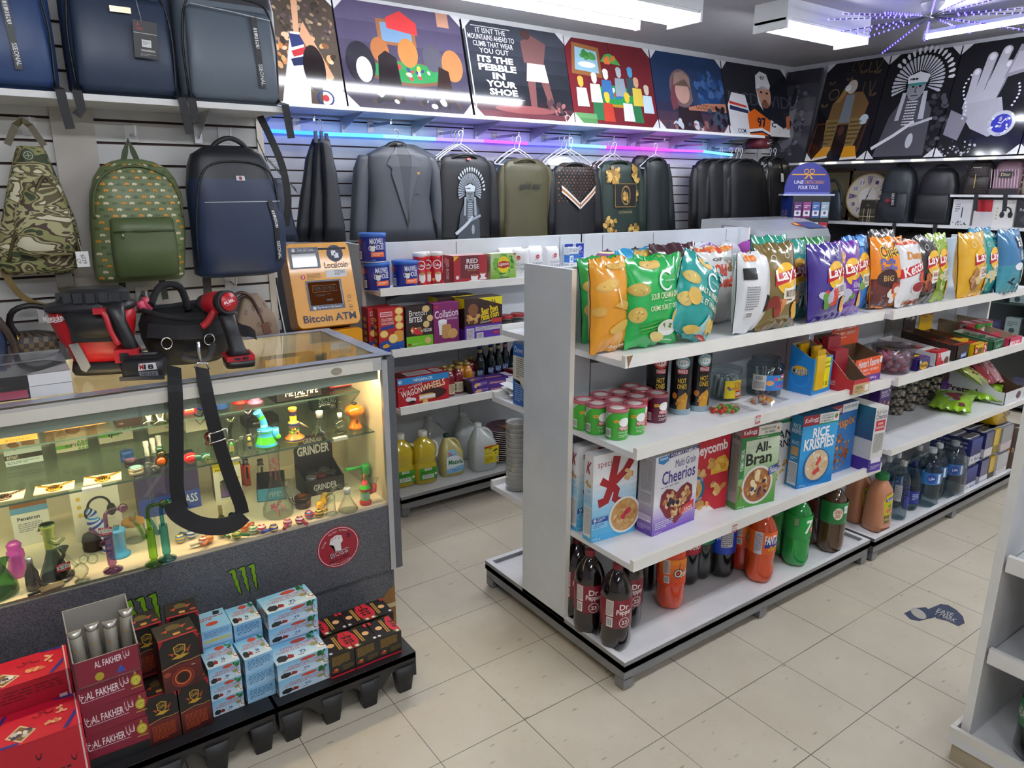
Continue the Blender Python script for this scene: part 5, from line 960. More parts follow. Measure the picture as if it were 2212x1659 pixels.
def beer(neck):
 b=B().lathe([(.026,0),(.029,.004),(.029,.11),(.024,.135),(.0145,.155),(.0125,.19),(.0125,.205)],'0c1416:r.08:c.6',20)
 b.dec(CY(.0293,.03,.07,-.5),[('e',.5,.5,.1,.3,'1c3a7a'),('t',.42,.3,.58,.7,'BAY','c8d4ec',.02)],o0=3e-4)
 return[('bottle',b),('neck_label',B().lathe([(.0165,.148),(.0135,.158),(.0132,.185),(.0132,.195)],neck,18)),('cap',B().lathe([(.0135,.203),(.0145,.204),(.0135,.212)],'2a4a9a:m.5:r.3',14))]
BE,BK=fix(beer('c9ba84:r.4')),fix(beer('c0808a:r.4'))
for px,py,me,lb in((1037,829,BE,'dark beer bottle with a cream neck label, first of the row'),(1060,824,BE,'dark beer bottle with a cream neck label, second of the row'),(1076,820,BE,'dark beer bottle with a cream neck label, third of the row'),(1091,817,BK,'dark beer bottle with a pink neck label'),(1040,812,BE,'dark beer bottle behind the first of the row'),(1062,808,BE,'dark beer bottle behind the second of the row')):
 T('beer_bottle',lb,'bottle',me,put(px,py,A3),group='dark beer bottles')
pf=[('r',0,0,1,1,'45207a'),('l',.1,.25,.35,.8,4,'b9a0d8'),('p',[(.4,.3),(.75,.2),(.78,.45),(.42,.6)],'b07a84'),('r',.86,.05,1,.95,'cfc8d4'),('h',.1,.5,.06,.2,4,['d8b07a'],.05)]
w,d,h,p,rz=px_box((1008,858),(1003,852),(1107,836),(1008,836),A3)
for k in range(2):
 T('wafer_box',['purple wafer box lying flat, lower of two','purple wafer box lying flat on the other'][k],'box',carton(w*.93,.09,.036,'45207a',pf,(),pf,cols={'l':'1c1420'}),(p[0]+.01*(1-k),p[1],p[2]+k*.0365),rz+.03*k,'flat purple wafer boxes')
for k in range(2):
 T('cake_box',['small red dessert box, lower of two, past the wafer boxes','small red dessert box on top with a clear window'][k],'box',carton(.11,.09,.03,'7a1c24',[('r',.1,.2,.9,.8,'b06a6a')],(),[('r',.15,.2,.8,.85,'b9a8a8')]),tuple(Vector(put(1122,846,A3))+Vector((0,.03,k*.0305))),group='small red dessert boxes')
T('tea_bottle','blue iced tea bottle at the back of the shelf near the end panel','bottle',pet(.2,.033,'101c28:r.1:c.5','12306a',(.28,.6,'1c3f5a:r.3',[('t',.38,.1,.58,.4,'NESTEA','c8d8e0',.02),('e',.5,.65,.06,.2,'8a9a2a')],-.5)),put(1113,820,A3))
def oil():
 b=B().loft([(0,0,0,.055,.048,3.4),(.008,0,0,.063,.056,3.6),(.05,0,0,.066,.058,3.6),(.11,0,0,.064,.056,3.4),(.118,0,0,.058,.05,3),(.13,0,0,.062,.053,3),(.19,0,0,.062,.053,3),(.225,0,0,.05,.045,2.6),(.245,0,0,.026,.026,2),(.262,0,0,.02,.02,2)],'c0a81c:r.08:c.7:v.12',26)
 return[('bottle',b),('grip',B().tube(smooth([(.052,-.01,.225),(.074,-.01,.2),(.076,-.01,.15),(.062,-.01,.13)],4),.007,'d8d4c4:r.4',8)),('cap',B().lathe([(.022,.256),(.024,.257),(.024,.282),(.021,.285)],'d8d4c8:r.4',18)),('label',B().dec((lambda x,y,o:(-.048+x,-.0605-o,.03+y),.1,.065),[('r',0,0,1,1,'3f9a24'),('r',.3,.78,.7,.98,'e6ecd8'),('t',.34,.81,.66,.95,'GOLDEN','2a4a1c',.01),('l',.1,.5,.9,.72,2,'1c4a14'),('r',.15,.08,.8,.42,'e6e6dc'),('l',.2,.12,.75,.38,4,'6a6a5a'),('e',.92,.4,.07,.1,'e6ecd8'),('t',.89,.36,.95,.44,'4L','2a4a1c')]))]
OIm=fix(oil())
T('oil_jug','clear jug of golden oil with a green label in full view','oil jug',OIm,put(916,1038,ZB),-.1,group='golden oil jugs')
T('oil_jug','clear jug of golden oil half hidden by the counter','oil jug',OIm,put(868,1046,ZB),-.1,group='golden oil jugs')
mz=[('p',[(.0,0),(.85,.02),(1,.2),(.95,.45),(.7,.72),(.4,1),(.12,.95),(.02,.7)],'e6ecee'),('p',[(.0,0),(.85,.02),(1,.2),(.96,.3),(.0,.18)],'8fc4e4'),('p',[(.04,.7),(.3,.78),(.65,.76),(.4,1),(.12,.95)],'8fc4e4'),('t',.12,.36,.92,.56,'Mazola','1c7a44',.03),('e',.18,.82,.09,None,'d86a6a'),('l',.3,.06,.8,.16,2,'3a6a9a'),('w',[(.02,.68),(.4,.76),(.75,.66)],.015,'2a4a5a')]
T('oil_jug','cloudy yellow oil jug with a dark green cap','oil jug',jug(.13,.1,.235,'b9ae6a:r.25:c.3','14382e:r.4',(-.045,.02,.105,.14,mz)),put(974,1022,ZB),-.15)
vl=[('r',0,0,1,1,'e8d41c'),('p',[(0,.84),(1,.96),(1,1),(0,.95)],'b8302a'),('t',.05,.78,.5,.88,'NO NAME','2a2418',.01),('t',.05,.64,.7,.75,'pure white vinegar','3a3a8a',.0),('t',.05,.52,.5,.61,'vinaigre blanc','3a3a8a',0),('h',.78,.62,.14,.12,9,['2a3a24','8a2a24','5a5a2a'],.06),('l',.06,.08,.6,.4,5,'a89a2a'),('bc',.85,.1,.97,.35)]
JV=lambda lab:jug(.15,.12,.27,'c3c8c6:r.25:c.3','dcdcd8:r.4',(-.015,.045,.088,.105,vl)if lab else None)
T('vinegar_jug','frosted vinegar jug with a yellow label in front','jug',JV(1),put(1042,1010,ZB),-.12,group='frosted vinegar jugs')
VJ=fix(JV(0))
for px,py,lb in((1010,985,'frosted vinegar jug directly behind the labelled one'),(996,968,'frosted vinegar jug in the back row under the shelf'),(938,992,'frosted jug standing behind the oil jugs')):
 T('vinegar_jug',lb,'jug',VJ,put(px,py,ZB),-.12,group='frosted vinegar jugs')
pb=B().lathe([(.055,0),(.075,.004),(.125,.014),(.128,.016),(.124,.017),(.075,.008),(.001,.008)],['dcd8d2:r.3','dcd8d2:r.3','dcd8d2:r.3','dcd8d2:r.3','5a2a34:r.3','5a2a34:r.3'],40)
pt_=B().lathe([(.055,0),(.075,.004),(.125,.014),(.128,.016),(.124,.017),(.075,.008),(.001,.008)],['dcd8d2:r.3','dcd8d2:r.3','dcd8d2:r.3','dcd8d2:r.3','4a2a34:r.3','4a2a34:r.3'],40)
st=[('p',[(.5+(.36 if k%2==0 else .17)*cos(k*pi/8),.5+(.36 if k%2==0 else .17)*sin(k*pi/8))for k in range(16)],c)for c in('8a5a4a',)]
pt_.dec((lambda x,y,o:(-.075+x,-.075+y,.0085+o),.15,.15),[('h',.5,.5,.45,None,40,['7a2a34','8a7a5a','3a3a5a','5a6a5a','6a3a5a'],.09)]+st+[('e',.5,.5,.12,None,'a83a34')])
pm,pmt=fix(pb),fix(pt_)
q=put(1092,992,ZB)
for k in range(15):
 T('melamine_plate','patterned plate in the tall stack by the vinegar, %s from the bottom'%(ORD[k])if k<14 else 'patterned plate with a starburst on top of the tall stack','plate',pmt if k==14 else pm,(q[0]+.03+.002*sin(k*2.1),q[1]+.03+.002*cos(k*1.7),q[2]+.0125*k),k*.3,group='stack of patterned plates')
cb=B()
for k in range(14):cb.lathe([(.038,.02*k),(.042,.02*k+.002),(.0445,.02*k+.0195),(.046,.02*k+.02),(.0445,.0215+.02*k)],'d9d7d3:r.45',22,cap0=(k==0),cap1=(k==13))
cb.lathe([(.047,-.0005),(.048,.15),(.0465,.285),(.02,.305),(.003,.318)],'f8fafa:g.6:r.15',20)
T('foam_cup_sleeve','tall wrapped sleeve of white foam cups on the low rear shelf','cups',cb,tuple(Vector((.43,.335,.4615))))
bxf=[('r',0,0,1,1,'2c66b4'),('p',[(0,.42),(.5,.4),(.75,.3),(1,.28),(1,.8),(0,.8)],'e2dccb'),('r',0,.8,1,1,'2c66b4'),('t',.12,.86,.7,.95,'Dove','dfeaf6',.0),('l',.25,.45,.85,.78,10,'6a6a70'),('l',.15,.06,.8,.36,9,'a8c4e6')]
T('blue_carton','tall white and blue carton on the upper rear shelf','box',carton(.05,.085,.235,'2c66b4',[('r',0,.1,1,1,'2f55a0'),('r',0,.0,1,.4,'2c66b4')],bxf),tuple(Vector((.40,.245,.8395))),.0)
pp=B();rg=random.Random(3)
for k in range(5):
 a=rg.uniform(0,3);pp.grid(lambda u,v:((u-.5)*.12*cos(a)-(v-.5)*.08*sin(a),(u-.5)*.12*sin(a)+(v-.5)*.08*cos(a),.004+.006*k+.02*u*u*(k%3)+.004*noise.noise(Vector((u*5,v*5,k)))),8,6,'e4e4e2:r.5',sm=True)
T('paper_scraps','crumpled white papers on the upper rear shelf','papers',pp,(.45,.36,.8395))
# glass display counter
def granite():
 m,nt,out=newmat('speckled_laminate');L=nt.links.new
 b=nt.nodes.new('ShaderNodeBsdfPrincipled');b.inputs['Roughness'].default_value=.38
 tc=nt.nodes.new('ShaderNodeTexCoord');nz=node(nt,'ShaderNodeTexNoise',Scale=420.,Detail=2.);L(tc.outputs['Object'],nz.inputs[0])
 r=nt.nodes.new('ShaderNodeValToRGB');L(nz.outputs[0],r.inputs[0])
 e=r.color_ramp.elements;e[0].position=.38;e[0].color=(*lin('37383c'),1);e[1].position=.62;e[1].color=(*lin('6a6c72'),1)
 L(r.outputs[0],b.inputs[0]);L(b.outputs[0],out.inputs[0]);return m
GRN=granite();CRM='c9bda2:r.5';GL='f3f8f6:g1'
KX0,KX1,KF,KB,KT=-2.3,-.085,.385,.975,1.066
k=[]
body=B();body.box(KX0,KF,.25,KX1-.03,KF+.02,.508,GRN);body.box(KX0,KF+.016,0,KX1-.012,KF+.03,.25,GRN)
body.prism([(KX1-.10,.06),(KX1-.07,.125),(KX1-.035,.16),(KX1-.0118,.17),(KX1-.0118,0),(KX1-.05,0)],'8a6234:r.8:v.25',KF+.0152,KF+.0145,'y')
body.box(KX1-.085,KF+.009,.085,KX1-.0117,KF+.0148,.10,'c9b48a:r.6')
body.box(KX0,KF+.03,.10,KX1-.012,KB,.12,'3a3a3c');body.box(KX1-.03,KF+.03,0,KX1-.012,KB-.02,.25,{'r':GRN,'':'4a4a4c'})
k.append(('lower_panel',body))
k.append(('end_panel',B().box(KX1-.012,KF-.004,.25,KX1+.016,KB,KT-.004,GRN)))
k.append(('corner_strip',B().box(KX1-.032,KF-.006,.25,KX1-.012,KF+.012,KT-.012,'bfc1c6:r.3:m.6')))
ins=B();ins.box(KX0,KF+.006,.503,KX1-.013,KB,.52,{'t':'d6cbb4:r.45','':CRM});ins.box(KX1-.03,KF+.01,.52,KX1-.0125,KB-.01,1.02,CRM);ins.box(KX0,KB-.02,.52,KX1-.013,KB-.008,1.0,'b7b0a2:r.5')
k.append(('lining',ins))
seam=-.877
k.append(('front_glass',B().box(KX0,KF+.002,.512,seam+.004,KF+.006,1.024,GL)))
k.append(('front_glass',B().box(seam-.004,KF+.008,.512,KX1-.033,KF+.012,1.024,GL)))
k.append(('top_rail',B().box(KX0,KF-.004,1.02,KX1-.032,KF+.02,KT-.001,'c3c3c2:r.3:m.4').box(KX0,KB-.02,1.0,KX1-.013,KB,KT-.001,'b3b4b8:r.35:m.4').box(KX1-.03,KF+.02,1.02,KX1-.012,KB-.02,KT-.001,'b3b4b8:r.35:m.4')))
k.append(('top_glass',B().box(KX0,KF,KT-.001,KX1+.012,KB,KT+.004,GL)))
tp=B()
def tape(p,q,w_,s):
 d=(Vector(q)-Vector(p));n=40;nn=Vector((-d.y,d.x,0)).normalized()
 rg=random.Random(s)
 v=[]
 for i in range(n+1):
  c=Vector(p)+d*i/n;v+=[tuple(c+nn*(w_/2+rg.uniform(-.002,.002))),tuple(c-nn*(w_/2+rg.uniform(-.002,.002)))]
 n0=len(tp.v);tp.v+=v
 for i in range(n):tp.face((n0+2*i,n0+2*i+1,n0+2*i+3,n0+2*i+2),'a9b0be:r.35:m.35:v.2')
zt=KT+.0046
tape((KX0,KF+.022,zt),(KX1+.01,KF+.022,zt),.045,1);tape((KX0,KB-.02,zt+.0002),(KX1+.01,KB-.02,zt+.0002),.042,2);tape((KX1-.012,KF+.0,zt+.0004),(KX1-.012,KB,zt+.0004),.05,3)
k.append(('edge_tape',tp))
ch=B();ch.dec((lambda x,y,o:(KX0+x,KF-.0042-o,1.021+y),KX1-.032-KX0,.043),[('r',0,.0,.985,.8,'d3cfc4:r.4'),('e',.925,.4,.009,.3,'8f8a78'),('e',.4,.3,.004,.2,'8f8a78')])
k.append(('rail_facing',ch))
k.append(('light_housing',B().box(KX0,KF+.022,.982,KX1-.035,KF+.026,1.02,'a5a89e:r.4').box(KX0,KF+.026,1.012,KX1-.035,KF+.062,1.02,'a5a89e:r.4')))
k.append(('light_strip',B().box(KX0+.02,KF+.032,.997,KX1-.04,KF+.056,1.0115,'ffdcaa:e75')))
KS1,KS2=.775,.9
for z,y,nm in((KS1,.465,'glass_shelf'),(KS2,.58,'glass_shelf')):
 k.append((nm,B().box(KX0+.01,y,z-.006,KX1-.034,KB-.022,z,{'f':'3f5650:r.2','':'eaf4f0:g.35'})))
for x in(-.62,-.25,-1.02):
 k.append(('shelf_clip',B().box(x-.025,.457,KS1-.008,x+.025,.475,KS1+.002,'c9c9c6:r.35')))
T('display_counter','grey speckled glass display counter full of smoking glassware','display counter',k)
def claw(px0,py0,px1,py1,label):
 a=U(px0,py1,Y=KF-.001);b_=U(px1,py0,Y=KF-.001);W=b_.x-a.x;H=b_.z-a.z
 b=B();F=(lambda x,y,o:(x,-o,y),W,H)
 def stroke(ox,lean,c,g):
  L_=[(0,.93),(.10,.97),(.22,.98),(.24,.8),(.22,.62),(.26,.55),(.24,.34),(.26,.28),(.24,.02),(.17,.2),(.18,.32),(.13,.4),(.14,.6),(.10,.7),(.12,.86)]
  cx,cy=.17,.55
  return('p',[(ox+(cx+(x-cx)*(1+g))+lean*(1-y),cy+(y-cy)*(1+g*.25))for x,y in L_],c)
 def tri(ox,lean,c,g):
  q=stroke(ox,lean,c,g)[1];idx=[(0,1,14),(1,2,14),(14,2,3),(14,3,13),(13,3,4),(13,4,12),(12,4,5),(12,5,11),(11,5,6),(11,6,10),(10,6,7),(10,7,9),(9,7,8)]
  return[('p',[q[i]for i in t],c)for t in idx]
 it=[]
 for ox,le in((.0,.12),(.33,.06),(.66,.0)):
  it+=tri(ox,le,'10140e:r.4',.35)+tri(ox,le,'6f9a1c:r.4',0)
 b.dec(F,it,o0=.0006,step=2e-6)
 T('claw_sticker',label,'sticker',b,loc=(a.x,a.y,a.z))
claw(498,1214,556,1293,'green claw mark sticker in full view on the counter front')
claw(275,1277,345,1368,'green claw mark sticker half behind the black coal boxes')
bs=B();R_=.079
bs.dec((lambda x,y,o:(x-R_,-o,y-R_),2*R_,2*R_),[('e',.5,.5,.5,.5,'9a1a2e:r.35'),('o',.5,.5,.47,.47,.03,'e6dcdc'),('p',[(.30,.62),(.34,.74),(.48,.8),(.6,.76),(.62,.62),(.56,.56),(.56,.4),(.42,.4),(.40,.56)],'e9e6e4'),('t',.27,.27,.73,.42,'BOSS','f0ecec',.03,.1),('t',.27,.27,.73,.42,'BOSS','2a1a1e',.0,.1),('t',.27,.17,.73,.24,'REVOLUTION','2a1014',.02,.08),('w',[(.36,.7),(.4,.74)],.012,'9a1a2e'),('w',[(.44,.72),(.48,.77)],.012,'9a1a2e'),('w',[(.52,.7),(.56,.74)],.012,'9a1a2e'),('r',.72,.66,.8,.76,'5a1a44'),('t',.1,.64,.26,.68,'NO FEE','e6dcdc',.0,.9),('t',.3,.85,.5,.89,'NO PIN','e6dcdc',0,.2),('t',.55,.85,.75,.89,'NO TRICKS','e6dcdc',0,-.3),('t',.28,.1,.48,.13,'PAS DE NIP','e6dcdc',0,-.25),('t',.5,.1,.74,.13,'AUCUN FRAIS','e6dcdc',0,.2)],o0=.0006)
p=U(731,1181,Y=KF);T('round_sticker','round dark red phone card sticker with a white fist on the counter front','sticker',bs,loc=(p.x,p.y,p.z),rot=(0,-.06,0))
# coal and tobacco cartons on black plastic stands before the counter
CZ0=.14
def stand(label,x0,x1,y0=.03,y1=.36):
 top=B();w=x1-x0
 top.box(x0,y0,.118,x1,y1,.1385,'1b1b1d:r.5')
 fr=B()
 n=26;pts=[(x0,.139),(x1,.139)]
 for i in range(n+1):
  t=i/n;z=.052+.045*max(0.,-cos(t*pi*6))**.6
  pts.append((x1-w*t,z if 0<i<n else .05))
 for i in range(n):
  a,c=pts[2+i],pts[3+i]
  for y,fl in((y0,0),(y1,1)):fr.poly([(a[0],y,a[1]),(a[0],y,.137),(c[0],y,.137),(c[0],y,c[1])][::-1 if not fl else 1],'1b1b1d:r.45')
 for x,fl in((x0,1),(x1,0)):fr.poly([(x,y0,.06),(x,y1,.06),(x,y1,.137),(x,y0,.137)],'1b1b1d:r.45')
 ps=[('deck',top),('skirt',fr)]
 for i in range(4):
  cx=x0+.04+(w-.08)*i/3
  for y in(y0+.02,y1-.02):
   l=B();l.loft([(0,cx,y,.024,.018,6),(.10,cx,y,.038,.026,6)],'19191b:r.5',12);ps.append(('leg',l))
 return T('plastic_stand',label,'stand',ps,group='black plastic display stands')
stand('black plastic stand at the counter corner under the small coal boxes',-.665,-.205)
stand('black plastic stand under the tobacco and blue coal boxes',-1.14,-.675)
stand('black plastic stand in the corner below the big red cartons',-1.66,-1.15)
bt=[('p',[(.0,0),(.2,0),(.34,.35),(.34,.65),(.2,1),(0,1)],'b81c2e'),('h',.1,.5,.08,.3,7,['2a0c10','1a0a0c'],.08),('h',.16,.08,.12,.06,8,['4a6a2a','6a8a3a'],.07),('e',.13,.08,.07,None,'d8d4d0'),('w',[(.42,.9),(.42,.15)],.05,'b08a3c'),('w',[(.5,.9),(.5,.15)],.05,'b08a3c'),('e',.72,.5,.14,None,'d8a878'),('e',.9,.1,.07,None,'d4d4d4'),('r',.86,.82,.98,.98,'b81c2e')]
bf=[('r',0,0,1,.08,'b01c2e'),('l',.08,.5,.8,.92,9,'9a7a2c'),('l',.5,.18,.95,.42,5,'6a5a2a'),('h',.2,.25,.1,.1,8,['b8501c','8a2a1c','d89a2c'],.06)]
CB=fix(carton(.081,.10,.08,'171518',bf,bf,bt))
CB2=fix(carton(.081,.10,.08,'171518',bf,bf,[tuple([i[0]]+[1-v if j==0 else v for j,v in enumerate(i[1:])])if i[0]=='e' else('p',[(1-x,y)for x,y in i[1]],i[2])if i[0]=='p' else('w',[(1-x,y)for x,y in i[1]],i[2],i[3])if i[0]=='w' else('r',1-i[3],i[2],1-i[1],i[4],i[5])if i[0]=='r' else('h',1-i[1])+i[2:]for i in bt]))
nm=('by the blue boxes','in the middle','at the counter corner')
for r in range(2):
 for c in range(3):
  T('coal_box','small black and red coal box %s of the %s row'%(nm[c],('front','rear')[r]),'coal box',(CB2 if(r+c)%2==0 else CB),(-.448+.083*c+.028*r,.105+.115*r,CZ0),[.0,.02,-.02][c],group='small black coal boxes')
def blue(w,d,h,side=False):
 sm=[('g',0,0,1,1,'c9dcea','7fbce0',5),('e',.6,.85,.16,.1,'b8402c'),('t',.2,.58,.95,.72,'COCONUT SHELL CHARCOAL','b03a3c',.006),('t',.1,.44,.95,.57,'CHARBON DE COQUILLES','b03a3c',.006),('p',[(.06,.1),(.18,.06),(.26,.16),(.24,.34),(.12,.38),(.05,.28)],'1e2226'),('p',[(.24,.14),(.36,.12),(.38,.26),(.28,.34)],'8a1f1c'),('t',.5,.2,.62,.34,'72' if w>.1 else '36','24447a',.02),('l',.45,.1,.68,.17,1,'24447a'),('e',.82,.42,.08,.09,'8a8a5a'),('h',.88,.85,.09,.12,9,['1f6a34','2f8a44','14502a'],.05),('w',[(.89,.3),(.88,.78)],.012,'7a5a34'),('e',.9,.2,.07,.1,'efe9e2'),('e',.95,.26,.06,.09,'6a4a34'),('e',.95,.27,.04,.06,'efe9e2')]
 fr=sm if not side else[('g',0,0,1,1,'9cc8e4','86bce0',2),('o',.5,.5,.46,.44,.03,'5a90c0'),('l',.1,.25,.9,.85,6,'33568a')]
 return fix(carton(w,d,h,'8cc0e0',fr,sm,sm if not side else[(i[0],)+i[1:]for i in sm]))
A_,Bb,C_=blue(.158,.105,.054),blue(.083,.105,.0495,True),blue(.088,.105,.0525)
for k in range(2):T('coal_box','wide pale blue coal box in the front pile, '+('under' if k==0 else 'on top'),'coal box',A_,(-.568,.118,CZ0+.0545*k),0,'pale blue coal boxes')
for k in range(4):T('coal_box','wide pale blue coal box in the rear pile by the counter, %s from the bottom'%ORD[k],'coal box',A_,(-.553,.232,CZ0+.0545*k),.03 if k==3 else 0,'pale blue coal boxes')
for k in range(3):T('coal_box','narrow blue coal box in the front middle pile, %s from the bottom'%ORD[k],'coal box',Bb,(-.692,.143,CZ0+.05*k),.02*k,'pale blue coal boxes')
for k in range(4):T('coal_box','narrow blue coal box in the rear middle pile, %s from the bottom'%ORD[k],'coal box',Bb,(-.685,.258,CZ0+.05*k),0,'pale blue coal boxes')
for k in range(3):T('coal_box','blue coal box in the front pile touching the black tobacco boxes, %s from the bottom'%ORD[k],'coal box',C_,(-.788,.143,CZ0+.053*k),0,'pale blue coal boxes')
yb=fix(carton(.088,.105,.0525,'8cc0e0',[('g',0,0,1,1,'a8cce4','86bce0',2),('l',.1,.5,.9,.9,4,'5a7aa8'),('r',.08,.22,.92,.38,'c9c870')],(),[('e',.45,.3,.2,.1,'b8402c'),('l',.1,.5,.9,.7,2,'b03a3c'),('p',[(.6,.75),(.8,.72),(.85,.9),(.65,.95)],'1e2226')]))
for k in range(4):T('coal_box','blue coal box in the rear pile with a yellow stripe, %s from the bottom'%ORD[k],'coal box',yb,(-.776,.258,CZ0+.053*k),0,'pale blue coal boxes')
def tob(w,h,big=False):
 gold='b8902c'
 cr=[('p',[(.34,.83),(.5,.87),(.66,.83),(.64,.7),(.5,.62),(.36,.7)],gold),('p',[(.37,.815),(.5,.85),(.63,.815),(.61,.71),(.5,.645),(.39,.71)],'221a18'),('t',.4,.73,.6,.81,'Gold',gold,.01,.1),('p',[(.2,.74),(.34,.72),(.32,.66)],'a8401c'),('p',[(.8,.8),(.66,.72),(.7,.66)],'a8401c'),('p',[(.26,.62),(.42,.66),(.58,.66),(.74,.64),(.5,.59)],gold)]
 f=[('g',0,0,1,.48,'3a0a0a','5a1414',4),('r',0,.48,1,1,'151315'),('p',[(0,.86),(.12,1),(0,1)],'9a1424'),('p',[(1,.86),(.88,1),(1,1)],'9a1424'),('w',[(0,.46),(.3,.5),(.5,.52),(.75,.5),(1,.52)],.025,'b8844c')]+cr
 f+=[('o',.5,.22,.3,None,.2,'7a2418'),('o',.5,.22,.22,None,.2,'b85a2c'),('e',.5,.22,.13,None,'1a0808'),('e',.12,.36,.1,.05,'8a3a2c'),('l',.75,.38,.92,.42,1,'c8b8b0')]if big else[('l',.12,.08,.85,.4,9,'a8441c')]
 t=[('r',0,0,1,1,'171415'),('p',[(0,0),(1,0),(1,.08),(0,.08)],'9a1424'),('p',[(.3,.75),(.5,.85),(.7,.72),(.66,.5),(.36,.5)],'5a4a24'),('p',[(.15,.5),(.35,.6),(.3,.4)],'a8401c'),('p',[(.85,.65),(.66,.6),(.7,.45)],'a8401c'),('e',.86,.25,.1,.07,'a83a2c'),('r',.42,.14,.6,.28,'b8823c')]
 return carton(w,.085,h,'191517',f,[('r',0,.5,1,1,'151315'),('r',0,0,1,.5,'3a0c0c')],t,cols={'l':'1c1416'})
t1,t2=fix(tob(.08,.15)),fix(tob(.1,.16,True))
T('tobacco_box','black and red tobacco box at the foot beside the maroon cartons','tobacco box',t1,(-.962,.112,CZ0),0,'black and red tobacco boxes')
T('tobacco_box','black and red tobacco box at the foot beside the blue piles','tobacco box',t1,(-.878,.112,CZ0),0,'black and red tobacco boxes')
T('tobacco_box','black and red tobacco box on the second tier facing forward','tobacco box',t2,(-.902,.105,CZ0+.1505),.04,'black and red tobacco boxes')
for i,(x,y,z,lb)in enumerate(((-.968,.215,0,'lower rear tobacco box near the open carton'),(-.966,.222,.1505,'upper rear tobacco box next to the open carton of foil tubes'),(-.876,.222,0,'lower rear tobacco box behind the front pair'),(-.862,.225,.1505,'upper rear tobacco box in front of the claw sticker'))):
 T('tobacco_box',lb,'tobacco box',fix(tob(.085,.15))if i==0 else bpy.data.objects['tobacco_box.003'].data,(x,y,CZ0+z),[0,.05,0,-.08][i],'black and red tobacco boxes')
af=[('r',0,0,1,1,'7a1630'),('t',.12,.42,.62,.72,'AL FAKHER','e8e0e2',.015),('t',.64,.45,.78,.85,'الف','e8e0e2',.01),('t',.02,.35,.12,.75,'اخر','e8e0e2',.01),('w',[(.05,.36),(.7,.36)],.008,'e8e0e2'),('e',.89,.55,.085,.22,'a89a2c'),('e',.89,.55,.065,.16,'c8c44a'),('t',.84,.45,.94,.65,'الفاخر','3a4a1c',0),('w',[(.8,.26),(.98,.26)],.02,'a89a2c'),('p',[(.86,.8),(.89,.95),(.92,.8)],'a89a2c')]
AF=fix(carton(.15,.11,.0735,'7a1630',af))
for k in range(3):T('tobacco_carton','maroon tobacco carton in the pile beside the big red boxes, %s from the bottom'%ORD[k],'carton',AF,(-1.073+.004*(k%2),.125,CZ0+.03+.0745*k),.03*(k-1),'maroon tobacco cartons')
oc=tray(.15,.13,.075,'7a1630:r.35','8f8a84:r.6',hb=.16,hf=.075,front=[('t',.3,.6,.72,.85,'AL FAKHER','e8e0e2',.015),('e',.35,.25,.07,.16,'a89a2c'),('p',[(.6,.15),(.68,.45),(.76,.15)],'3a4a9a'),('t',.74,.6,.84,.92,'الف','e8e0e2',.01)])
T('tobacco_carton','open maroon carton on top of the pile with foil tubes inside','carton',oc,(-1.071,.125,CZ0+.03+.0745*3),.02,'maroon tobacco cartons')
T('pallet_block','black plastic block lifting the maroon pile','block',B().box(-1.14,.07,CZ0-.001,-1.0,.2,CZ0+.029,'1b1b1d:r.5'))
for i in range(4):
 b=B();b.lathe([(.012,0),(.0155,.006),(.0155,.11),(.01,.118)],'9a958a:r.35:m.3:v.2',16)
 b.dec(CY(.0157,.01,.095,-.3),[('e',.25+.25*(j%3),.1+.15*j,.03,.03,'b8842c')for j in range(6)],o0=3e-4)
 b.loft([(.112,0,0,.015,.015,2),(.122,0,0,.016,.008,2),(.13,0,0,.018,.002,2)],'b8b4ac:r.25:m.7',14,nz=.003,ns=60)
 T('foil_tube','spotted foil tube in the open maroon carton, %s from the big red boxes'%ORD[i],'foil tube',b,(-1.125+.036*i,.115+.012*(i%2),CZ0+.03+.0745*3+.004),group='spotted foil tubes',rot=(-.14,.04*(i-1),0),sc=(1,1,1.05 if i==3 else .95))
rf=[('r',0,0,1,1,'b0142a'),('r',.955,0,.975,1,'d8c0c4'),('l',.1,.55,.8,.62,1,'3a0a14'),('l',.12,.35,.8,.5,2,'3a0a14'),('o',.48,.8,.035,.1,.3,'3a0a14',(3.2,6.2)),('o',.85,.62,.035,.1,.3,'3a0a14',(3.2,6.2))]
rt_=[('r',0,0,1,1,'c40f30'),('r',.96,0,.975,1,'d8c0c4'),('r',.01,0,.025,1,'d8c0c4'),('p',[(.16,.3),(.33,.55),(.5,.3),(.33,.05)],'d8c49a'),('p',[(.19,.3),(.33,.5),(.47,.3),(.33,.1)],'7a5a3a'),('h',.33,.3,.12,.1,9,['e8e4e0','c8c4c0','3a3a5a'],.04),('w',[(.05,.3),(.05,.72)],.02,'28287a')]
rt_+=[('p',[(.03,.55),(.07,.55),(.2,.95),(.15,.95)],'28287a'),('p',[(.78,.03),(.83,.03),(.95,.35),(.95,.5)],'28287a'),('p',[(.05,.02),(.3,.02),(.3,.08),(.05,.1)],'28287a'),('p',[(.72,.96),(.95,.9),(.95,.98),(.72,.99)],'28287a'),('h',.68,.35,.1,.06,8,['d89a6a','c86a4a','e0b080'],.04),('h',.8,.62,.05,.14,7,['d8a07a','e0b08a'],.03),('o',.58,.75,.05,.06,.3,'5a0a18',(3.2,6.2)),('o',.66,.68,.05,.06,.3,'5a0a18',(3.2,6.2)),('o',.52,.66,.05,.06,.3,'5a0a18',(3.2,6.2))]
p2=U(178,1562,Y=.0);yb2=U(158,1497,Z=p2.z).y;p1=U(151,1444,Y=yb2);yb1=U(140,1393,Z=p1.z).y
w2,w1=.19,.215
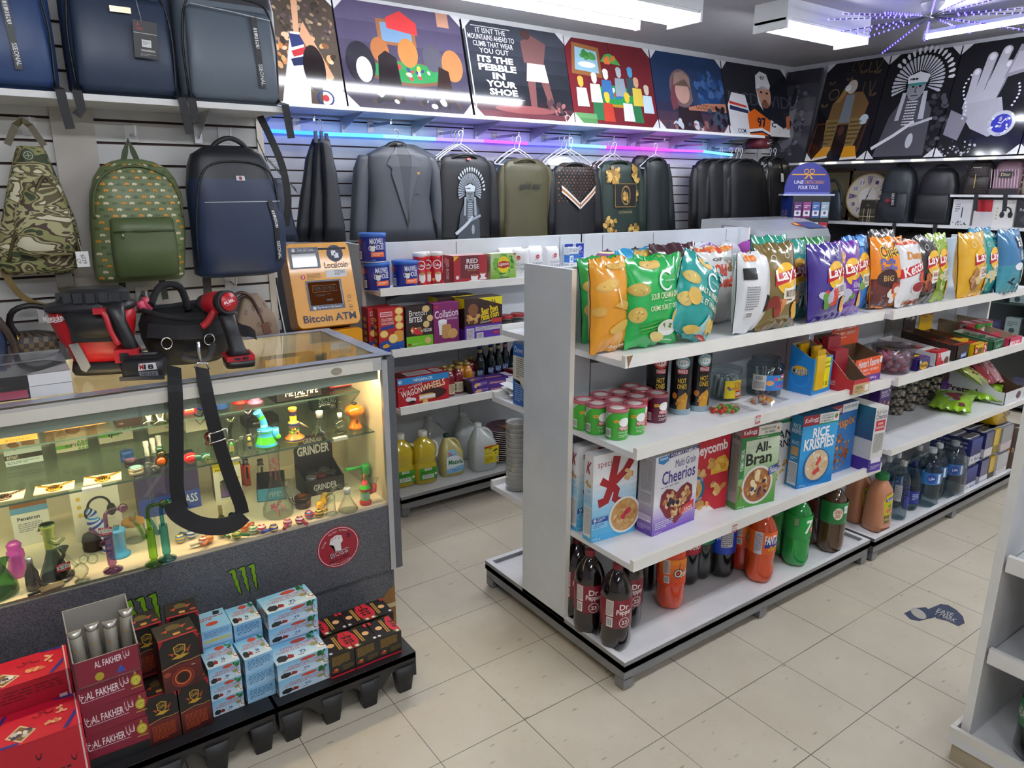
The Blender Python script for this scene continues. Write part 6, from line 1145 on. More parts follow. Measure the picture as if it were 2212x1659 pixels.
T('red_carton','big red carton in front, nearest the corner of the picture','carton',carton(w2,yb2,p2.z-CZ0,'b0142a',rf,rf,rt_),(p2.x-w2/2,yb2/2,CZ0),0,'big red tobacco cartons')
T('red_carton','big red carton standing taller behind the front one','carton',carton(w1,yb1-yb2-.002,p1.z-CZ0,'b0142a',[('r',0,0,1,1,'a01226'),('r',.955,0,.975,1,'d8c0c4'),('l',.1,.82,.9,.95,4,'6a0c18'),('r',.85,.7,.93,.76,'d8c8c8')],rf,[tuple(i)for i in rt_]),(p1.x-w1/2,(yb1+yb2)/2+.002,CZ0),0,'big red tobacco cartons')
# glassware inside the counter
F0,F1,F2=.5205,.7755,.9005
CLR='f4f8f6:g1.6'
def gl(hex_):return ''.join('%02x'%int(255-(255-int(hex_[i:i+2],16))*.62)for i in(0,2,4))+':g1.1'
def G_(name,label,px,py,z,parts,rz=0,group=None,off=(0,0)):
 p=U(px,py,Z=z);return T(name,label,'glass pipe' if name!='box' else 'box',parts,(p.x+off[0],p.y+off[1],z),rz,group)
WP='glass water pipes in the counter'
def straight(col,H=.19,R=.012,mouth=1):
 b=B().lathe([(.026,0),(.027,.004),(.012,.009),(.008,.016),(.0125,.024),(R,.03),(R,H*.62)],col,20,cap1=False)
 n=B().tube(smooth([(0,0,H*.6),(0,0,H*.86),(.004,0,H*.97),(.022,0,H*1.02),(.04,0,H*1.03)],4),.006,col,10)
 sphere(n,(.05,0,H*1.03),.0135,col)
 s=B().tube(smooth([(-.012,0,H*.48),(-.02,0,H*.5),(-.026,0,H*.6),(-.034,0,H*.7),(-.045,0,H*.76)],4),.0052,col,8)
 sphere(s,(-.018,0,H*.48),.009,col)
 return[('tube',b),('neck',n),('mouthpiece',s)]
def tagb(w=.036,h=.024,txt='$10.00'):
 b=B();b.dec((lambda x,y,o:(x-w/2,-.03-o,y),w,h),[('r',0,0,1,1,'c42434:r.4'),('r',.04,.27,.96,.73,'f0ede8'),('t',.2,.77,.8,.95,'SALE','f4eeee'),('t',.12,.34,.88,.66,txt,'2a2a2a',0),('t',.3,.06,.7,.22,'Price','f4eeee')]);return b
P_=straight(gl('b070b4'));P_.append(('price_tag',(lambda m:(m.v.__setitem__(slice(None),[(x,y+.012,z+.125)for x,y,z in m.v]),m)[1])(tagb())))
G_('glass_pipe','purple straight glass tube pipe with a red sale tag',245,1232,F0,P_,-.3,WP)
G_('glass_pipe','lime green straight glass tube pipe',334,1218,F0,straight(gl('8cc83a')),-.5,WP)
G_('glass_pipe','turquoise straight glass tube pipe next to the lime one',362,1208,F0,straight(gl('48b0bc')),-.5,WP)
def beaker(col,H=.17,R=.045,neck=.013,foot=None,mouth=None,extra=()):
 b=B().lathe([(R*.9,0),(R,.006),(R*.97,H*.12),(R*.55,H*.36),(neck,H*.52),(neck,H*.9),(neck*1.35,H*.97),(neck*1.4,H),(neck*1.1,H)],col,26,cap1=False)
 st=B().tube([(.0,-R*.3,H*.18),(R*.55,-R*.75,H*.46)],.0055,col,8);st.lathe([(.004,0),(.006,.008),(.014,.022),(.015,.024)],col,14,x=R*.57,y=-R*.77,ax=Matrix.Translation((0,0,H*.46)))
 return[('flask',b),('downstem',st)]+list(extra)
G_('water_pipe','big green beaker water pipe cut by the picture edge',12,1283,F0,beaker(gl('3f9a24'),.21,.055),0,WP,(-.02,.01))
rb=beaker(gl('4a6a72'),.175,.04,.014,extra=[('base_ring',B().lathe([(.046,0),(.048,.002),(.048,.008),(.04,.011)],'2c3438:r.15:c.6',26)),('price_tag',(lambda m:(m.v.__setitem__(slice(None),[(x+.014,y-.008,z+.035)for x,y,z in m.v]),m)[1])(tagb(txt='$45')))])
rb[0][1].lathe([(.0145,.1),(.015,.15),(.019,.165),(.0195,.172),(.016,.175)],'a0b04a:r.12:c.8',22,cap0=False,cap1=False)
G_('water_pipe','smoky rainbow beaker water pipe with a red sale tag',122,1250,F0,rb,.2,WP)
pk=B().lathe([(.02,0),(.024,.01),(.026,.03),(.02,.05),(.024,.065),(.022,.08),(.017,.085),(.02,.1),(.012,.11)],'c040a8:r.1:c.7',20)
G_('glass_pipe','hot pink wavy glass bubbler behind the dark bottle',42,1243,F0,pk,0,WP)
dk=B().lathe([(.017,0),(.019,.006),(.017,.05),(.01,.068),(.0075,.08),(.0085,.083),(.0085,.095),(.004,.1)],['2a1c1e:r.2:c.6']*5+['b8b8bc:m.8:r.2']*3,18)
G_('torch_lighter','dark bottle shaped lighter with a silver nozzle',74,1272,F0,dk,0)
kn=B().loft([(0,0,0,.012,.005,4),(.055,0,0,.013,.005,4),(.06,0,0,.01,.004,4)],'8a7a58:r.4',14,ax=Matrix.Rotation(pi/2,3,'Y')@Matrix.Rotation(pi/2,3,'Z'));kn.box(-.03,-.003,-.004,0,.003,.002,'2c2c2e:r.4');kn.tube([(.06,.002,.002),(.09,.006,.004)],.001,'b0b0b0:m1:r.3',5)
p=U(88,1285,Z=F0);T('multi_tool','brown folding pocket tool lying at the glass','tool',kn,(p.x,p.y,F0+.012),.25)
bub=B().lathe([(.02,0),(.021,.003),(.006,.01),(.018,.022),(.021,.036),(.015,.048),(.008,.055)],CLR,20);sphere(bub,(.012,0,.066),.013,CLR);sphere(bub,(.034,-.004,.062),.015,CLR);bub.tube(smooth([(-.006,0,.05),(-.03,0,.09),(-.045,0,.13)],4),.005,CLR,8);bub.lathe([(.006,.13),(.02,.142),(.022,.144)],CLR,14,x=-.045)
G_('glass_pipe','small clear bubbler with round bulbs near the smoky beaker',178,1255,F0,bub,0,WP)
wv=B().tube(smooth([(0,0,0),(.002,0,.04),(-.012,0,.075),(-.03,0,.11),(-.03,0,.135),(-.045,0,.15)],5),[.022,.021,.02,.019,.018,.017,.017,.017,.017,.018,.02,.022,.024,.024,.022,.02,.018,.016,.014,.014,.014,.013,.012,.010,.008,.004][:26],['e4e8ec:r.3','2c44a0:r.3','e4e8ec:r.3','3fa0dc:r.3','e4e8ec:r.3','e4e8ec:r.3','2c44a0:r.3']*4,14)
G_('silicone_pipe','white and blue wave shaped silicone pipe behind the purple tube',225,1205,F0,wv,0,WP,(.02,.04))
G_('jar','light blue ridged canister with a wide foot',262,1205,F0,[('jar',B().lathe([(.03,0),(.031,.006),(.022,.012),(.02,.02),(.021,.075),(.024,.08),(.0245,.088),(.018,.09)],'3f9cd4:r.25:c.4',22)),('spout',B().lathe([(.008,.09),(.009,.1),(.006,.1)],'dfe8ec:g1.2',12))],0,None,(.0,.02))
G_('jar','clear jar with a bamboo lid',277,1188,F0,[('jar',B().lathe([(.03,0),(.032,.004),(.032,.06)],CLR,22)),('lid',B().lathe([(.031,.058),(.034,.06),(.034,.07),(.03,.072)],'c08a4a:r.5:v.2',22)),('cup',B().lathe([(.01,.072),(.011,.095)],CLR,12,cap1=False))],0,None,(.03,.06))
G_('jar','black ribbed canister low behind the clear bubbler',200,1200,F0,B().lathe([(.03,0),(.032,.01),(.03,.02),(.032,.03),(.03,.04),(.026,.05)],'1c1c1e:r.4',20),0,None,(.01,.05))
bowls=[(390,1172,'d0b83a','3a6ab0','yellow glass bowl with a blue swirl by the turquoise tube'),(414,1163,'3a5a9a','c8d0d8','blue and white striped glass bowl'),(440,1178,'d8d4c8','b04a3a','pale glass bowl flecked with red'),(452,1173,'d0641c','d89a3a','amber glass bowl with a narrow stem'),(482,1160,'4a7a3a','c87a2c','mossy green glass bowl'),(512,1165,'2c7a3a','c8b83a','green glass bowl with yellow stripes'),(528,1148,'c84a2c','d8a03a','orange striped glass bowl behind the green one'),(548,1153,'d8c8b8','3a8a4a','white glass bowl flecked with green'),(566,1150,'c82c3a','e0d8d0','red glass bowl with white swirls'),(592,1150,'3a4a9a','d8b04a','navy glass bowl with gold dots'),(622,1138,'b04050','e0b8b0','pink striped glass bowl beside the pink tree pipe'),(648,1132,'a82c3a','e8d8d0','dark red spiral glass bowl'),(668,1120,'d03a44','3a5a9a','red glass bowl with a blue edge'),(690,1117,'e0a818','3a3a2a','yellow and black glass bowl')]
for i,(px,py,c1,c2,lb)in enumerate(bowls):
 b=B();r=.0155
 R=[[(r*sin(t)*cos(2*pi*j/14),r*sin(t)*sin(2*pi*j/14),r*(1-cos(t)))for j in range(14)]for t in[.15+2.6*q/7 for q in range(8)]]
 b.rings(R,[c1+':r.08:c.8',c2+':r.08:c.8']*4)
 b.tube([(0,.012,r),(.008,.04,r*.8)],.006,c1+':r.08:c.8',8)
 G_('glass_bowl',lb,px,py,F0,b,i*.9,'small coloured glass bowls')
tb=beaker(CLR,.25,.052,.018)
f1=(lambda x,y,o:((.0185+o)*sin((x-.03)/.02),-(.0185+o)*cos((x-.03)/.02),.135+y),.06,.09,.01)
tb.append(('print',B().dec(f1,[('w',[(.5,0),(.5,.5)],.08,'9a3038'),('h',.5,.68,.32,.26,34,['b8606a','c87a80','a04a54'],.06),('t',.1,.2,.3,.8,'ETERNAL','b06068',.0,0)])))
f2=(lambda x,y,o:((.034+o)*sin((x-.03)/.036),-(.047-y*.55+o)*cos((x-.03)/.036),.012+y),.06,.05,.01)
tb.append(('print',B().dec(f2,[('w',[(.5,0),(.5,.4)],.06,'9a3038'),('h',.5,.6,.42,.34,40,['b8606a','c87a80','a04a54'],.07)],o0=.002)))
G_('water_pipe','tall clear beaker water pipe with a pink tree print',612,1122,F0,tb,-.2,WP,(0,.05))
erl=lambda H,R:B().lathe([(R*.92,0),(R,.004),(R*.95,H*.1),(R*.3,H*.62),(R*.25,H*.72),(R*.27,H*.8)],CLR,24,cap1=False).lathe([(R*.28,H*.74),(R*.34,H*.95),(R*.34,H),(R*.26,H)],'dfe2e0:r.3',18)
def arm(b,H,s=1):b.tube(smooth([(0,0,H*.95),(0,0,H*1.12),(s*.012,0,H*1.2),(s*.04,0,H*1.17),(s*.055,0,H*1.08)],4),.005,CLR,8);sphere(b,(s*.05,0,H*1.1),.011,CLR);return b
G_('glass_flask','clear conical flask pipe on the case floor',752,1102,F0,arm(erl(.085,.036),.085,-1),0,WP)
bb=B().lathe([(.022,0),(.023,.003),(.016,.008),(.015,.05),(.017,.066),(.01,.076)],CLR,20);bb.tube([(-.006,0,.07),(-.045,0,.095)],.006,CLR,8);bb.tube(smooth([(0,0,.07),(.02,0,.1),(.045,0,.09)],4),.005,CLR,8)
G_('glass_pipe','clear upright bubbler with an angled mouthpiece on the case floor',716,1110,F0,bb,0,WP)
sr=B().lathe([(.02,0),(.022,.004),(.022,.012),(.016,.018),(.016,.05),(.02,.056),(.02,.062),(.012,.075),(.009,.09)],['c8283a:r.4','c8283a:r.4','d03a3a:r.4','4ac83a:r.4','d03a3a:r.4','c8283a:r.4','4ac83a:r.4','d03a3a:r.4'],20)
G_('silicone_pipe','red and lime silicone water pipe',790,1088,F0,[('body',sr),('window',B().lathe([(.0165,.022),(.0165,.046)],'9ab8a0:r.2',16,cap0=False,cap1=False)),('arm',B().tube([(.016,0,.04),(.034,-.006,.045),(.036,-.006,.07)],.008,'d03a3a:r.4',10)),('bowl',B().lathe([(.005,.07),(.008,.078),(.016,.092),(.014,.092)],CLR,14,x=.036,y=-.006)),('straw',B().tube([(-.002,0,.088),(0,0,.115)],.003,'d8641c:r.4',6))],0,WP)
hm=B().lathe([(.02,0),(.022,.006),(.015,.05),(.013,.07),(.0175,.074),(.0175,.105),(.012,.11)],['0f6a34:r.1:c.8']*3+['2f9a44:r.3']*3,20);hm.tube([(-.01,0,.1),(-.075,0,.104)],[.006,.006],'3fae4c:r.3',10);hm.lathe([(.0085,0),(.009,.004),(.007,.005)],'3fae4c:r.3',12,ax=Matrix.Translation((-.078,0,.104))@Matrix.Rotation(pi/2,4,'Y'))
G_('glass_pipe','green bottle pipe with a long sideways stem',806,1078,F0,hm,0,WP,(.01,.08))
yl=B().tube(smooth([(0,0,.012),(.03,.01,.014),(.055,.02,.018)],4),[.006,.007,.009,.012,.014,.012,.011,.014,.008],'d8a418:r.1:c.8',12);sphere(yl,(.062,.022,.018),.017,'d8a418:r.1:c.8');sphere(yl,(-.004,0,.016),.016,'e0a81c:r.1:c.8')
G_('spoon_pipe','yellow striped spoon pipe lying down',682,1110,F0,yl,.6,None,(.03,.03))
jr=B().lathe([(.026,0),(.028,.004),(.028,.034)],gl('c08aa0'),20);jr.lathe([(.029,.03),(.03,.032),(.03,.04),(.026,.042)],'2a1812:r.3',20);jr.dec((lambda x,y,o:(-.02+x,-.02+y,.0422+o),.04,.04),[('l',.15,.15,.85,.85,5,'b85a2c')])
G_('jar','low jar with a dark printed lid',650,1112,F0,jr,0,None,(.03,.06))
gs=B().lathe([(.012,0),(.016,.006),(.012,.03),(.009,.05),(.012,.058)],['2a8a4a:r.3','d8541c:r.3','2a8a4a:r.3','2a8a4a:r.3'],16,ax=Matrix.Rotation(-.35,4,'Y'))
G_('silicone_pipe','orange and green silicone cone tilted behind the strap',440,1110,F0,gs,0,None,(.0,.1))
for i,(px,py,c1,lb)in enumerate(((505,1120,'4a8a9a','clear elbow adapter beside the grey pouch'),(480,1125,'d8d4c4','pale elbow adapter at the strap'),(655,1095,'c8ccd0','steel spoon tool behind the bowls'))):
 b=B().tube(smooth([(0,0,.012),(.02,.008,.012),(.035,.012,.02),(.04,.014,.04)],4),.007,c1+':g1.2' if i<2 else 'b8b8bc:m1:r.25',8);sphere(b,(-.006,0,.013),.012,c1+':g1.2' if i<2 else 'b8b8bc:m1:r.25')
 G_('glass_adapter' if i<2 else 'metal_tool',lb,px,py,F0,b,i*1.1)
def C_(name,label,px,py,z,w,d,h,base,it=(),rz=0,off=(0,0),left=(),top=(),cols=None):
 p=U(px,py,Z=z);return T(name,label,'box',carton(w,d,h,base,it,left,top,cols=cols),(p.x+off[0],p.y+off[1],z),rz)
C_('headphone_box','white headphone box with a black headset picture',205,1195,F0,.135,.05,.185,'c9c4ba',[('o',.55,.6,.26,None,.22,'2a2a2c',(-.4,3.5)),('e',.8,.5,.1,.12,'2a2a2c'),('e',.32,.5,.1,.12,'2a2a2c'),('e',.15,.8,.05,None,'c0a03a'),('e',.15,.65,.05,None,'c0a03a'),('e',.15,.5,.05,None,'c0a03a'),('t',.5,.3,.85,.38,'lenyes','b8b4ac')],0,(.03,.13))
C_('butane_box','white and blue gas torch box behind the dark bottle',80,1200,F0,.10,.05,.13,'c4c4c0',[('r',0,.85,1,1,'5a8ab0'),('t',.15,.66,.75,.76,'Penetron','2a2a34',.02),('l',.15,.35,.8,.6,5,'7a7a80'),('p',[(.6,.3),(.68,.42),(.76,.3)],'3a3a3a'),('p',[(.68,.22),(.76,.14),(.84,.22),(.76,.3)],'b02a34')],0,(.0,.12),cols={'t':'8a5a3a'})
C_('purple_box','large purple box across the back of the case',380,1150,F0,.20,.06,.2,'3e3862',[('r',0,0,1,.35,'34489a'),('t',.45,.12,.95,.28,'M GLASS','d8dce8',.01),('w',[(.1,.4),(.5,.9)],.008,'8a84a8'),('w',[(.14,.4),(.54,.9)],.008,'8a84a8')],0,(.02,.2))
C_('speaker_box','white and yellow speaker box with a sale sticker',505,1105,F0,.095,.07,.13,'d4cfc4',[('r',0,.88,.45,1,'d8c41c'),('t',.08,.9,.38,.96,'bloo','3a3a2a',.01),('p',[(.2,.08),(.2,.5),(.32,.58),(.62,.58),(.74,.5),(.74,.08)],'5a5060'),('g',.22,.12,.72,.42,'7a5a9a','5a5468',4),('e',.47,.56,.27,.07,'4a4a48'),('e',.88,.62,.05,None,'c8b03a'),('e',.88,.45,.05,None,'c8b03a'),('r',.38,.78,.68,.96,'c42434'),('r',.4,.84,.66,.91,'f0ede8'),('t',.42,.85,.64,.9,'$24.99','2a2a2a',0)],-.1,(.02,.15),cols={'t':'c8b82c','l':'3a3648'})
for i,(px,c1,lb)in enumerate(((528,'d0321c','red torch lighter standing upright'),(545,'d84a2c','red torch lighter with a black grip'),(578,'a8a490','grey torch lighter beside the pink tree pipe'))):
 b=B().loft([(0,0,0,.012,.012,5),(.085,0,0,.012,.012,5),(.09,0,0,.009,.009,4),(.105,0,0,.01,.01,4)],[c1+':r.3','1c1c1e:r.4','1c1c1e:r.4'],14);b.box(-.004,-.0135,.03,.004,-.011,.08,'1c1c1e:r.4')
 G_('torch_lighter',lb,px,1075,F0,b,0,'tall torch lighters',(.02,.13))
gt=tray(.15,.11,.06,'1b1a1c:r.4','141416',hb=.1,header=(.10,'232024:r.4'),hitems=[('t',.08,.25,.92,.62,'GRINDER','d0cccc',.03),('r',.2,.66,.8,.98,'5a1420'),('t',.25,.72,.75,.92,'GRINDER','d0cccc',.03)],front=[('t',.2,.3,.8,.7,'GRINDER','c8c8c8',.02)])
p=U(690,1085,Z=F0);T('grinder_display','black countertop display lettered for grinders','display box',gt,(p.x+.05,p.y+.12,F0),0)
for i,(dx,dy,c1,lb)in enumerate(((-.04,-.02,'8a8c8e:m.7:r.35','silver grinder in the black display, front'),(.0,-.015,'6a2c34:m.4:r.35','dark red grinder in the black display'),(.042,-.01,'3a3c40:m.5:r.35','charcoal grinder in the black display'),(-.015,.025,'2c2e34:m.5:r.35','black grinder behind in the display'),(.03,.03,'4a4c50:m.5:r.35','grey grinder behind in the display'))):
 T('grinder',lb,'grinder',B().lathe([(.019,0),(.02,.002),(.02,.014),(.0185,.016),(.02,.018),(.02,.028),(.018,.03)],c1,20),(p.x+.05+dx,p.y+.12+dy,F0+.035),group='grinders in the black display')
lt=tray(.1,.12,.05,'4a9ab8:r.4','15171a',hb=.07,front=[('t',.4,.3,.9,.7,'PIPES','c8dce4',.01)])
C2=U(600,1105,Z=F0);T('display_box','light blue open display box behind the pink tree pipe','display box',lt,(C2.x+.03,C2.y+.16,F0),-.3)
def chaincard(px,py,label,gold):
 p=U(px,py,Z=F1);b=B().box(-.05,-.035,0,.05,.035,.003,'e2d6b8:r.5')
 m=gold+':m1:r.22';c=B();
 for s in(-1,1):
  for i in range(12):c.lathe([(.0032,0),(.0046,.001),(.0032,.002)],m,7,x=s*(.006+.0036*i),y=.0+.0026*i,ax=Matrix.Translation((0,0,.004+.001*(i%2))))
 d=B().lathe([(.021,.003),(.022,.005),(.02,.008),(.014,.0075),(.012,.009),(.004,.0095)],m,24,y=-.012)
 for i in range(18):sphere(d,(.018*cos(i*pi/9),-.012+.018*sin(i*pi/9),.009),.0022,m,6)
 return T('chain_necklace',label,'necklace',[('card',b),('chain',c),('medallion',d)],(p.x,p.y,F1),-.12,'chain necklaces on cards')
chaincard(222,1035,'gold chain with round medallion on a cream card by the tins','d8a83a');chaincard(118,1055,'gold chain with round medallion on the middle cream card','d8a83a');chaincard(8,1075,'silver brown chain on a cream card cut by the picture edge','8a7060')
def tin(px,py,c1,R,H,label,top=None):
 b=B().lathe([(R*.96,0),(R,.002),(R,H*.45),(R*.97,H*.47),(R,H*.5),(R,H-.002),(R*.95,H)],c1,24)
 if top:b.dec((lambda x,y,o:(-R+x,-R+y,H+o),2*R,2*R),top)
 G_('grinder_tin',label,px,py,F1,b,0,'grinder tins on the middle shelf')
tin(276,995,'234a86:m.4:r.3',.02,.034,'blue grinder tin behind the others');tin(284,1008,'2a2426:m.4:r.3',.019,.024,'dark grinder tin with a purple top',[('e',.5,.5,.44,None,'4a3a5a'),('h',.5,.5,.3,None,8,['8a5a8a','b06a3a'],.1)]);tin(295,1022,'c0b69c:m.7:r.25',.0215,.02,'silver grinder tin with a teal top',[('e',.5,.5,.46,None,'2a4a54'),('e',.5,.5,.38,None,'7ab0a8'),('t',.3,.4,.7,.6,'grind','2a4a54',0)])
hp=B();sphere(hp,(0,0,.018),.019,'d8a81c:g1');sphere(hp,(.004,.012,.038),.015,'d8c86a:g1');hp.lathe([(.01,.05),(.012,.056),(.008,.062)],'1c4a3a:r.15:c.6',14,y=.014);sphere(hp,(0,-.001,.018),.014,'d8a418:r.15')
G_('glass_pipe','yellow glass pot pipe with a dark green neck',350,1008,F1,hp)
for i,(px,py)in enumerate(((318,985),(332,978),(345,972))):
 b=B().lathe([(.007,0),(.008,.002),(.0065,.03),(.0085,.036),(.0085,.05)],'e2e4e0:r.25',14,cap1=False);sphere(b,(0,0,.008),.011,CLR)
 G_('glass_adapter','frosted joint adapter standing behind the tins, %s from the front'%ORD[i],px,py,F1,b,0,'frosted joint adapters')
for i,(px,py)in enumerate(((322,1010),(336,1018))):
 b=B().tube([(0,0,.008),(.03,.008,.01)],.006,CLR,8);sphere(b,(-.004,0,.013),.013,CLR)
 G_('glass_adapter',('clear glass bead pipe beside the silver tin','clear twisted glass piece next to the yellow pot')[i],px,py,F1,b,.4)
ap=B().loft([(0,0,0,.008,.008,2),(.003,0,0,.016,.016,2.2),(.016,0,0,.021,.021,2.2),(.028,0,0,.018,.018,2.2),(.033,0,0,.009,.009,2)],'c01c24:r.1:c.8',20)
G_('glass_pipe','shiny red apple shaped pipe',413,1000,F1,ap)
gp=B();sphere(gp,(0,0,.018),.018,'1c5a4a:r.1:c.8',16);gp.tube([(-.01,.01,.018),(-.045,.03,.02)],[.01,.012],'1c5a4a:r.1:c.8',10);gp.dec((lambda x,y,o:(-.018+x,-.0185-o,y),.036,.036),[('w',[(.5+.1*cos(k),.5+.1*sin(k)),(.5+.36*cos(k+.3),.5+.36*sin(k+.3))],.05,'b8a83a')for k in(0,.7,1.4,2.1,2.8,3.5,4.2,4.9,5.6)])
G_('spoon_pipe','dark green spoon pipe with a yellow pinwheel',447,1000,F1,gp)
jf=B();sphere(jf,(0,0,.035),.016,'c8501c:g1');
for k in range(6):jf.tube([(.01*cos(k),.01*sin(k),.024),(.012*cos(k),.012*sin(k),.004)],.003,'d86a3a:g1',6)
G_('glass_figure','orange glass jellyfish pipe beside the strap',448,975,F1,jf,0,None,(.02,.05))
def fig(mc,H,deco,label,px,py):
 b=B().lathe([(.027,0),(.028,.003),(.02,.008),(.019,.02),(.0195,.05),(.015,.066),(.008,.074)],CLR,20)
 n=B().tube(smooth([(0,0,.07),(0,0,.09),(.002,0,.105),(.008,0,H)],4),.0058,gl(mc),10);n.lathe([(.006,0),(.011,.006),(.017,.016),(.0175,.018)],gl(mc),16,x=.009,cap1=False,ax=Matrix.Translation((0,0,H-.002)))
 d=B();d.loft([(.018,0,-.006,.003,.004,2),(.03,0,-.006,.008,.006,2),(.044,0,-.006,.006,.005,2),(.05,0,-.006,.007,.007,2),(.06,0,-.006,.003,.003,2)],deco,12)
 st=B().tube([(.008,-.004,.055),(.028,-.01,.066)],.004,CLR,8);sphere(st,(.032,-.011,.07),.01,CLR)
 G_('water_pipe',label,px,py,F1,[('bubbler',b),('neck',n),('figurine',d),('side_bulb',st)],0,WP)
fig('7a9a3a',.122,['2f8a3a:r.3','d8c070:r.3','d8c070:r.3','3a9a3a:r.3'],'clear bubbler with a green mouthpiece and a tiny green figure',502,992)
fig('2c3a6a',.13,['27408a:r.3','c8b05a:r.3','2a2a2c:r.3','c8b05a:r.3'],'clear bubbler with a navy mouthpiece and a dark figure',540,980)
sb=B().lathe([(.036,0),(.037,.004),(.033,.012),(.026,.035),(.023,.048),(.026,.053),(.027,.058),(.02,.062)],['4ad028:r.35','3fa4dc:r.35','4ad028:r.35','3fa4dc:r.35','5ad83a:r.35','3fa4dc:r.35','3fa4dc:r.35'],24)
nk=B().tube(smooth([(-.002,0,.055),(-.004,0,.085),(-.012,0,.108),(-.022,0,.125)],4),[.013,.0125,.012,.012,.0115,.011,.011,.011,.011,.012,.0125,.014,.015],['3fa4dc:r.35','3fa4dc:r.35','8ad8d0:r.35','3fa4dc:r.35','3fa4dc:r.35','3fa4dc:r.35','4ad028:r.35','4ad028:r.35','3fa4dc:r.35']*2,14)
G_('silicone_pipe','blue and lime swirled silicone water pipe on the glass shelf',576,962,F1,[('base',sb),('neck',nk),('spout',B().lathe([(.012,.03),(.013,.032),(.013,.06),(.01,.06)],'3fa4dc:r.35',14,x=.03,y=-.01)),('bowl',B().lathe([(.005,.058),(.006,.066),(.014,.078),(.013,.078)],CLR,14,x=.03,y=-.01)),('knob',(lambda b:sphere(b,(.036,-.018,.03),.01,'5ad83a:r.35'))(B()))],0,WP)
gr=['d8c02c:r.25','3a2a4a:r.25','d87a2c:r.25','4a9a4a:r.25','c8588a:r.25','2a3a5a:r.25','e0b83a:r.25']
gb=B().lathe([(.036,0),(.037,.004),(.034,.01),(.016,.025),(.016,.05),(.02,.055),(.019,.065),(.011,.07),(.012,.09),(.011,.105),(.016,.115),(.014,.118)],gr*2,22)
gb.dec(CY(.0165,.025,.025,0),[('h',.5,.5,.3,.4,30,['d8c02c','2a2a3a','d87a2c','3a8a9a'],.05)],o0=1e-3)
G_('water_pipe','graffiti patterned water pipe with a steel downstem',637,950,F1,[('body',gb),('downstem',B().tube([(.02,0,.06),(.055,.01,.03)],.004,'c8b89a:m.8:r.25',8))],0,WP)
G_('glass_flask','clear conical flask pipe with a frosted neck on the glass shelf',693,940,F1,arm(erl(.09,.037),.09,1),0,WP)
rd=B();sphere(rd,(0,0,.032),.026,CLR,18);rd.lathe([(.022,0),(.024,.003),(.012,.008)],CLR,18);rd.lathe([(.007,.056),(.009,.075),(.007,.075)],'dfe2e0:r.3',14);rd.tube(smooth([(0,0,.07),(.004,0,.09),(.02,0,.08),(.034,0,.066)],4),.0045,CLR,8)
G_('glass_pipe','round clear bubbler with a curved arm on the glass shelf',736,935,F1,rd,0,WP)
orb=B().lathe([(.024,0),(.026,.004),(.024,.01),(.018,.022),(.017,.04),(.019,.048),(.032,.056),(.036,.07),(.03,.084),(.016,.09),(.008,.093)],'d8780c:r.08:c.9',26)
G_('water_pipe','amber orange bulb topped glass water pipe',768,925,F1,[('body',orb),('collar',B().lathe([(.0085,.09),(.01,.092),(.01,.098),(.006,.099)],'1c1c1e:r.4',14)),('arm',B().tube([(-.02,0,.078),(-.06,0,.115)],.004,'e0e4e2:g1.2',8)),('flame_print',B().dec(CY(.0178,.02,.022,0),[('p',[(.47,.1),(.53,.1),(.55,.5),(.5,.9),(.45,.5)],'3a3428'),('p',[(.48,.2),(.52,.2),(.51,.6)],'b8401c')],o0=1e-3))],0,WP)
C_('scale_box','pale blue and black scale box at the picture edge',40,1020,F1,.1,.06,.1,'b8c4c8',[('r',0,.2,1,.36,'2e2a26'),('t',.05,.22,.35,.33,'INFYNITI','d8d4c8',.01),('p',[(.1,.7),(.3,.5),(.45,.65),(.28,.85)],'2a2a30'),('p',[(.5,.62),(.85,.6),(.85,.75),(.5,.78)],'3a3a3e'),('p',[(.5,.8),(.85,.78),(.85,.92),(.5,.95)],'2a2a2e'),('l',.05,.05,.9,.15,2,'6a7a80')],0,(.02,.1))
C_('scale_box','white and green scale box with a dark round dish',140,995,F1,.092,.06,.1,'d2cdba',[('e',.6,.74,.24,.17,'2a262c'),('e',.6,.78,.2,.1,'3e3a42'),('p',[(.1,.7),(.25,.76),(.35,.68),(.1,.66)],'3a7a3a'),('t',.08,.56,.4,.66,'HIPPO','3a3a34',.02),('r',.1,.47,.35,.5,'6aa86a'),('r',.05,.4,.42,.43,'6aa86a'),('r',0,.12,.5,.24,'6ab03a'),('t',.3,.13,.97,.25,'INFYNITI','3a4a2a',.01)]+[('e',.72+.12*(i%3),.05+.12*(i//3),.045,None,'6aa84a')for i in range(9)],0,(.03,.12))
C_('scale_box','white and green scale box with a blue triangle',240,975,F1,.105,.06,.095,'d2cdba',[('p',[(.45,.72),(.62,.95),(.85,.92),(.98,.6),(.8,.5)],'4a6aa0'),('t',.1,.68,.35,.82,'G','4a9a5a',.0),('r',0,.22,.6,.34,'6ab03a'),('t',.28,.16,.4,.36,'ij','2a2a2a',.02),('r',.4,.27,.7,.31,'2a2a2a')]+[('e',.78+.11*(i%2),.45+.11*(i//2),.04,None,'5a9a4a')for i in range(8)],0,(.03,.13))
C_('charger_box','cream phone accessory box with small print',335,958,F1,.08,.05,.105,'d8cfb4',[('l',.15,.7,.7,.78,2,'7a7464'),('t',.75,.25,.88,.4,'5','4a463c'),('t',.7,.12,.92,.18,'PRO','7a7464'),('o',.85,.88,.05,None,.2,'8a8474')],0,(.04,.14))
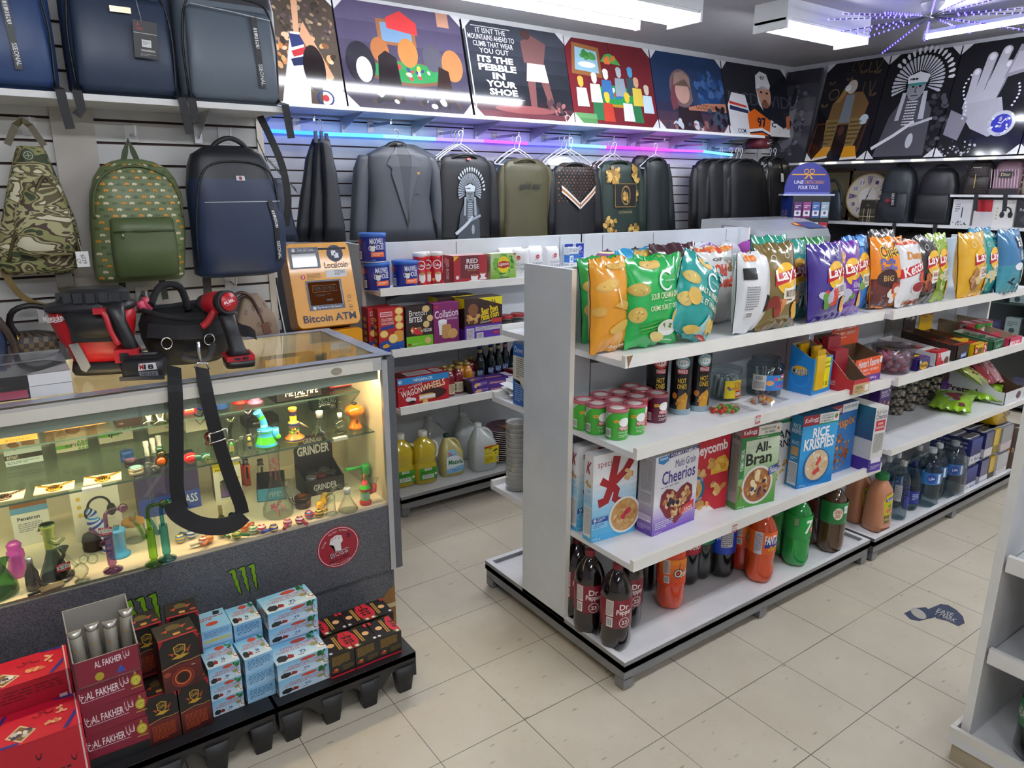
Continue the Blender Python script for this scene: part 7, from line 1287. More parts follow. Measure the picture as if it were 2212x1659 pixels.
C_('charger_box','cream box with a yellow and black corner',372,952,F1,.05,.05,.11,'d8d0b8',[('r',.05,.2,.6,.6,'d8b41c'),('r',.05,.65,.5,.9,'2a2824'),('t',.15,.3,.5,.5,'5','2a2824')],0,(.04,.14))
C_('earphone_box','white box picturing black sports earphones',430,950,F1,.10,.05,.11,'d4cebe',[('w',[(.05,.95),(.3,.8),(.35,.55),(.55,.45),(.7,.65)],.05,'3a3a3c'),('o',.72,.68,.09,None,.5,'3a3a3c'),('e',.75,.48,.09,.08,'3a3a3c'),('w',[(.35,.4),(.5,.2),(.7,.4)],.03,'3a3a3c'),('t',.75,.85,.9,.95,'Gun','6a6a6a',0)],0,(.03,.13))
C_('paper_box','dark green rolling paper box behind the flask',700,905,F1,.10,.06,.07,'1c3a34',[('t',.25,.35,.95,.7,'ZIG-ZAG','a8b4a4',.01)],-.1,(.05,.14),cols={'t':'2a4a40'})
C_('black_box','flat black carton on the shelf behind the earphones',560,945,F1,.12,.08,.03,'1b1b1d',[('l',.2,.3,.8,.7,1,'a8a8a8')],0,(.05,.16))
C_('tray_box','tan carton with a recycling symbol and a black scale on it',165,925,F2,.165,.13,.045,'c8924a',[('t',.22,.42,.5,.6,'100% RECYCLABLE','5a4420',.0),('l',.55,.45,.85,.58,1,'5a4420'),('p',[(.09,.35),(.13,.7),(.17,.35)],'3a3020'),('p',[(.11,.42),(.13,.58),(.15,.42)],'c8924a')],-.02,(.0,.07),top=[('r',.2,.15,.9,.85,'2a2826'),('r',.5,.3,.85,.8,'3a3a3c')],cols={'t':'b8864a'})
C_('tray_box','tan and maroon carton cut by the picture edge',40,955,F2,.1,.13,.04,'c88c44',[('o',.55,.6,.05,.2,.3,'4a3a20'),('t',.2,.1,.8,.25,'INFYNITI','5a4420',0)],-.02,(-.0,.07),cols={'t':'5a2420'})
C_('dark_box','dark brown wooden box on the upper glass shelf',275,925,F2,.075,.09,.06,'241c16',[('l',.1,.1,.4,.3,1,'5a4a3a')],0,(.01,.06),top=[('h',.4,.5,.2,.2,4,['b8a07a','8a6a4a'],.1)])
for i,(px,c1,lb)in enumerate(((325,CLR,'clear glass cylinder jar with a yellow badge'),(350,gl('b8c89a'),'greenish glass cylinder jar beside the badge jar'))):
 b=B().lathe([(.028,0),(.029,.003),(.02,.012),(.019,.075)],c1,20,cap1=False)
 if not i:b.dec(CY(.0193,.05,.025,-.3),[('e',.5,.5,.09,.45,'1c1c18'),('h',.5,.5,.06,.3,8,['b8c83a','3a3a1c'],.03)])
 G_('jar',lb,px,918,F2,b,0,None,(.0,.03))
nt_=B().loft([(0,0,0,.03,.02,2),(.03,0,0,.022,.016,2),(.06,0,0,.01,.008,2),(.075,0,0,.016,.01,2)],'b03a5a:r.3',18,nz=.005,ns=60);nt_.dec((lambda x,y,o:(-.016+x,-.022-o,.008+y),.03,.03),[('r',0,0,1,1,'e0562c'),('r',.05,.25,.95,.75,'e8e0d4'),('t',.3,.35,.6,.65,'1.-','2a2a2a',0)])
G_('net_bag','pink net bag of marbles with an orange price label',412,897,F2,nt_,0,None,(.0,.03))
for px,c1,lb in((440,'3a3a8a','indigo silicone tumbler beside the net bag'),(478,'2a4a8a','blue glass bubble cup beside the strap')):
 G_('silicone_cup',lb,px,890,F2,B().lathe([(.02,0),(.026,.006),(.022,.025),(.026,.032),(.026,.05),(.02,.06)],c1+':r.25:c.4',20),0,None,(.01,.04))
for px,c1,lb in((522,'d8301c','red silicone pipe on the upper glass shelf'),(556,'d87aa8','pink silicone pipe behind the blue and lime one')):
 G_('silicone_pipe',lb,px,880,F2,B().lathe([(.026,0),(.027,.005),(.016,.012),(.013,.03),(.014,.05),(.012,.07),(.015,.08)],c1+':r.35',20),0,None,(.01,.06))
mp_=tray(.17,.14,.05,'1a1a1c:r.4','d0ccc4',hb=.05,front=[('t',.2,.35,.9,.85,'METAL PIPE','e0dcd4',.02),('l',.4,.15,.9,.3,1,'c8c0b0')]);mp_.box(-.083,-.067,.03,.083,.067,.047,'d0ccc4:r.5')
p=U(640,868,Z=F2);T('pipe_display','black display box lettered for metal pipes with a white top','display box',mp_,(p.x+.02,p.y+.09,F2),0)
for i,(dx,dy,c1,lb)in enumerate(((-.06,-.03,'c86a5a','rosy metal pipe standing first in the display'),(-.02,-.01,'c8902c','golden metal pipe standing in the display'),(.03,.0,'b85a6a','pink metal pipe standing in the display'),(.06,.02,'4a4a8a','violet metal pipe standing last in the display'))):
 T('metal_pipe',lb,'metal pipe',B().lathe([(.005,0),(.0055,.004),(.0045,.012),(.006,.02),(.004,.026)],[c1+':m.6:r.3','c8b48a:m.7:r.3']*2,12),(p.x+.02+dx,p.y+.09+dy,F2+.0475),group='little metal pipes')
zz_=tray(.12,.10,.05,'b81c28:r.35','6a1018',hb=.08,front=[('r',.1,.12,.9,.5,'b8a08a'),('t',.4,.2,.95,.7,'Champ','ecdcd0',.01)])
p=U(735,842,Z=F2);T('lighter_display','red open display of small red packets','display box',zz_,(p.x+.035,p.y+.08,F2),-.05)
for i in range(6):T('red_packet','small red packet standing in the red display, %s along'%ORD[i],'packet',carton(.014,.03,.05,'a81c2c',[('r',.1,.6,.9,.7,'e0c8c8')],cols={'l':'5a1420' if i%2 else 'd0b0b0'}),(p.x-.01+.0175*i,p.y+.07,F2+.02),group='small red packets')
C_('blue_box','flat navy carton under the top glass in front of the tools',240,850,F2,.2,.1,.02,'1c2c6a',[],0,(.0,.2),top=[('e',.7,.5,.1,.2,'c8d0e0')])
C_('cream_box','open tan carton at the back of the upper shelf',610,850,F2,.2,.08,.09,'b8985c',[('l',.2,.3,.7,.6,2,'8a6a3a')],0,(.1,.22))
cl_=B().box(-.025,0,0,.025,.012,.09,'4a4c50:r.4').tube(smooth([(-.02,-.006,.05),(-.02,-.012,.01),(.02,-.012,.01),(.02,-.006,.05)],3),.0018,'c8c8cc:m1:r.25',6)
p=U(560,835,Z=F2);T('belt_clip','grey hanging clip seen through the top glass','clip',cl_,(p.x+.03,p.y+.15,F2+.0),.2)
# partition: shelf of backpacks, hanging bags
class Sil:
 'a soft body lofted from silhouette rows (pixel row, left pixel, right pixel, thickness) standing at depth Y'
 def __init__(s,rows,Y,mat,e=3.,n=30,nz=.0,ns=9,seed=0,sub=3,turn=None):
  q=[]
  for py,a,b,t in rows:
   l,r=U(a,py,Y=Y),U(b,py,Y=Y);q.append(Vector(((l.z+r.z)/2,(l.x+r.x)/2,(r.x-l.x)/2,t/2)).to_tuple()if False else((l.z+r.z)/2,(l.x+r.x)/2,(r.x-l.x)/2,t/2))
  q.sort()
  s.q=[]
  for i in range(len(q)-1):
   for k in range(sub):
    t=k/sub;s.q.append(tuple(a*(1-t)+b*t for a,b in zip(q[i],q[i+1])))
  s.q.append(q[-1]);s.e=e
  s.O=Vector((sum(k[1]for k in s.q)/len(s.q),Y,s.q[0][0]))
  s.b=B().loft([(z-s.O.z,cx-s.O.x,0,rx,ry,e)for z,cx,rx,ry in s.q],mat,n,nz=nz,ns=ns,seed=seed)
  s.H=s.q[-1][0]-s.q[0][0];s.W=2*max(k[2]for k in s.q);s.nz=nz
  def f(x,y,o):
   z=s.q[0][0]+max(0,min(s.H*.9999,y))
   for a,b in zip(s.q,s.q[1:]):
    if a[0]<=z<=b[0]:break
   t=(z-a[0])/max(1e-6,b[0]-a[0]);cx,rx,ry=(a[i]*(1-t)+b[i]*t for i in(1,2,3))
   u=max(-.998,min(.998,2*x/s.W-1))
   return(cx-s.O.x+u*rx,-ry*(1-abs(u)**s.e)**(1/s.e)-o-s.nz*.6,z-s.O.z)
  s.F=(f,s.W,s.H,.015)
 def dec(s,it,o0=1.2e-3,step=1.6e-4):s.b.dec(s.F,it,o0,step);return s
def strap(pts,w,m,t=.002,up=None):return B().tube(pts,.01,m,flat=(w,t)+((up,)if up else()))
S('trim_shelf',B())if False else None
b=B().box(-3.5,.90,1.893,-.212,1.178,1.913,'dcdcdc:r.35')
br=B()
for x in(-.46,-1.5):br.prism([(1.178,1.893),(.95,1.893),(1.178,1.80)],'c9c9cc:r.3:m.6',x,x+.003,'x').box(x-.012,1.165,1.79,x+.015,1.179,1.86,'d0d0d4:r.25:m.6')
T('wall_shelf','white shelf high on the slatted partition carrying three backpacks','shelf',[('board',b),('bracket',br)])
def bpack(label,cx,w,h,base,top,y=.985,zs=1.9135,items=(),d=.15,seed=1,zipc='1a1a1c',pocket=True,grp='backpacks on the high shelf'):
 e=3.4
 def secs(w,d,h,z0=0):return[(z0,0,0,w*.44,d*.36,e),(z0+.02,0,0,w*.49,d*.47,e),(z0+.3*h,0,0,w*.5,d*.5,e),(z0+.7*h,0,0,w*.49,d*.47,e),(z0+.9*h,0,0,w*.43,d*.38,e),(z0+h,0,0,w*.3,d*.2,e)]
 q=secs(w,d,h);mats=[base,base,base,top,top]
 body=B().loft(q,mats,30,nz=.004,ns=7,seed=seed)
 ps=[('body',body)]
 pk=B().loft([(.012,0,-d*.42,w*.40,d*.10,3),(.03,0,-d*.46,w*.43,d*.14,3),(.28*h,0,-d*.48,w*.43,d*.16,3),(.62*h,0,-d*.45,w*.41,d*.13,3),(.66*h,0,-d*.42,w*.37,d*.09,3)],base,26,nz=.003,ns=9,seed=seed+3)
 if items:pk.dec((lambda x,y,o:(-w/2+x,-d*.645-.004-o,y),w,h),items)
 ps.append(('front_pocket',pk))
 zp=B().tube(smooth([(-w*.44,-d*.36,.03*h),(-w*.455,-d*.4,.4*h),(-w*.40,-d*.42,.66*h),(-w*.25,-d*.45,.735*h),(w*.25,-d*.45,.735*h),(w*.40,-d*.42,.66*h),(w*.455,-d*.4,.4*h),(w*.44,-d*.36,.03*h)],4),.0035,zipc+':r.5',6);ps.append(('zipper',zp))
 ps.append(('handle',B().tube(smooth([(-.05,.02,h*.97),(-.04,.02,h*1.06),(.04,.02,h*1.06),(.05,.02,h*.97)],4),.008,zipc+':r.6',8)))
 for s in(-1,1):ps.append(('strap',strap([(s*w*.42,.0,.05),(s*w*.44,-.05,.015),(s*w*.46,-.108,.004),(s*w*.46+.004,-.113,-.05),(s*w*.46+.012*s,-.112,-.09-.02*s)],.027,'232326:r.7',.002,(0,-1,.3))))
 return T('backpack',label,'backpack',ps,(cx,y,zs),0,grp)
ZP=lambda x:[('p',[(x,.62),(x+.06,.62),(x+.10,.12),(x+.04,.12)],'131315'),('p',[(x+.02,.54),(x+.055,.54),(x+.07,.40),(x+.035,.40)],'cfcfd2'),('t',x-.09,.445,x+.19,.485,'KIDIRUI','2a2a2c',.0,-1.48),('t',x-.03,.2,x+.17,.23,'SSEONAL','cfcfd2',.02,-1.48)]
bpack('blue backpack at the open end of the high shelf',-1.055,.31,.44,'27406e:f.6','27406e:f.6',items=ZP(.58),seed=1)
nb=bpack('navy backpack with a hanging black tag, in the middle of the high shelf',-.715,.33,.45,'26344c:f.6','222e44:f.6',seed=2)
tg=B().box(-.035,-.001,-.055,.035,.001,.055,'1b1b1e:r.4');tg.dec((lambda x,y,o:(-.035+x,-.001-o,-.055+y),.07,.11),[('r',.02,.66,.98,.675,'c9c9c9'),('t',.12,.75,.42,.82,'DIRUI','b02a3a',.01),('p',[(.15,.86),(.22,.96),(.28,.86)],'b02a3a'),('r',.33,.3,.72,.5,'d9d9da'),('l',.38,.35,.66,.46,3,'7a7a80'),('r',.25,.17,.88,.245,'4a4a4c'),('t',.3,.18,.86,.235,'DIRUIBEIBAO','e4e0dc',.0),('l',.25,.05,.9,.13,2,'9a9a9a')])
c=link('hang_tag',tg.mesh('hang_tag'),nb,(.06,-.115,.17),(0,.05,0));c2=link('tag_string',B().tube([(.055,-.112,.225),(.045,-.1,.31)],.001,'b8b8b8',5).mesh('tag_string'),nb)
link('brand_badge',B().box(-.03,-.1,.245,.03,-.094,.262,'b8ae94:m.8:r.3').mesh('badge'),nb)
gb_=bpack('grey backpack with a charcoal top, at the end of the high shelf',-.375,.345,.46,'5b6672:f.6','2c2e34:f.6',items=ZP(.68),seed=3)
link('white_piping',B().tube([(-.13,-.098,.30),(0,-.104,.29),(.13,-.098,.278)],.0016,'c9c9cc',5).mesh('piping'),gb_)
hooks=[]
def hook(px,py,label,Y=1.176,L_=.09):
 p=U(px,py,Y=Y);b=B().box(-.022,-.002,-.03,.022,.002,.028,'d5d5d6:r.3');b2=B().tube(smooth([(0,-.002,-.005),(0,-L_*.8,-.012),(0,-L_,.0),(0,-L_-.003,.022)],3),.004,'d8d8da:r.3',8)
 T('slatwall_hook',label,'hook',[('plate',b),('prong',b2)],(p.x,p.y,p.z),group='white slatwall hooks')
hook(62,272,'white hook holding the camouflage bag');hook(283,288,'white hook holding the green backpack');hook(484,292,'white hook holding the navy backpack')
hook(97,680,'white hook in the middle of the checked purse handle');hook(307,635,'white hook above the red vacuum');hook(497,605,'white hook of the brown purse')
def pattern_mat(name,cols,scale,kind='camo'):
 m,nt,out=newmat(name);L=nt.links.new
 b=nt.nodes.new('ShaderNodeBsdfPrincipled');b.inputs['Roughness'].default_value=.75
 tc=nt.nodes.new('ShaderNodeTexCoord')
 if kind=='camo':
  n=node(nt,'ShaderNodeTexNoise',Scale=scale,Detail=2.,Roughness=.5,Distortion=.8)
  mp=nt.nodes.new('ShaderNodeMapping');mp.inputs['Scale'].default_value=(.6,1,1.5);L(tc.outputs['Object'],mp.inputs[0]);L(mp.outputs[0],n.inputs[0]);fac=n.outputs[0];lo,hi=.34,.66
 else:
  n=node(nt,'ShaderNodeTexVoronoi',Scale=scale);n.feature='F1';L(tc.outputs['Object'],n.inputs[0]);fac=n.outputs['Distance'];lo,hi=0,.6
 r=nt.nodes.new('ShaderNodeValToRGB');r.color_ramp.interpolation='CONSTANT';L(fac,r.inputs[0])
 e=r.color_ramp.elements
 for i,c in enumerate(cols):
  pos=0 if i==0 else lo+(hi-lo)*i/len(cols)
  el=e[i]if i<2 else e.new(pos);el.position=pos;el.color=(*lin(c),1)
 L(r.outputs[0],b.inputs[0]);L(b.outputs[0],out.inputs[0]);return m
CAMO=pattern_mat('camouflage_cloth',['38402a','8a8a5a','4a3a30','a8a47a','5a5238','d0ccb0'],13)
CAMO_T='4a3f22:f.6'
YB=1.06
s=Sil([(590,25,150,.06),(580,2,172,.10),(530,-12,176,.13),(470,2,160,.13),(420,14,140,.12),(370,22,117,.10),(330,31,101,.07),(316,36,94,.04)],YB,CAMO,3,nz=.004)
pl_=B().loft([(.06,.01,-.05,.075,.03,3),(.1,.01,-.055,.085,.036,3),(.2,.012,-.055,.08,.034,3),(.27,.02,-.05,.05,.026,2.5),(.31,.025,-.04,.02,.015,2)],CAMO,22)
tp_=B().tube(smooth([(-.10,-.05,.05),(-.06,-.068,.16),(-.0,-.072,.26),(.04,-.06,.31),(.09,-.05,.16),(.10,-.045,.06)],4),.006,CAMO_T,7)
st_=strap([(-.05,-.02,.41),(-.02,-.02,.47),(.0,-.03,.485),(.02,-.02,.47),(.05,-.02,.41)],.02,CAMO_T,.003,(0,1,0))
lo_=strap([(.045,.01,.03),(.05,.0,-.05),(.055,0,-.09)],.05,'3a3018:f.8',.012,(0,1,0));lo2=strap(smooth([(.055,0,-.09),(.07,-.01,-.18),(.085,-.01,-.30)],3),.034,'6a5520:r.6',.002,(0,1,0));lo2.tube(smooth([(-.13,0,.05),(-.09,-.01,-.06),(-.02,-.02,-.11),(.05,-.01,-.09)],4),.01,'6a5520:r.6',flat=(.02,.002,(0,1,0)))
T('sling_bag','camouflage sling bag hanging at the partition with a white price tag','bag',[('body',s.b),('pocket',pl_),('piping',tp_),('hanging_loop',st_),('pad',lo_),('strap',lo2),('badge',(lambda b:b.dec((lambda x,y,o:(-.02+x,-.045-o,.36+y),.04,.04),[('e',.5,.45,.45,None,'23281c'),('o',.5,.45,.33,None,.2,'8a9a6a'),('w',[(.3,.45),(.7,.45)],.06,'8a9a6a'),('w',[(.5,.28),(.5,.65)],.06,'8a9a6a')]))(B())),('price_tag',B().dec((lambda x,y,o:(.086+x+.04*0,-.075-o,.02+y),.038,.052),[('r',0,0,1,1,'ecebe8'),('t',.17,.38,.99,.62,'6039','2a2a2a',0,-1.4),('t',-.02,.28,.42,.48,'CP','2a2a2a',0,-1.4)]).tube([(.105,-.075,.07),(.10,-.075,.115)],.0008,'e0e0e0',5))],tuple(s.O))
GP='a'
s=Sil([(606,215,392,.06),(598,206,398,.12),(560,200,399,.16),(480,193,397,.17),(420,193,390,.16),(385,200,376,.13),(362,215,358,.10),(349,240,330,.07),(344,262,308,.04)],1.02,'66734c:f.4',3.2,nz=.003)
it=[]
rg=random.Random(4)
for j in range(19):
 for i in range(11):
  x=.05+.088*i+(.044 if j%2 else 0);y=.05+.05*j
  if x>.96 or(.14<x<.86 and .03<y<.52):continue
  c=('c8882c','d0c8a8','4a5a3a')[(i+j)%3]
  it+=[('p',[(x-.025,y-.006),(x+.03,y-.006),(x+.034,y+.003),(x+.01,y+.012),(x-.02,y+.010)],c),('r',x-.018,y-.012,x-.008,y-.004,c),('r',x+.01,y-.012,x+.02,y-.004,c)]
s.dec(it,step=3e-6)
pk=B().loft([(.02,0,-.075,.085,.022,4),(.03,0,-.08,.1,.036,4),(.12,0,-.085,.102,.045,4),(.175,0,-.08,.102,.035,4),(.182,0,-.078,.102,.04,4),(.215,0,-.076,.1,.03,4),(.222,0,-.07,.09,.018,4)],'4e5c38:f.4',28,nz=.007,ns=18,seed=5)
T('backpack','green backpack printed with tiny trucks hanging on the partition','backpack',[('body',s.b),('front_pocket',pk),('zipper',B().tube([(-.095,-.113,.178),(.0,-.121,.179),(.095,-.113,.178)],.003,'3c4a2a:r.5',6).tube([(-.07,-.121,.176),(-.068,-.124,.155)],.003,'b8b0a0:m1:r.3',6)),('top_zipper',B().tube(smooth([(-.138,-.055,.22),(-.13,-.06,.3),(-.09,-.06,.365),(0,-.055,.392),(.09,-.06,.365),(.13,-.06,.3),(.138,-.055,.22)],4),.004,'4a5636:r.5',6)),('handle',strap([(-.028,0,.385),(-.012,-.005,.44),(.0,-.01,.475),(.012,-.005,.44),(.03,0,.385)],.018,'39452a:r.6',.003,(0,1,0))),('strap',strap([(-.07,.05,.02),(-.072,.05,-.08)],.022,'22301f:r.6',.003,(0,1,0))),('strap',strap([(.06,.05,.02),(.066,.05,-.08)],.022,'22301f:r.6',.003,(0,1,0)))],tuple(s.O))
s=Sil([(596,440,580,.06),(588,423,606,.13),(560,420,616,.15),(480,412,612,.16),(400,403,592,.15),(360,404,578,.13),(335,412,566,.11),(320,435,545,.07),(315,455,530,.04)],1.0,['1b2a48:f.5']*13+['1c1f26:f.5']*20,3.4,nz=.003)
s.dec([('w',[(.12,.58),(.97,.585)],.008,'b8bcc4')])
s.dec([(i[0],[(x+.02,y*.95)for x,y in i[1]],i[2])if i[0]=='p' else('t',i[1]+.02,i[2]*.95,i[3]+.02,i[4]*.95)+i[5:]for i in ZP(.78)],o0=.003)
s.dec([('r',.5,.74,.6,.775,'9a9aa0:m1:r.3'),('e',.55,.757,.02,None,'8a2a34')],o0=.002)
T('backpack','navy backpack with a black top hanging at the end of the partition','backpack',[('body',s.b),('zipper',B().tube(smooth([(-.155,-.05,.05),(-.15,-.06,.2),(-.12,-.065,.36),(-.06,-.066,.41),(.07,-.064,.41),(.135,-.06,.36),(.15,-.055,.2)],4),.0035,'0e1016:r.5',6)),('handle',B().tube(smooth([(-.075,-.01,.43),(-.05,-.02,.475),(0,-.025,.497),(.05,-.02,.475),(.08,-.01,.43)],4),.009,'16181f:r.6',8)),('strap',strap([(-.11,.05,.03),(-.115,.05,-.12)],.03,'15171c:r.6',.003,(0,1,0))),('hang_tag',B().dec((lambda x,y,o:(.135+x*.8+y*-.25,-.02-o,.42+y*.75-x*.9),.13,.026),[('r',0,0,1,1,'141416'),('t',.05,.25,.9,.8,'DIRUI BAGS','cfcfd2',.0)]).tube(smooth([(.10,-.02,.5),(.115,-.02,.46),(.13,-.02,.42)],3),.002,'141416',5)),('shoulder_strap',strap(smooth([(.125,.0,.58),(.15,-.03,.5),(.185,-.03,.4),(.2,-.02,.28),(.19,0,.18)],3),.026,'17181c:r.6',.004,(0,1,0)))],tuple(s.O))
def purse(rows,Y,m,label,parts,dec=None,o0=.0015):
 s=Sil(rows,Y,m,5,nz=.002)
 if dec:s.dec(dec,o0,4e-5)
 return T('purse',label,'purse',[('body',s.b)]+parts(s),tuple(s.O),group='purses behind the counter')
ck=[('r',i/9,j/7,(i+1)/9,(j+1)/7,'5c4a38')for i in range(9)for j in range(7)if(i+j)%2]
purse([(790,32,128,.08),(770,30,128,.09),(735,27,125,.08),(722,30,122,.06),(715,38,85,.03)],1.08,'2c2a2e:r.5','checked brown purse with a braided handle',lambda s:[('handle',B().tube(smooth([(-.045,-.02,.115),(-.06,-.03,.16),(-.045,-.04,.2),(0,-.045,.215),(.05,-.04,.2),(.075,-.03,.16),(.078,-.02,.125)],5),[.0105,.0095]*15+[.0105],'1d1618:r.5',8)),('clasp',B().tube([(-.045,-.03,.075),(-.046,-.03,.12)],.004,'c8a45a:m1:r.25',8).tube([(.077,-.03,.085),(.079,-.03,.13)],.004,'c8a45a:m1:r.25',8))],ck)
purse([(800,155,240,.06),(770,148,232,.07),(735,143,225,.06),(715,141,200,.04)],1.13,'3c3a40:r.5','beige and charcoal purse half hidden by the red vacuum',lambda s:[('side_panel',B().box(-.065,-.045,.0,-.025,-.037,.10,'c9b2a0:r.5'))])
purse([(800,-40,18,.10),(740,-40,17,.12),(700,-40,8,.11),(672,-40,-8,.07)],1.05,'2a3a5e:r.5','dark blue purse cut by the picture edge',lambda s:[('trim',B().tube(smooth([(.02,-.06,.18),(.05,-.055,.1),(.06,-.05,.0)],3),.012,'4a3a34:r.5',8))])
mono=[('o',x,y,.05,None,.25,'4a3a30')for x,y in((.15,.2),(.4,.15),(.65,.22),(.88,.15),(.28,.45),(.52,.5),(.78,.48),(.18,.72),(.42,.78),(.66,.74),(.86,.82))]+[('t',x-.02,y-.025,x+.02,y+.025,'F','4a3a30',.0)for x,y in((.15,.2),(.4,.15),(.65,.22),(.88,.15),(.28,.45),(.52,.5),(.78,.48),(.18,.72),(.42,.78),(.66,.74),(.86,.82))]
purse([(760,490,598,.09),(720,500,600,.10),(680,508,588,.09),(645,520,566,.05),(635,530,556,.03)],1.07,'7a6858:r.5','taupe monogram purse behind the power drill',lambda s:[('handle',B().tube(smooth([(-.09,-.04,.14),(-.095,-.04,.2),(-.06,-.04,.245),(-.02,-.04,.235),(.005,-.04,.19),(.03,-.045,.1)],5),.006,'3c2420:r.5',8)),('handle',B().tube(smooth([(-.075,-.035,.14),(-.08,-.035,.19),(-.045,-.03,.232),(-.01,-.03,.22),(.015,-.035,.17)],5),.006,'3c2420:r.5',8)),('strap_end',strap([(.028,-.05,.12),(.04,-.052,.075)],.03,'5a3428:r.5',.004,(0,1,0)))],mono)
plb=B().loft([(0,0,0,.05,.012,3),(.06,0,0,.045,.012,3),(.12,0,0,.03,.01,3),(.16,0,0,.01,.006,2)],'d2d6d6:g1.2:r.1',16,nz=.006,ns=30)
p=U(325,720,Y=1.1);T('plastic_bag','clear plastic bag hanging over the red vacuum','bag',plb,(p.x,p.y,p.z))
# things lying on the counter glass
ZK=1.0712
def at(px,py,z=ZK):p=U(px,py,Z=z);return Vector((p.x,p.y,z))
o=at(238,800)
RED,BLK,BLK2='b01824:r.35','1b1b1e:r.4','2a2a2e:r.45'
ax=Matrix.Rotation(-.12,4,'Y')
base=B().loft([(0,0,0,.095,.06,3.5),(.012,0,0,.1,.065,3.5),(.04,0,0,.094,.06,3.5)],BLK,26)
body=B().loft([(.035,-.005,0,.086,.056,3.2),(.08,-.012,0,.09,.058,3.2),(.105,-.02,0,.1,.065,3),(.16,-.024,0,.115,.075,2.8),(.2,-.026,0,.118,.078,2.8)],RED,28)
mid=B().box(-.07,-.085,.11,.06,-.04,.205,BLK)
mid.loft([(.108,.0,-.072,.062,.012,4),(.2,-.02,-.08,.066,.012,4)],BLK,16)
cap=B().loft([(.198,-.026,0,.122,.082,2.8),(.215,-.026,0,.122,.082,2.8),(.222,-.02,0,.1,.068,3),(.25,-.01,0,.09,.06,3),(.262,-.008,0,.07,.045,3)],BLK2,28)
for i in range(7):
 a=-2.6+.36*i;cap.box(-.01+.098*cos(a)-.012,.066*sin(a)-.012,.224,-.01+.098*cos(a)+.012,.066*sin(a)+.006,.252,'34363a:r.35')
hand=B().loft([(.05,.095,-.075,.024,.022,3),(.11,.08,-.078,.021,.02,2.5),(.17,.062,-.078,.021,.02,2.5),(.205,.05,-.06,.03,.03,2.5),(.225,.03,-.03,.04,.04,2.5)],BLK,18)
grip=B().tube(smooth([(.02,-.1,.205),(.035,-.105,.19),(.045,-.105,.14),(.06,-.103,.1)],3),.008,'b82430:r.35',8);grip.box(.005,-.11,.195,.035,-.085,.212,'b82430:r.35')
lens=B().prism([(-.085,.10),(-.06,.105),(-.035,.03),(-.05,.012),(-.062,.02)],'8a8c90:r.15:c.6',-.064,-.058,'y')
block=B().box(.045,-.11,.045,.11,-.06,.085,'b82430:r.35').box(.06,-.113,.05,.085,-.109,.075,BLK)
txt=B().dec((lambda x,y,o_:(-.145+.002+x*.9,-.062-.13*max(0,x)**.5*.35-o_,.165+y),.075,.03),[('t',.05,.3,.95,.95,'Milwaukee','e8e4e4',.015,.1),('w',[(.2,.15),(.5,.3),(.48,.18),(.85,.34)],.03,'e8e4e4')],o0=.004)
T('cordless_vacuum','red and black cordless shop vacuum standing on the counter','power tool',[('base',base),('body',body),('tank',mid),('filter_cap',cap),('handle',hand),('trigger_guard',grip),('clear_tube',lens),('battery_mount',block),('lettering',txt)],tuple(o),-.35)
bt_=B().loft([(0,0,0,.055,.045,6),(.012,0,0,.06,.05,6),(.05,0,0,.058,.048,6),(.058,0,0,.05,.042,6)],'222226:r.4',24);bt_.box(-.045,-.03,.058,.045,.035,.068,BLK)
bt_.box(-.062,-.054,.0,.062,-.046,.012,'3a3a3e:r.5')
f=B().dec((lambda x,y,o_:(-.05+x,-.0505-o_,.008+y),.10,.045),[('p',[(.42,.45),(.95,.52),(.92,.98),(.46,.94)],'e4e2e0'),('t',.47,.54,.58,.88,'M','b01824',.04),('t',.59,.54,.86,.88,'18','22222a',.04),('p',[(.45,.05),(.97,.1),(.95,.42),(.43,.38)],'7a7c84'),('t',.5,.12,.9,.33,'HD12.0','22222a',.02)])
l_=B().dec((lambda x,y,o_:(-.0605-o_,.04-x,.008+y),.08,.045),[('r',.1,.7,.9,.92,'2a2a2e'),('r',.12,.72,.3,.9,'b01824'),('t',.36,.72,.85,.88,'REDLITHIUM','d0d0d0',.0),('p',[(.1,.1),(.8,.1),(.9,.62),(.1,.62)],'8a8c92')])
t_=B().dec((lambda x,y,o_:(-.04+x,-.02+y,.0682+o_),.08,.045),[('r',.05,.1,.95,.9,'4a4a4e'),('l',.1,.15,.9,.85,6,'a8a8ac'),('r',.2,.4,.5,.7,'8a2a30')])
q=at(318,812);T('battery_pack','black high capacity battery pack in front of the red vacuum','battery',[('case',bt_),('front_label',f),('side_label',l_),('top_label',t_)],tuple(q),-.42)
q=at(412,775)
pb_=B().loft([(0,0,0,.10,.085,2.4),(.02,0,0,.125,.10,2.4),(.08,0,0,.135,.11,2.3),(.13,0,0,.14,.112,2.3),(.155,0,0,.135,.105,2.2),(.17,0,0,.128,.1,2.2)],'141417:r.85',34,cap1=False,nz=.012,ns=14,seed=9)
pb_.loft([(.17,0,0,.124,.096,2.2),(.09,0,0,.12,.095,2.2)],'0d0d10:r.9',34,cap0=False)
rim=B().tube([(.131*cos(2*pi*i/28),.103*sin(2*pi*i/28),.17+.012*sin(4*pi*i/28+1)+.01*sin(2*pi*i/28))for i in range(28)],.0085,'1f1f24:r.9',8,closed=True)
hl=B().tube(smooth([(.02,.09,.15),(.0,.1,.23),(-.06,.07,.24),(-.10,.0,.19)],4),.012,'17171b:r.9',8)
bd=B().tube(smooth([(-.12,-.075,.12),(-.04,-.125,.115),(.05,-.12,.112),(.13,-.06,.12)],4),.02,'232328:r.9',flat=(.045,.012,(0,-1,.2)))
ring=B()
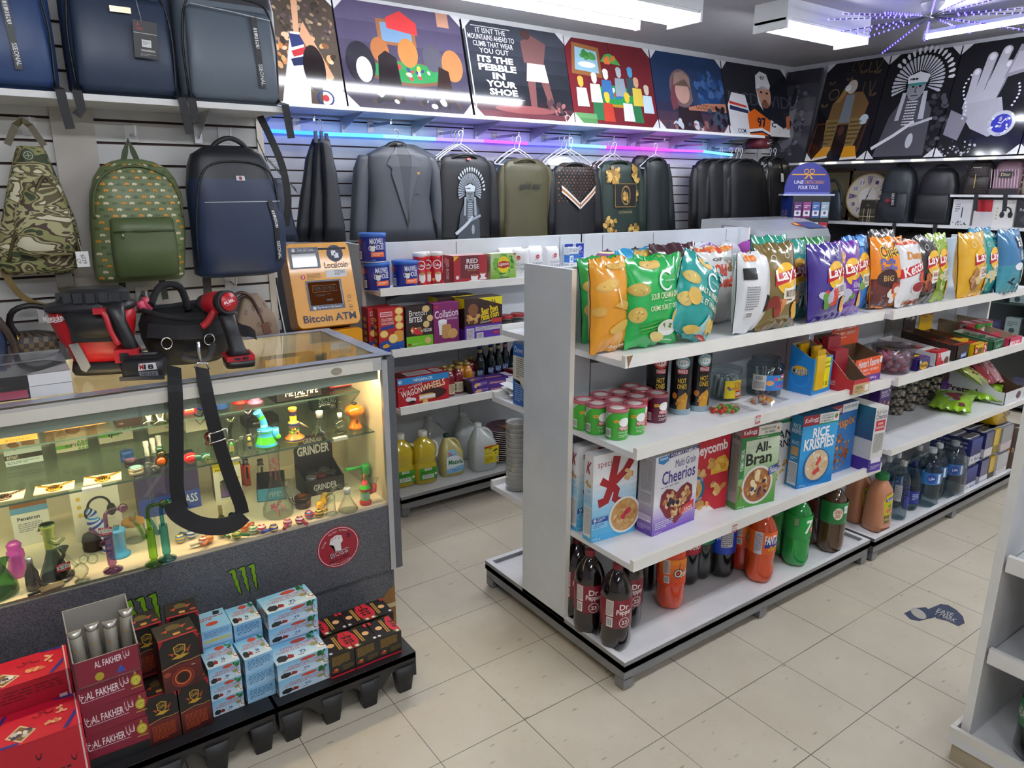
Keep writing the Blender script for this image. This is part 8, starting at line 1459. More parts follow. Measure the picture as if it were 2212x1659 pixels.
for x in(-.075,.05):ring.tube([(x+.016*cos(a),-.132+.004*cos(a),.085+.018*sin(a))for a in[i*pi/7 for i in range(14)]],.0025,'c8c8cc:m1:r.2',6,closed=True)
lp=B().tube(smooth([(.06,-.125,.07),(.04,-.145,.03),(-.0,-.15,.025),(-.04,-.14,.04)],4),.011,'2a2a30:r.8',8)
wing=B().grid(lambda u,v:(.11+.09*u,-.06-.05*u+.02*v,.11-.05*u+.05*v*(1-u*.4)+.006*sin(9*u)),8,4,'1a1a1f:r.9')
T('tool_pouch','black round tool pouch standing open on the counter','tool bag',[('pouch',pb_),('rim',rim),('handle',hl),('band',bd),('d_ring',ring),('loop',lp),('flap',wing)],tuple(q),-.1)
def tl(label,name,dx,dy,tilt,parts):T(name,label,'hand tool',parts,(q.x+dx,q.y+dy,q.z+.10),rot=tilt,group='hand tools in the pouch')
tl('pink capped marker at the pouch rim','marker',-.095,-.01,(0,-.35,0),[('barrel',B().lathe([(.008,0),(.009,.085)],'2a2a30:r.4',12)),('cap',B().lathe([(.0115,.08),(.012,.11),(.009,.114)],'d8506e:r.35',12))])
tl('pink topped screwdriver behind the marker','screwdriver',-.08,.03,(0,-.3,.3),[('shaft',B().lathe([(.004,0),(.004,.08)],'b0b0b4:m1:r.3',8)),('handle',B().lathe([(.008,.075),(.012,.085),(.012,.115),(.008,.12)],'c84a62:r.35',12))])
tl('yellow and black screwdriver lying in the pouch','screwdriver',.0,-.02,(1.0,.75,0),[('handle',B().lathe([(.008,.0),(.012,.01),(.010,.04),(.012,.06),(.008,.08)],['d8a01c:r.35','1c1c1e:r.4']*3,12)),('shaft',B().lathe([(.003,.08),(.003,.14)],'b0b0b4:m1:r.3',8))])
tl('steel tape clip with black grip in the pouch','pliers',.03,.0,(.5,.4,0),[('jaw',B().box(-.01,-.004,.05,.01,.004,.10,'a8a8ac:m1:r.3')),('grip',B().tube([(-.008,0,.05),(-.012,0,.0)],.006,'1c1c1e:r.5',8).tube([(.008,0,.05),(.012,0,.0)],.006,'1c1c1e:r.5',8))])
tl('red handled driver bit in the pouch','nut_driver',.045,-.015,(.2,.3,0),[('handle',B().lathe([(.009,.05),(.012,.06),(.012,.095),(.007,.1)],'b82430:r.35',12)),('shaft',B().lathe([(.003,0),(.003,.05)],'b0b0b4:m1:r.3',8))])
tl('knobbly black bit holder in the pouch','bit_holder',.07,.01,(.3,.35,0),(lambda b:[sphere(b,(.014*cos(i*2.4),.012*sin(i*2.4),.055+.004*i),.0075,'16161a:r.35',8)for i in range(12)]and b)(B()))
tl('flashlight in the side loop of the pouch','flashlight',.135,-.02,(0,.12,0),[('barrel',B().lathe([(.014,-.05),(.016,.0),(.019,.03),(.022,.05)],'1d1d20:r.4',16)),('lens',B().lathe([(.02,.05),(.001,.052)],'4a5a5a:r.1:c1',16,cap0=False))])
tl('second black flashlight further back in the loop','flashlight',.13,.035,(0,.1,0),[('barrel',B().lathe([(.014,-.05),(.016,.02),(.019,.05),(.021,.07)],'222226:r.4',16)),('lens',B().lathe([(.019,.07),(.001,.072)],'3a4a4a:r.1:c1',16,cap0=False))])
q2=at(517,788)
dr=B().loft([(0,0,0,.04,.045,5),(.02,0,0,.042,.048,5)],BLK,20)
rp=B().box(-.038,-.044,.02,.038,.044,.034,'b01824:r.35').box(-.018,-.046,.024,-.002,-.043,.031,BLK).box(.004,-.046,.024,.02,-.043,.031,BLK)
hd_=B().loft([(.034,0,0,.032,.038,4),(.05,-.002,0,.022,.026,3),(.10,-.012,.002,.02,.024,3),(.15,-.022,.004,.022,.026,3)],'202024:r.5',20)
R90=Matrix.Translation((-.03,0,.185))@Matrix.Rotation(-.25,4,'Y')@Matrix.Rotation(.5,4,'Z')@Matrix.Rotation(pi/2,4,'X')
mo=B().lathe([(.03,.0),(.033,.006),(.033,.03)],BLK,22,ax=R90).lathe([(.031,.028),(.032,-.05),(.028,-.06)],'a81824:r.35',22,ax=R90).lathe([(.028,-.06),(.024,-.085),(.016,-.095),(.012,-.11)],'2a2a2e:r.4',18,ax=R90)
cp_=B().lathe([(.026,.031),(.026,.034),(.001,.0345)],'b01824:r.35',22,ax=R90)
cp_.dec((lambda x,y,o_:R90@Vector((-.022+x,-.022+y,.0346+o_)),.044,.044),[('t',.1,.42,.9,.6,'FUEL','f0ecec',.03),('l',.2,.3,.8,.36,1,'d8a8a8'),('t',.38,.7,.66,.82,'CB','2a1014',.0)])
lg=B().tube(smooth([(-.05,-.0,.165),(-.075,.0,.13),(-.09,.0,.12)],3),.01,'a81824:r.35',8)
T('impact_driver','red and black cordless impact driver standing on its battery','power tool',[('battery',dr),('battery_shoe',rp),('grip',hd_),('motor_housing',mo),('end_cap',cp_),('side_handle',lg)],tuple(q2),-.1,sc=1.12)
YS=.36
def sp(l):return[tuple(U(px,py,Y=y))for px,py,y in l]
m='0f0f11:r.75'
o1=U(430,800,Y=YS)
def loc(b):b.v=[(x-o1.x,y-o1.y,z-o1.z)for x,y,z in b.v];return b
s1=loc(B().tube(smooth(sp([(376,792,.44),(378,832,.37),(380,880,YS),(381,960,YS),(381,1030,YS),(383,1065,YS),(392,1100,YS-.003)]),3),.01,m,flat=(.040,.0025,(0,-1,.05))))
s2=loc(B().tube(smooth(sp([(436,795,.43),(442,830,.37),(455,890,YS),(474,960,YS),(497,1030,YS-.002),(518,1085,YS-.004),(524,1110,YS-.006)]),3),.01,m,flat=(.040,.0025,(0,-1,.05))))
pd=loc(B().loft([(0,0,0,.02,.006,3),(.04,0,0,.028,.008,3),(.10,0,0,.03,.008,3),(.15,0,0,.02,.006,3)],'161619:r.8',20))
pd=loc(B().tube(smooth(sp([(372,1085,YS-.004),(385,1110,YS-.008),(425,1132,YS-.012),(470,1138,YS-.012),(505,1130,YS-.01),(526,1112,YS-.006)]),4),.01,'17171a:r.8',flat=(.052,.009,(0,-1,.35))))
bk=B()
for py in(932,953):
 bk.tube(sp([(452,py+6,YS-.006),(490,py-6,YS-.006)]),.0028,'c8c8cc:m1:r.2',8)
bk.tube(sp([(452,938,YS-.006),(455,959,YS-.006)]),.0028,'c8c8cc:m1:r.2',8).tube(sp([(490,926,YS-.006),(492,947,YS-.006)]),.0028,'c8c8cc:m1:r.2',8)
sn=B().tube(sp([(428,738,.40),(430,765,.41),(434,785,.41)]),.005,'c8c8cc:m1:r.2',8).tube(sp([(420,795,.405),(427,784,.405),(446,784,.405),(452,797,.405)]),.003,'c8c8cc:m1:r.2',8)
T('carrying_strap','long black webbing strap hanging from the pouch over the counter front','strap',[('webbing',s1),('webbing',s2),('shoulder_pad',pd),('slider_buckle',loc(bk)),('snap_hook',loc(sn))],tuple(o1))
c0=U(158,845,Z=ZK)
for k,lb in enumerate(('shrink wrapped canvas lying under another at the counter edge','shrink wrapped canvas with a black and white print, lying uppermost on the counter')):
 b=B();b.box(-.5,-.02,0,0,.32,.032,{'t':'b9bcc4:r.2:c1','f':'e2e2e4:r.25:c1','':'dcdce0:r.25:c1'})
 b.dec((lambda x,y,o_:(-.5+x,-.02-o_,y),.5,.032),[('r',0,0,.80,1,'1e1c22:r.2:c1')]+([('r',.1,.1,.79,.8,'9a3a50:r.2:c1'),('t',.55,.3,.62,.6,'DE','e0c8d0')]if k==0 else[]))
 if k:b.dec((lambda x,y,o_:(-.5+x,-.02+y,.032+o_),.5,.34),[('p',[(.2,0),(.8,0),(1,.35),(.9,.55),(.5,.45),(.3,.5)],'4a4b52:r.2:c1'),('p',[(.55,.55),(.9,.62),(1,.85),(.7,.95),(.45,.8)],'6a6b74:r.2:c1'),('p',[(.2,.6),(.5,.7),(.55,.85),(.3,.9)],'2a2a30:r.2:c1'),('h',.4,.65,.12,.1,7,['d8d8dc:r.2','3a3a40:r.2'],.03),('p',[(0,.2),(.4,.3),(.3,.42),(0,.4)],'33343a:r.2:c1'),('p',[(.78,0),(1,0),(1,.28)],'e6e6e8:r.25:c1')])
 T('canvas_print',lb,'canvas',b,(c0.x,c0.y,ZK+.0335*k),[-.03,.0][k],'shrink wrapped canvases on the counter')
# yellow machine beside the shelves
x0,x1=-.075,.232;YEL='e29a12:r.35:c.3:v.02';NAVY='20243c:r.3'
o=Vector(((x0+x1)/2,1.5,0));W=x1-x0
def rrect(w,h,r,n=5):
 P=[]
 for cx,cy,a0 in((w/2-r,h/2-r,0),(-w/2+r,h/2-r,pi/2),(-w/2+r,-h/2+r,pi),(w/2-r,-h/2+r,1.5*pi)):
  for i in range(n+1):a=a0+pi/2*i/n;P.append((cx+r*cos(a),cy+r*sin(a)))
 return P
tb_,tt=Vector((0,1.338-1.5,1.008)),Vector((0,1.45-1.5,1.384))
hv=tt-tb_;H=hv.length;hv.normalize();nv=Vector((0,-hv.z,hv.y))
def HF(dz):return lambda x,y:tuple(tb_+hv*(y+H/2)+Vector((x,0,0))-nv*dz)
pts=rrect(W,H,.028);head=B();n=len(pts)
R=[[HF(d)(x*k,y*k)for x,y in pts]for d,k in((.0,.985),(.004,1),(.10,1),(.12,.97))]
head.rings(R,YEL,True,True,True,sm=False)
cab=B();pc=rrect(W*1.04,.97,.02);cab.rings([[(x*k,1.345-1.5+d,y+.5)for x,y in pc]for d,k in((0,.99),(.003,1),(.04,1))],YEL,sm=False);cab.box(-W*.5,-.115,.02,W*.5,.14,.96,'2c2e34:r.4')
bk_=B().box(-W*.44,-.06,.96,W*.44,.14,1.36,'33353c:r.4')
F=(lambda x,y,o_:tuple(tb_+hv*y+Vector((-W/2+x,0,0))+nv*(o_)),W,H)
art=B().dec(F,[('e',.755,.865,.13,None,'262a44'),('p',[(.70,.90),(.77,.90),(.77,.87),(.74,.87),(.74,.84),(.70,.84)],'eceaf0'),('p',[(.74,.84),(.74,.81),(.81,.81),(.81,.87),(.77,.87),(.77,.84)],'eceaf0'),('t',.56,.69,.93,.765,'Localcoin','2a2a34',.012),('r',.56,.58,.89,.67,'dcdcdc'),('l',.7,.6,.87,.66,4,'4a4a54'),('o',.14,.605,.0,.0,.5,YEL),('e',.2,.60,.035,None,'c0322a'),('t',.19,.585,.21,.615,'!','f0e8e0',.02),('l',.26,.565,.47,.64,5,'7a5a1a'),('t',.10,.06,.93,.15,'Bitcoin ATM','2a2440',.022),('o',.87,.335,.028,None,.25,'2a2440'),('l',.82,.27,.94,.285,1,'2a2440'),('o',.87,.215,.028,None,.25,'2a2440',(0,3.14)),('r',.84,.2,.9,.21,'2a2440'),('l',.82,.16,.95,.175,1,'2a2440')])
s1=B();s1.dec(F,[('r',.04,.70,.50,.95,NAVY),('r',.095,.90,.14,.94,'d8d8e0'),('t',.18,.902,.42,.938,'Scan QR Code','d8d8e4',.0)],o0=.002);s1.dec(F,[('r',.08,.72,.46,.885,'0b0b10:r.1:c.6')],o0=.0025);s1.dec(F,[('r',.08,.878,.46,.89,'3a3c50'),('r',.455,.72,.47,.89,'6a6c78')],o0=.004)
s2=B();s2.dec(F,[('r',.22,.20,.78,.555,NAVY),('r',.275,.21,.32,.245,'d8d8e0'),('t',.34,.212,.72,.243,'Tap Screen to Get Started','e0dff0',.006)],o0=.002);s2.dec(F,[('r',.25,.26,.75,.535,'6a3a1e:e.35')],o0=.003)
s2.dec(F,[('t',.34,.43,.66,.475,'100% OFF FEES','2a1a10',.006),('w',[(.31,.415),(.69,.415),(.69,.49),(.31,.49),(.31,.415)],.004,'9a6a3a'),('l',.34,.36,.58,.39,2,'2a1a10'),('r',.5,.3,.6,.325,'1a1214')],o0=.0035);s2.dec(F,[('r',.745,.25,.76,.54,'8a8a94')],o0=.0045)
ca=B().dec((lambda x,y,o_:(-W/2+x,1.345-1.5-o_,.6+y),W,.37),[('t',.44,.9,.62,.935,'Follow us','5a3a0c',.0),('t',.3,.80,.76,.86,'@localcoinatm','2a2010',.006),('w',[(.68,.6),(.92,.6),(.92,.4)],.008,'2a2010'),('p',[(.66,.72),(.73,.72),(.73,.76),(.68,.76)],'2a2010')],o0=.001)
T('crypto_atm','yellow cash machine with a slanted face between the counter and the coffee shelves','cash machine',[('head',head),('cabinet',cab),('rear_housing',bk_),('printed_face',art),('scanner_window',s1),('touch_screen',s2),('cabinet_print',ca)],tuple(o))
cbx=B().tube(smooth([(-.20,1.22,1.24),(-.19,1.2,1.1),(-.17,1.21,.95),(-.15,1.25,.8),(-.14,1.25,.02)],4),.003,'c9c9cb:r.4',6)
T('power_cable','thin white cable hanging beside the yellow machine','cable',cbx)
T('power_cable','black cable hanging behind the white one beside the machine','cable',B().tube(smooth([(-.185,1.24,1.26),(-.18,1.25,1.1),(-.15,1.27,.9),(-.16,1.3,.02)],4),.005,'1b1b1d:r.4',6))
# clothes wall: poster shelf, posters, light rope, garments
SZ=2.095
b=B().box(-.2,2.36,SZ-.022,4.6,2.717,SZ,'dcdcde:r.35');br=B()
for i in range(10):
 x=.27+.5*i;br.prism([(2.717,SZ-.023),(2.40,SZ-.023),(2.717,SZ-.11)],'b4b4ba:r.3:m.5',x,x+.003,'x').box(x-.012,2.70,SZ-.13,x+.015,2.7175,SZ-.03,'b9b9bf:r.3:m.5')
T('wall_shelf','long white shelf above the clothes carrying a row of large posters','shelf',[('board',b),('bracket',br)])
cols=['2a6af0','2a6af0','3a8af0','5a9ae0','6a5af0','7a3af0','4a4af0','5aa0f0','a02af0','c030e8','7a3af0','4a9af0']
b=B();pts=[(-.15,2.66,1.963)]+[(-.15+.39*i,2.66,1.957+.003*(i%2))for i in range(1,12)]+[(4.56,2.67,1.94)]
for i in range(12):b.tube([pts[i],pts[i+1]],.011,cols[i]+':e5',8)
T('light_rope','glowing blue and violet light rope stretched behind the hangers','light rope',b)
def poster(label,X,art,dep=.03,kind='x',base='16161c',corners=True,top=None,name='canvas_poster'):
 'X: (x0,x1,z0,z1,yb,yt) leaning canvas; art on its front'
 x0,x1,z0,z1,yb,yt=X
 w=x1-x0;v=Vector((0,yt-yb,z1-z0));h=v.length;v.normalize();n=Vector((0,-v.z,v.y))
 M=Matrix(((1,0,0,0),(0,-n.y,v.y,0),(0,-n.z,v.z,0),(0,0,0,1)))
 f=B().box(0,-dep,0,w,0,h,base+':r.35');sk=':r.1:s.6'
 def g(c):return c if ':' in c else c+sk
 A=[]
 for it in art:
  it=list(it)
  for i,q in enumerate(it):
   if i and isinstance(q,str)and len(q)==6 and all(ch in '0123456789abcdef' for ch in q)and not(it[0]=='t' and i==5):it[i]=q+sk
   if isinstance(q,list)and q and isinstance(q[0],str):it[i]=[k+sk for k in q]
  A.append(tuple(it))
 f.dec((lambda x,y,o:(x,-dep-o,y),w,h),A,o0=3e-4,step=6e-5)
 if corners:
  for cx in(0,1):
   for cy in(0,1):
    sx,sy=(1 if cx==0 else-1),(1 if cy==0 else-1)
    f.poly([(cx*w,-dep-.004,cy*h),(cx*w+sx*.075,-dep-.004,cy*h),(cx*w,-dep-.004,cy*h+sy*.075)][::(1 if sx*sy>0 else-1)],'cfcfd2:r.4')
 o=T(name,label,'poster',f,group='shrink wrapped wall posters')
 return o,M
def back_poster(label,pl,pr,art,base,zt=2.70):
 a,c=U(pl[0],pl[1],Y=2.5),U(pr[0],pr[1],Y=2.5)
 o,M=poster(label,(a.x,c.x,SZ,zt,2.52,2.69),art,base=base)
 o.matrix_world=Matrix.Translation((a.x,2.52,SZ+.004))@M
def person_fig(x,y,s,c,skin,hair):return[('p',[(x-.06*s,y),(x+.06*s,y),(x+.05*s,y+.2*s),(x-.05*s,y+.2*s)],c),('e',x,y+.26*s,.028*s,.055*s,skin),('e',x,y+.29*s,.03*s,.035*s,hair)]
crowd=[('r',0,0,1,1,'4a4038'),('h',.5,.72,.5,.26,130,['6a5a4a','8a7460','3a3430','a08a74','5a4a50'],.03),('h',.5,.45,.5,.15,60,['b87a4a','7a5034','c8986a','3a2c28','d8b090'],.04),('p',[(.25,0),(.58,0),(.62,.35),(.58,.62),(.46,.62),(.38,.35)],'d4d2d4'),('p',[(.44,.6),(.6,.6),(.6,.52),(.45,.48)],'2a3464'),('p',[(.44,.45),(.61,.5),(.61,.44),(.46,.4)],'b03038'),('p',[(.42,.38),(.6,.42),(.58,.34),(.44,.32)],'2a3050'),('p',[(.5,.62),(.56,.62),(.6,.95),(.52,.92)],'c89878'),('p',[(.56,.6),(.62,.72),(.9,.25),(.82,.18)],'c89070'),('e',.68,.32,.13,.2,'1e1618'),('p',[(.72,0),(1,0),(1,.12),(.88,.22),(.74,.16)],'d4d0d0'),('o',.76,.06,.1,.07,.2,'2a3464'),('e',.76,.06,.04,.03,'a83038'),('e',.16,.55,.09,.1,'c89878'),('p',[(.06,.6),(.26,.6),(.24,.68),(.1,.68)],'3a2a34')]
back_poster('tall crowd poster with a raised white sleeve, beside the grey backpack',(560,215),(748,228),crowd,'4a4038',2.74)
dogs=[('r',0,0,1,1,'2c2434'),('g',0,.25,1,1,'3a3448','544c66',4),('r',.3,.62,.6,.86,'8a5a3a'),('r',.33,.65,.57,.83,'6a86a4'),('p',[(.38,.78),(.62,.74),(.62,.86),(.5,.96),(.38,.88)],'c03a3c'),('r',.8,.86,.9,1,'b88a74'),('e',.5,.36,.33,.12,'6a4430'),('e',.5,.37,.3,.10,'2a7a44'),('h',.5,.37,.22,.06,14,['d8d0c8','b03a3a','3a3a6a','d8b04a'],.02),('e',.14,.42,.11,.2,'22202a'),('e',.16,.36,.06,.12,'c8c4c0'),('e',.3,.56,.07,.12,'9a6038'),('e',.52,.56,.08,.14,'a8703c'),('e',.72,.54,.08,.14,'4a4854'),('e',.88,.48,.09,.16,'a06a40'),('p',[(.24,.08),(.44,.08),(.42,.5),(.34,.56),(.28,.5)],'1c1418'),('p',[(.7,.1),(.86,.1),(.84,.42),(.76,.46)],'2a1a18'),('h',.5,.1,.45,.07,20,['1c1a22','3a2a2a','c8c4c8'],.03)]
back_poster('wide poster of a lamp lit card table with a red hanging shade',(752,228),(1020,246),dogs,'2c2434',2.73)
ali=[('g',0,.2,1,1,'1e2028','3a3e48',5),('g',0,0,1,.2,'5a3038','2a2028',3),('r',.02,.08,.03,.95,'c8c8cc'),('t',.12,.88,.40,.935,'IT ISNT THE','d0d0d4',.008),('t',.04,.81,.48,.865,'MOUNTAINS AHEAD TO','d0d0d4',.008),('t',.08,.74,.46,.795,'CLIMB THAT WEAR','d0d0d4',.008),('t',.13,.67,.41,.725,'YOU OUT','d0d0d4',.008),('t',.1,.575,.44,.645,'ITS THE','e4e4e6',.04),('t',.1,.49,.46,.56,'PEBBLE','e4e4e6',.04),('t',.22,.405,.34,.475,'IN','e4e4e6',.04),('t',.15,.32,.44,.39,'YOUR','e4e4e6',.04),('t',.17,.235,.44,.305,'SHOE','e4e4e6',.04),('w',[(.08,.95),(.45,.95)],.006,'c8c8cc'),('w',[(.1,.2),(.5,.2)],.006,'c8c8cc'),('p',[(.55,.62),(.75,.62),(.8,.85),(.66,.93),(.54,.85)],'6a4a4a'),('e',.6,.93,.05,.055,'4a3434'),('p',[(.55,.42),(.78,.42),(.76,.62),(.58,.62)],'c4b0ac'),('p',[(.56,.42),(.64,.42),(.62,.12),(.56,.12)],'6a4444'),('p',[(.7,.42),(.78,.42),(.82,.1),(.76,.1)],'6a4444'),('e',.5,.1,.3,.045,'7a4648'),('h',.85,.14,.14,.08,16,['4a343a','2a2228','8a5a5a'],.03),('o',.93,.04,.03,None,.2,'c8c0c0')]
back_poster('dark motivational poster with white capital lettering',(1025,249),(1240,266),ali,'1e2028',2.72)
toon=[('r',0,0,1,1,'6a2028'),('p',[(.04,.58),(.38,.56),(.38,.92),(.08,.95)],'8a5a34'),('p',[(.08,.63),(.35,.61),(.35,.87),(.11,.9)],'8ab0c4'),('h',.22,.82,.1,.03,8,['4a8a4a','3a7a3a'],.04),('e',.22,.7,.1,.035,'dcdcdc'),('w',[(.5,.99),(.5,.86)],.006,'2a2a2a'),('p',[(.38,.76),(.62,.74),(.56,.84),(.5,.87),(.44,.85)],'4a9a4a'),('h',.5,.79,.07,.03,6,['d8743a'],.03),('e',.52,.35,.28,.13,'a8842a'),('e',.52,.37,.27,.115,'2c8a4a'),('h',.52,.38,.16,.05,12,['d8d8d0','b03a3a','3a5ab0'],.025),('p',[(.22,.05),(.4,.05),(.38,.4),(.24,.42)],'2a6a44'),('p',[(.7,.05),(.82,.05),(.8,.3),(.7,.3)],'2a6a44')]
for x,y,c,k in((.12,.3,'c8d0d0','d8a84a'),(.28,.36,'d0d4c0','e0d8d0'),(.42,.42,'3a6aa0','e0dcd8'),(.58,.46,'8a98a4','a8b0b8'),(.72,.48,'3a4a54','4a9ac4'),(.4,.14,'b03a2c','d8b83a'),(.64,.16,'d8d8d8','d8b83a'),(.78,.36,'d0b84a','c89a7a'),(.9,.28,'b8ccd8','c8b8a8')):toon+=person_fig(x,y-.1,1.1,c,k,k)
toon+=[('g',0,0,.25,.12,'4a7a4a','5a8a5a',2)]
back_poster('bright red and green cartoon style card game poster',(1242,266),(1422,277),toon,'6a2028',2.71)
blue=[('g',0,0,1,.35,'5a3a44','2c2c44',3),('g',0,.35,1,1,'24304e','1e3458',5),('h',.75,.55,.25,.25,40,['2a4a7a','1e3a68','3a5a8a'],.05),('e',.38,.55,.17,.25,'6a5658'),('p',[(.2,.4),(.26,.66),(.3,.72),(.3,.3),(.22,.25)],'6a3a44'),('p',[(.5,.72),(.6,.5),(.62,.28),(.52,.34)],'2a3a5a'),('e',.38,.5,.10,.15,'b08a80'),('p',[(.26,.58),(.3,.74),(.42,.78),(.5,.7),(.5,.58),(.42,.68)],'8a7068'),('p',[(.25,0),(.65,0),(.6,.28),(.3,.3)],'2a2028'),('p',[(.44,.27),(1,.28),(1,.4),(.7,.38),(.44,.31)],'a8705a'),('t',.55,.295,.95,.36,'GOOD NIGHT','4a2a24',.0),('h',.5,.06,.4,.05,18,['b8bcc8','3a3a4a','8a5a5a'],.04),('h',.85,.2,.14,.14,20,['1c1e2a','3a4a5a'],.04)]
back_poster('blue night portrait poster with a pale bat across it',(1424,277),(1574,289),blue,'24304e',2.71)
hock=[('r',0,0,1,1,'1f2029'),('t',.05,.42,1.0,.6,'MCDAVID','3c3e48',.01),('p',[(.02,0),(.3,0),(.34,.3),(.3,.56),(.1,.58),(.02,.4)],'cfcfd4'),('p',[(.04,.34),(.32,.3),(.32,.35),(.05,.4)],'2a3050'),('p',[(.04,.42),(.3,.38),(.3,.41),(.05,.46)],'b83a2c'),('p',[(.3,0),(.68,0),(.66,.22),(.42,.38),(.3,.3)],'d0621f'),('p',[(.6,.0),(1,0),(1,.2),(.86,.12),(.66,.24)],'d4d2d2'),('p',[(.9,.12),(1,.12),(1,.34),(.92,.3)],'b8643a'),('t',.44,.12,.58,.26,'97','24243a',.04),('t',.66,.13,.73,.21,'C','24243a',.04),('w',[(.3,.06),(.5,.09),(.62,.03)],.03,'e4e2e2'),('w',[(.3,.03),(.5,.06),(.62,.0)],.015,'24243a'),('e',.6,.6,.11,.2,'b88a74'),('p',[(.48,.66),(.5,.86),(.58,.93),(.68,.9),(.72,.74),(.7,.68),(.6,.72)],'d8d8da'),('p',[(.48,.7),(.5,.45),(.56,.36),(.52,.5)],'c8c8cc'),('e',.56,.63,.02,.015,'2a2024'),('e',.65,.62,.02,.015,'2a2024'),('e',.6,.5,.03,.025,'6a3430'),('e',.6,.45,.06,.05,'7a5444'),('t',.57,.81,.64,.86,'97','2a2a34',.03),('t',.12,.02,.24,.08,'CCM','2a3050',.02)]
back_poster('dark hockey poster of a white helmeted player numbered 97',(1576,289),(1712,300),hock,'1f2029',2.71)
def side_poster(label,x0,ya,yb,z0,z1,xt,art,base,corners=True):
 w=ya-yb;o,M=poster(label,(0,w,z0,z1,0,xt-x0),art,base=base,corners=corners)
 o.matrix_world=Matrix.Translation((x0,ya,z0+.004))@Matrix.Rotation(-pi/2,4,'Z')@M
lion=[('r',0,0,1,1,'3c3c44'),('g',0,.4,1,1,'55555c','2a2a32',4),('h',.4,.45,.4,.4,60,['4a4a52','5c5c64','36363e','6a6a72'],.08),('e',.35,.72,.08,.1,'24242a'),('e',.35,.3,.2,.14,'6e6e76'),('p',[(.2,.55),(.5,.6),(.45,.4),(.25,.38)],'74747a'),('e',.36,.42,.07,.05,'1e1e24')]
side_poster('grey animal portrait canvas in the corner behind the hockey poster',5.15,2.66,2.30,1.86,2.70,5.30,lion,'3c3c44',False)
RX=5.13;zl=1.872
P4=lambda pts,c:('p',pts,c)
def tri_flower(x,y,s,c):return[('e',x+s*cos(a),y+s*.7*sin(a),s*.8,s*.32,c,a)for a in(.78,2.35)]
man=[('r',0,0,1,1,'14131a')]+sum([tri_flower(x,y,.045,'4a3a28')for x,y in((.14,.78),(.42,.8),(.62,.86),(.85,.84),(.1,.55),(.86,.62))],[])+[('t',.42,.9,.6,.99,'LV','4a3a28',.0),('t',.70,.86,.9,.97,'LV','4a3a28',.0),('t',.68,.62,.88,.78,'LV','4a3a28',.0),('o',.22,.68,.09,None,.2,'5a4830'),P4([(.02,.06),(.88,.06),(.9,.4),(.06,.38)],'241714'),('w',[(.02,.06),(.06,.38),(.9,.4)],.02,'5a3024'),P4([(.22,.36),(.8,.36),(.84,.56),(.7,.68),(.36,.68),(.24,.58)],'6a5030'),P4([(.42,.38),(.6,.38),(.58,.66),(.44,.66)],'6a727a'),P4([(.2,.42),(.42,.42),(.4,.1),(.26,.1)],'7a643c'),P4([(.6,.42),(.84,.42),(.76,.12),(.62,.12)],'7a643c'),('e',.5,.74,.085,.07,'b0a498'),P4([(.28,.58),(.36,.6),(.46,.72),(.4,.76)],'8a6a3a'),('e',.44,.73,.05,.035,'ccd0d4'),('e',.83,.4,.07,.05,'b8c4cc'),P4([(.12,.02),(.36,.05),(.4,.14),(.26,.14)],'c88a1c'),P4([(.6,.02),(.86,.03),(.8,.14),(.62,.14)],'c88a1c'),P4([(.12,.0),(.38,.03),(.36,.05),(.12,.025)],'d8d0c8'),P4([(.6,.0),(.88,.01),(.86,.035),(.6,.025)],'d8d0c8'),('l',.24,.15,.4,.4,6,'4a3a20'),('l',.62,.15,.8,.4,6,'4a3a20')]
man+=[('e',.5,.30,.05,.05,'4a2a20'),('w',[(.84,.08),(.9,.4)],.03,'4a2a20')]
def feathers(cx,cy,r0,r1,a0,a1,n,c,W=1.):return[P4([(cx+r0*cos(a-.03),cy+r0*.7*sin(a-.03)),(cx+r1*cos(a-.055),cy+r1*.7*sin(a-.055)),(cx+r1*1.05*cos(a),cy+r1*.74*sin(a)),(cx+r1*cos(a+.055),cy+r1*.7*sin(a+.055)),(cx+r0*cos(a+.03),cy+r0*.7*sin(a+.03))],c)for a in[a0+(a1-a0)*i/n for i in range(n+1)]]
def elder(c1,c2,c3,bg,face):return[('r',0,0,1,1,bg),('h',.8,.3,.3,.28,40,[c3,'2a2a32'],.05),P4([(.1,.02),(.85,.02),(.8,.45),(.62,.58),(.36,.58),(.2,.4)],c3)]+feathers(.5,.7,.17,.36,-.35,3.5,25,c1)+feathers(.52,.7,.40,.47,.1,2.5,14,c2)+[('e',.5,.66,.13,.12,face),P4([(.36,.70),(.64,.70),(.66,.77),(.5,.81),(.34,.77)],c2),('l',.38,.72,.62,.76,1,bg),('e',.45,.67,.02,.01,bg),('e',.55,.67,.02,.01,bg),('w',[(.5,.67),(.49,.62),(.52,.615)],.012,bg),('w',[(.45,.585),(.55,.585)],.012,bg),P4([(.32,.62),(.38,.62),(.36,.36),(.3,.36)],c1),P4([(.62,.62),(.68,.62),(.72,.36),(.64,.36)],c1),('l',.42,.3,.58,.54,9,c2),('w',[(.05,.1),(.35,.22),(.6,.34)],.05,c2),('w',[(.55,.3),(.85,.36)],.04,c1),('e',.6,.16,.05,.07,c1)]
hands=[('r',0,0,1,1,'17171d')]
for x0_,y0_,x1_,y1_,th in((.24,.42,.26,.74,.10),(.32,.44,.40,.86,.12),(.42,.44,.56,.9,.12),(.52,.46,.62,.78,.10)):hands+=[('w',[(x0_,y0_),((x0_+x1_)/2+.01,(y0_+y1_)/2),(x1_,y1_)],th,'a8a6b0'),('e',x1_,y1_,th/2,th*.35,'a8a6b0'),('e',x1_,y1_,th*.3,th*.25,'d0ced8'),('w',[(x0_+th/2,y0_),(x1_+th/2,y1_)],.008,'4a4a54')]
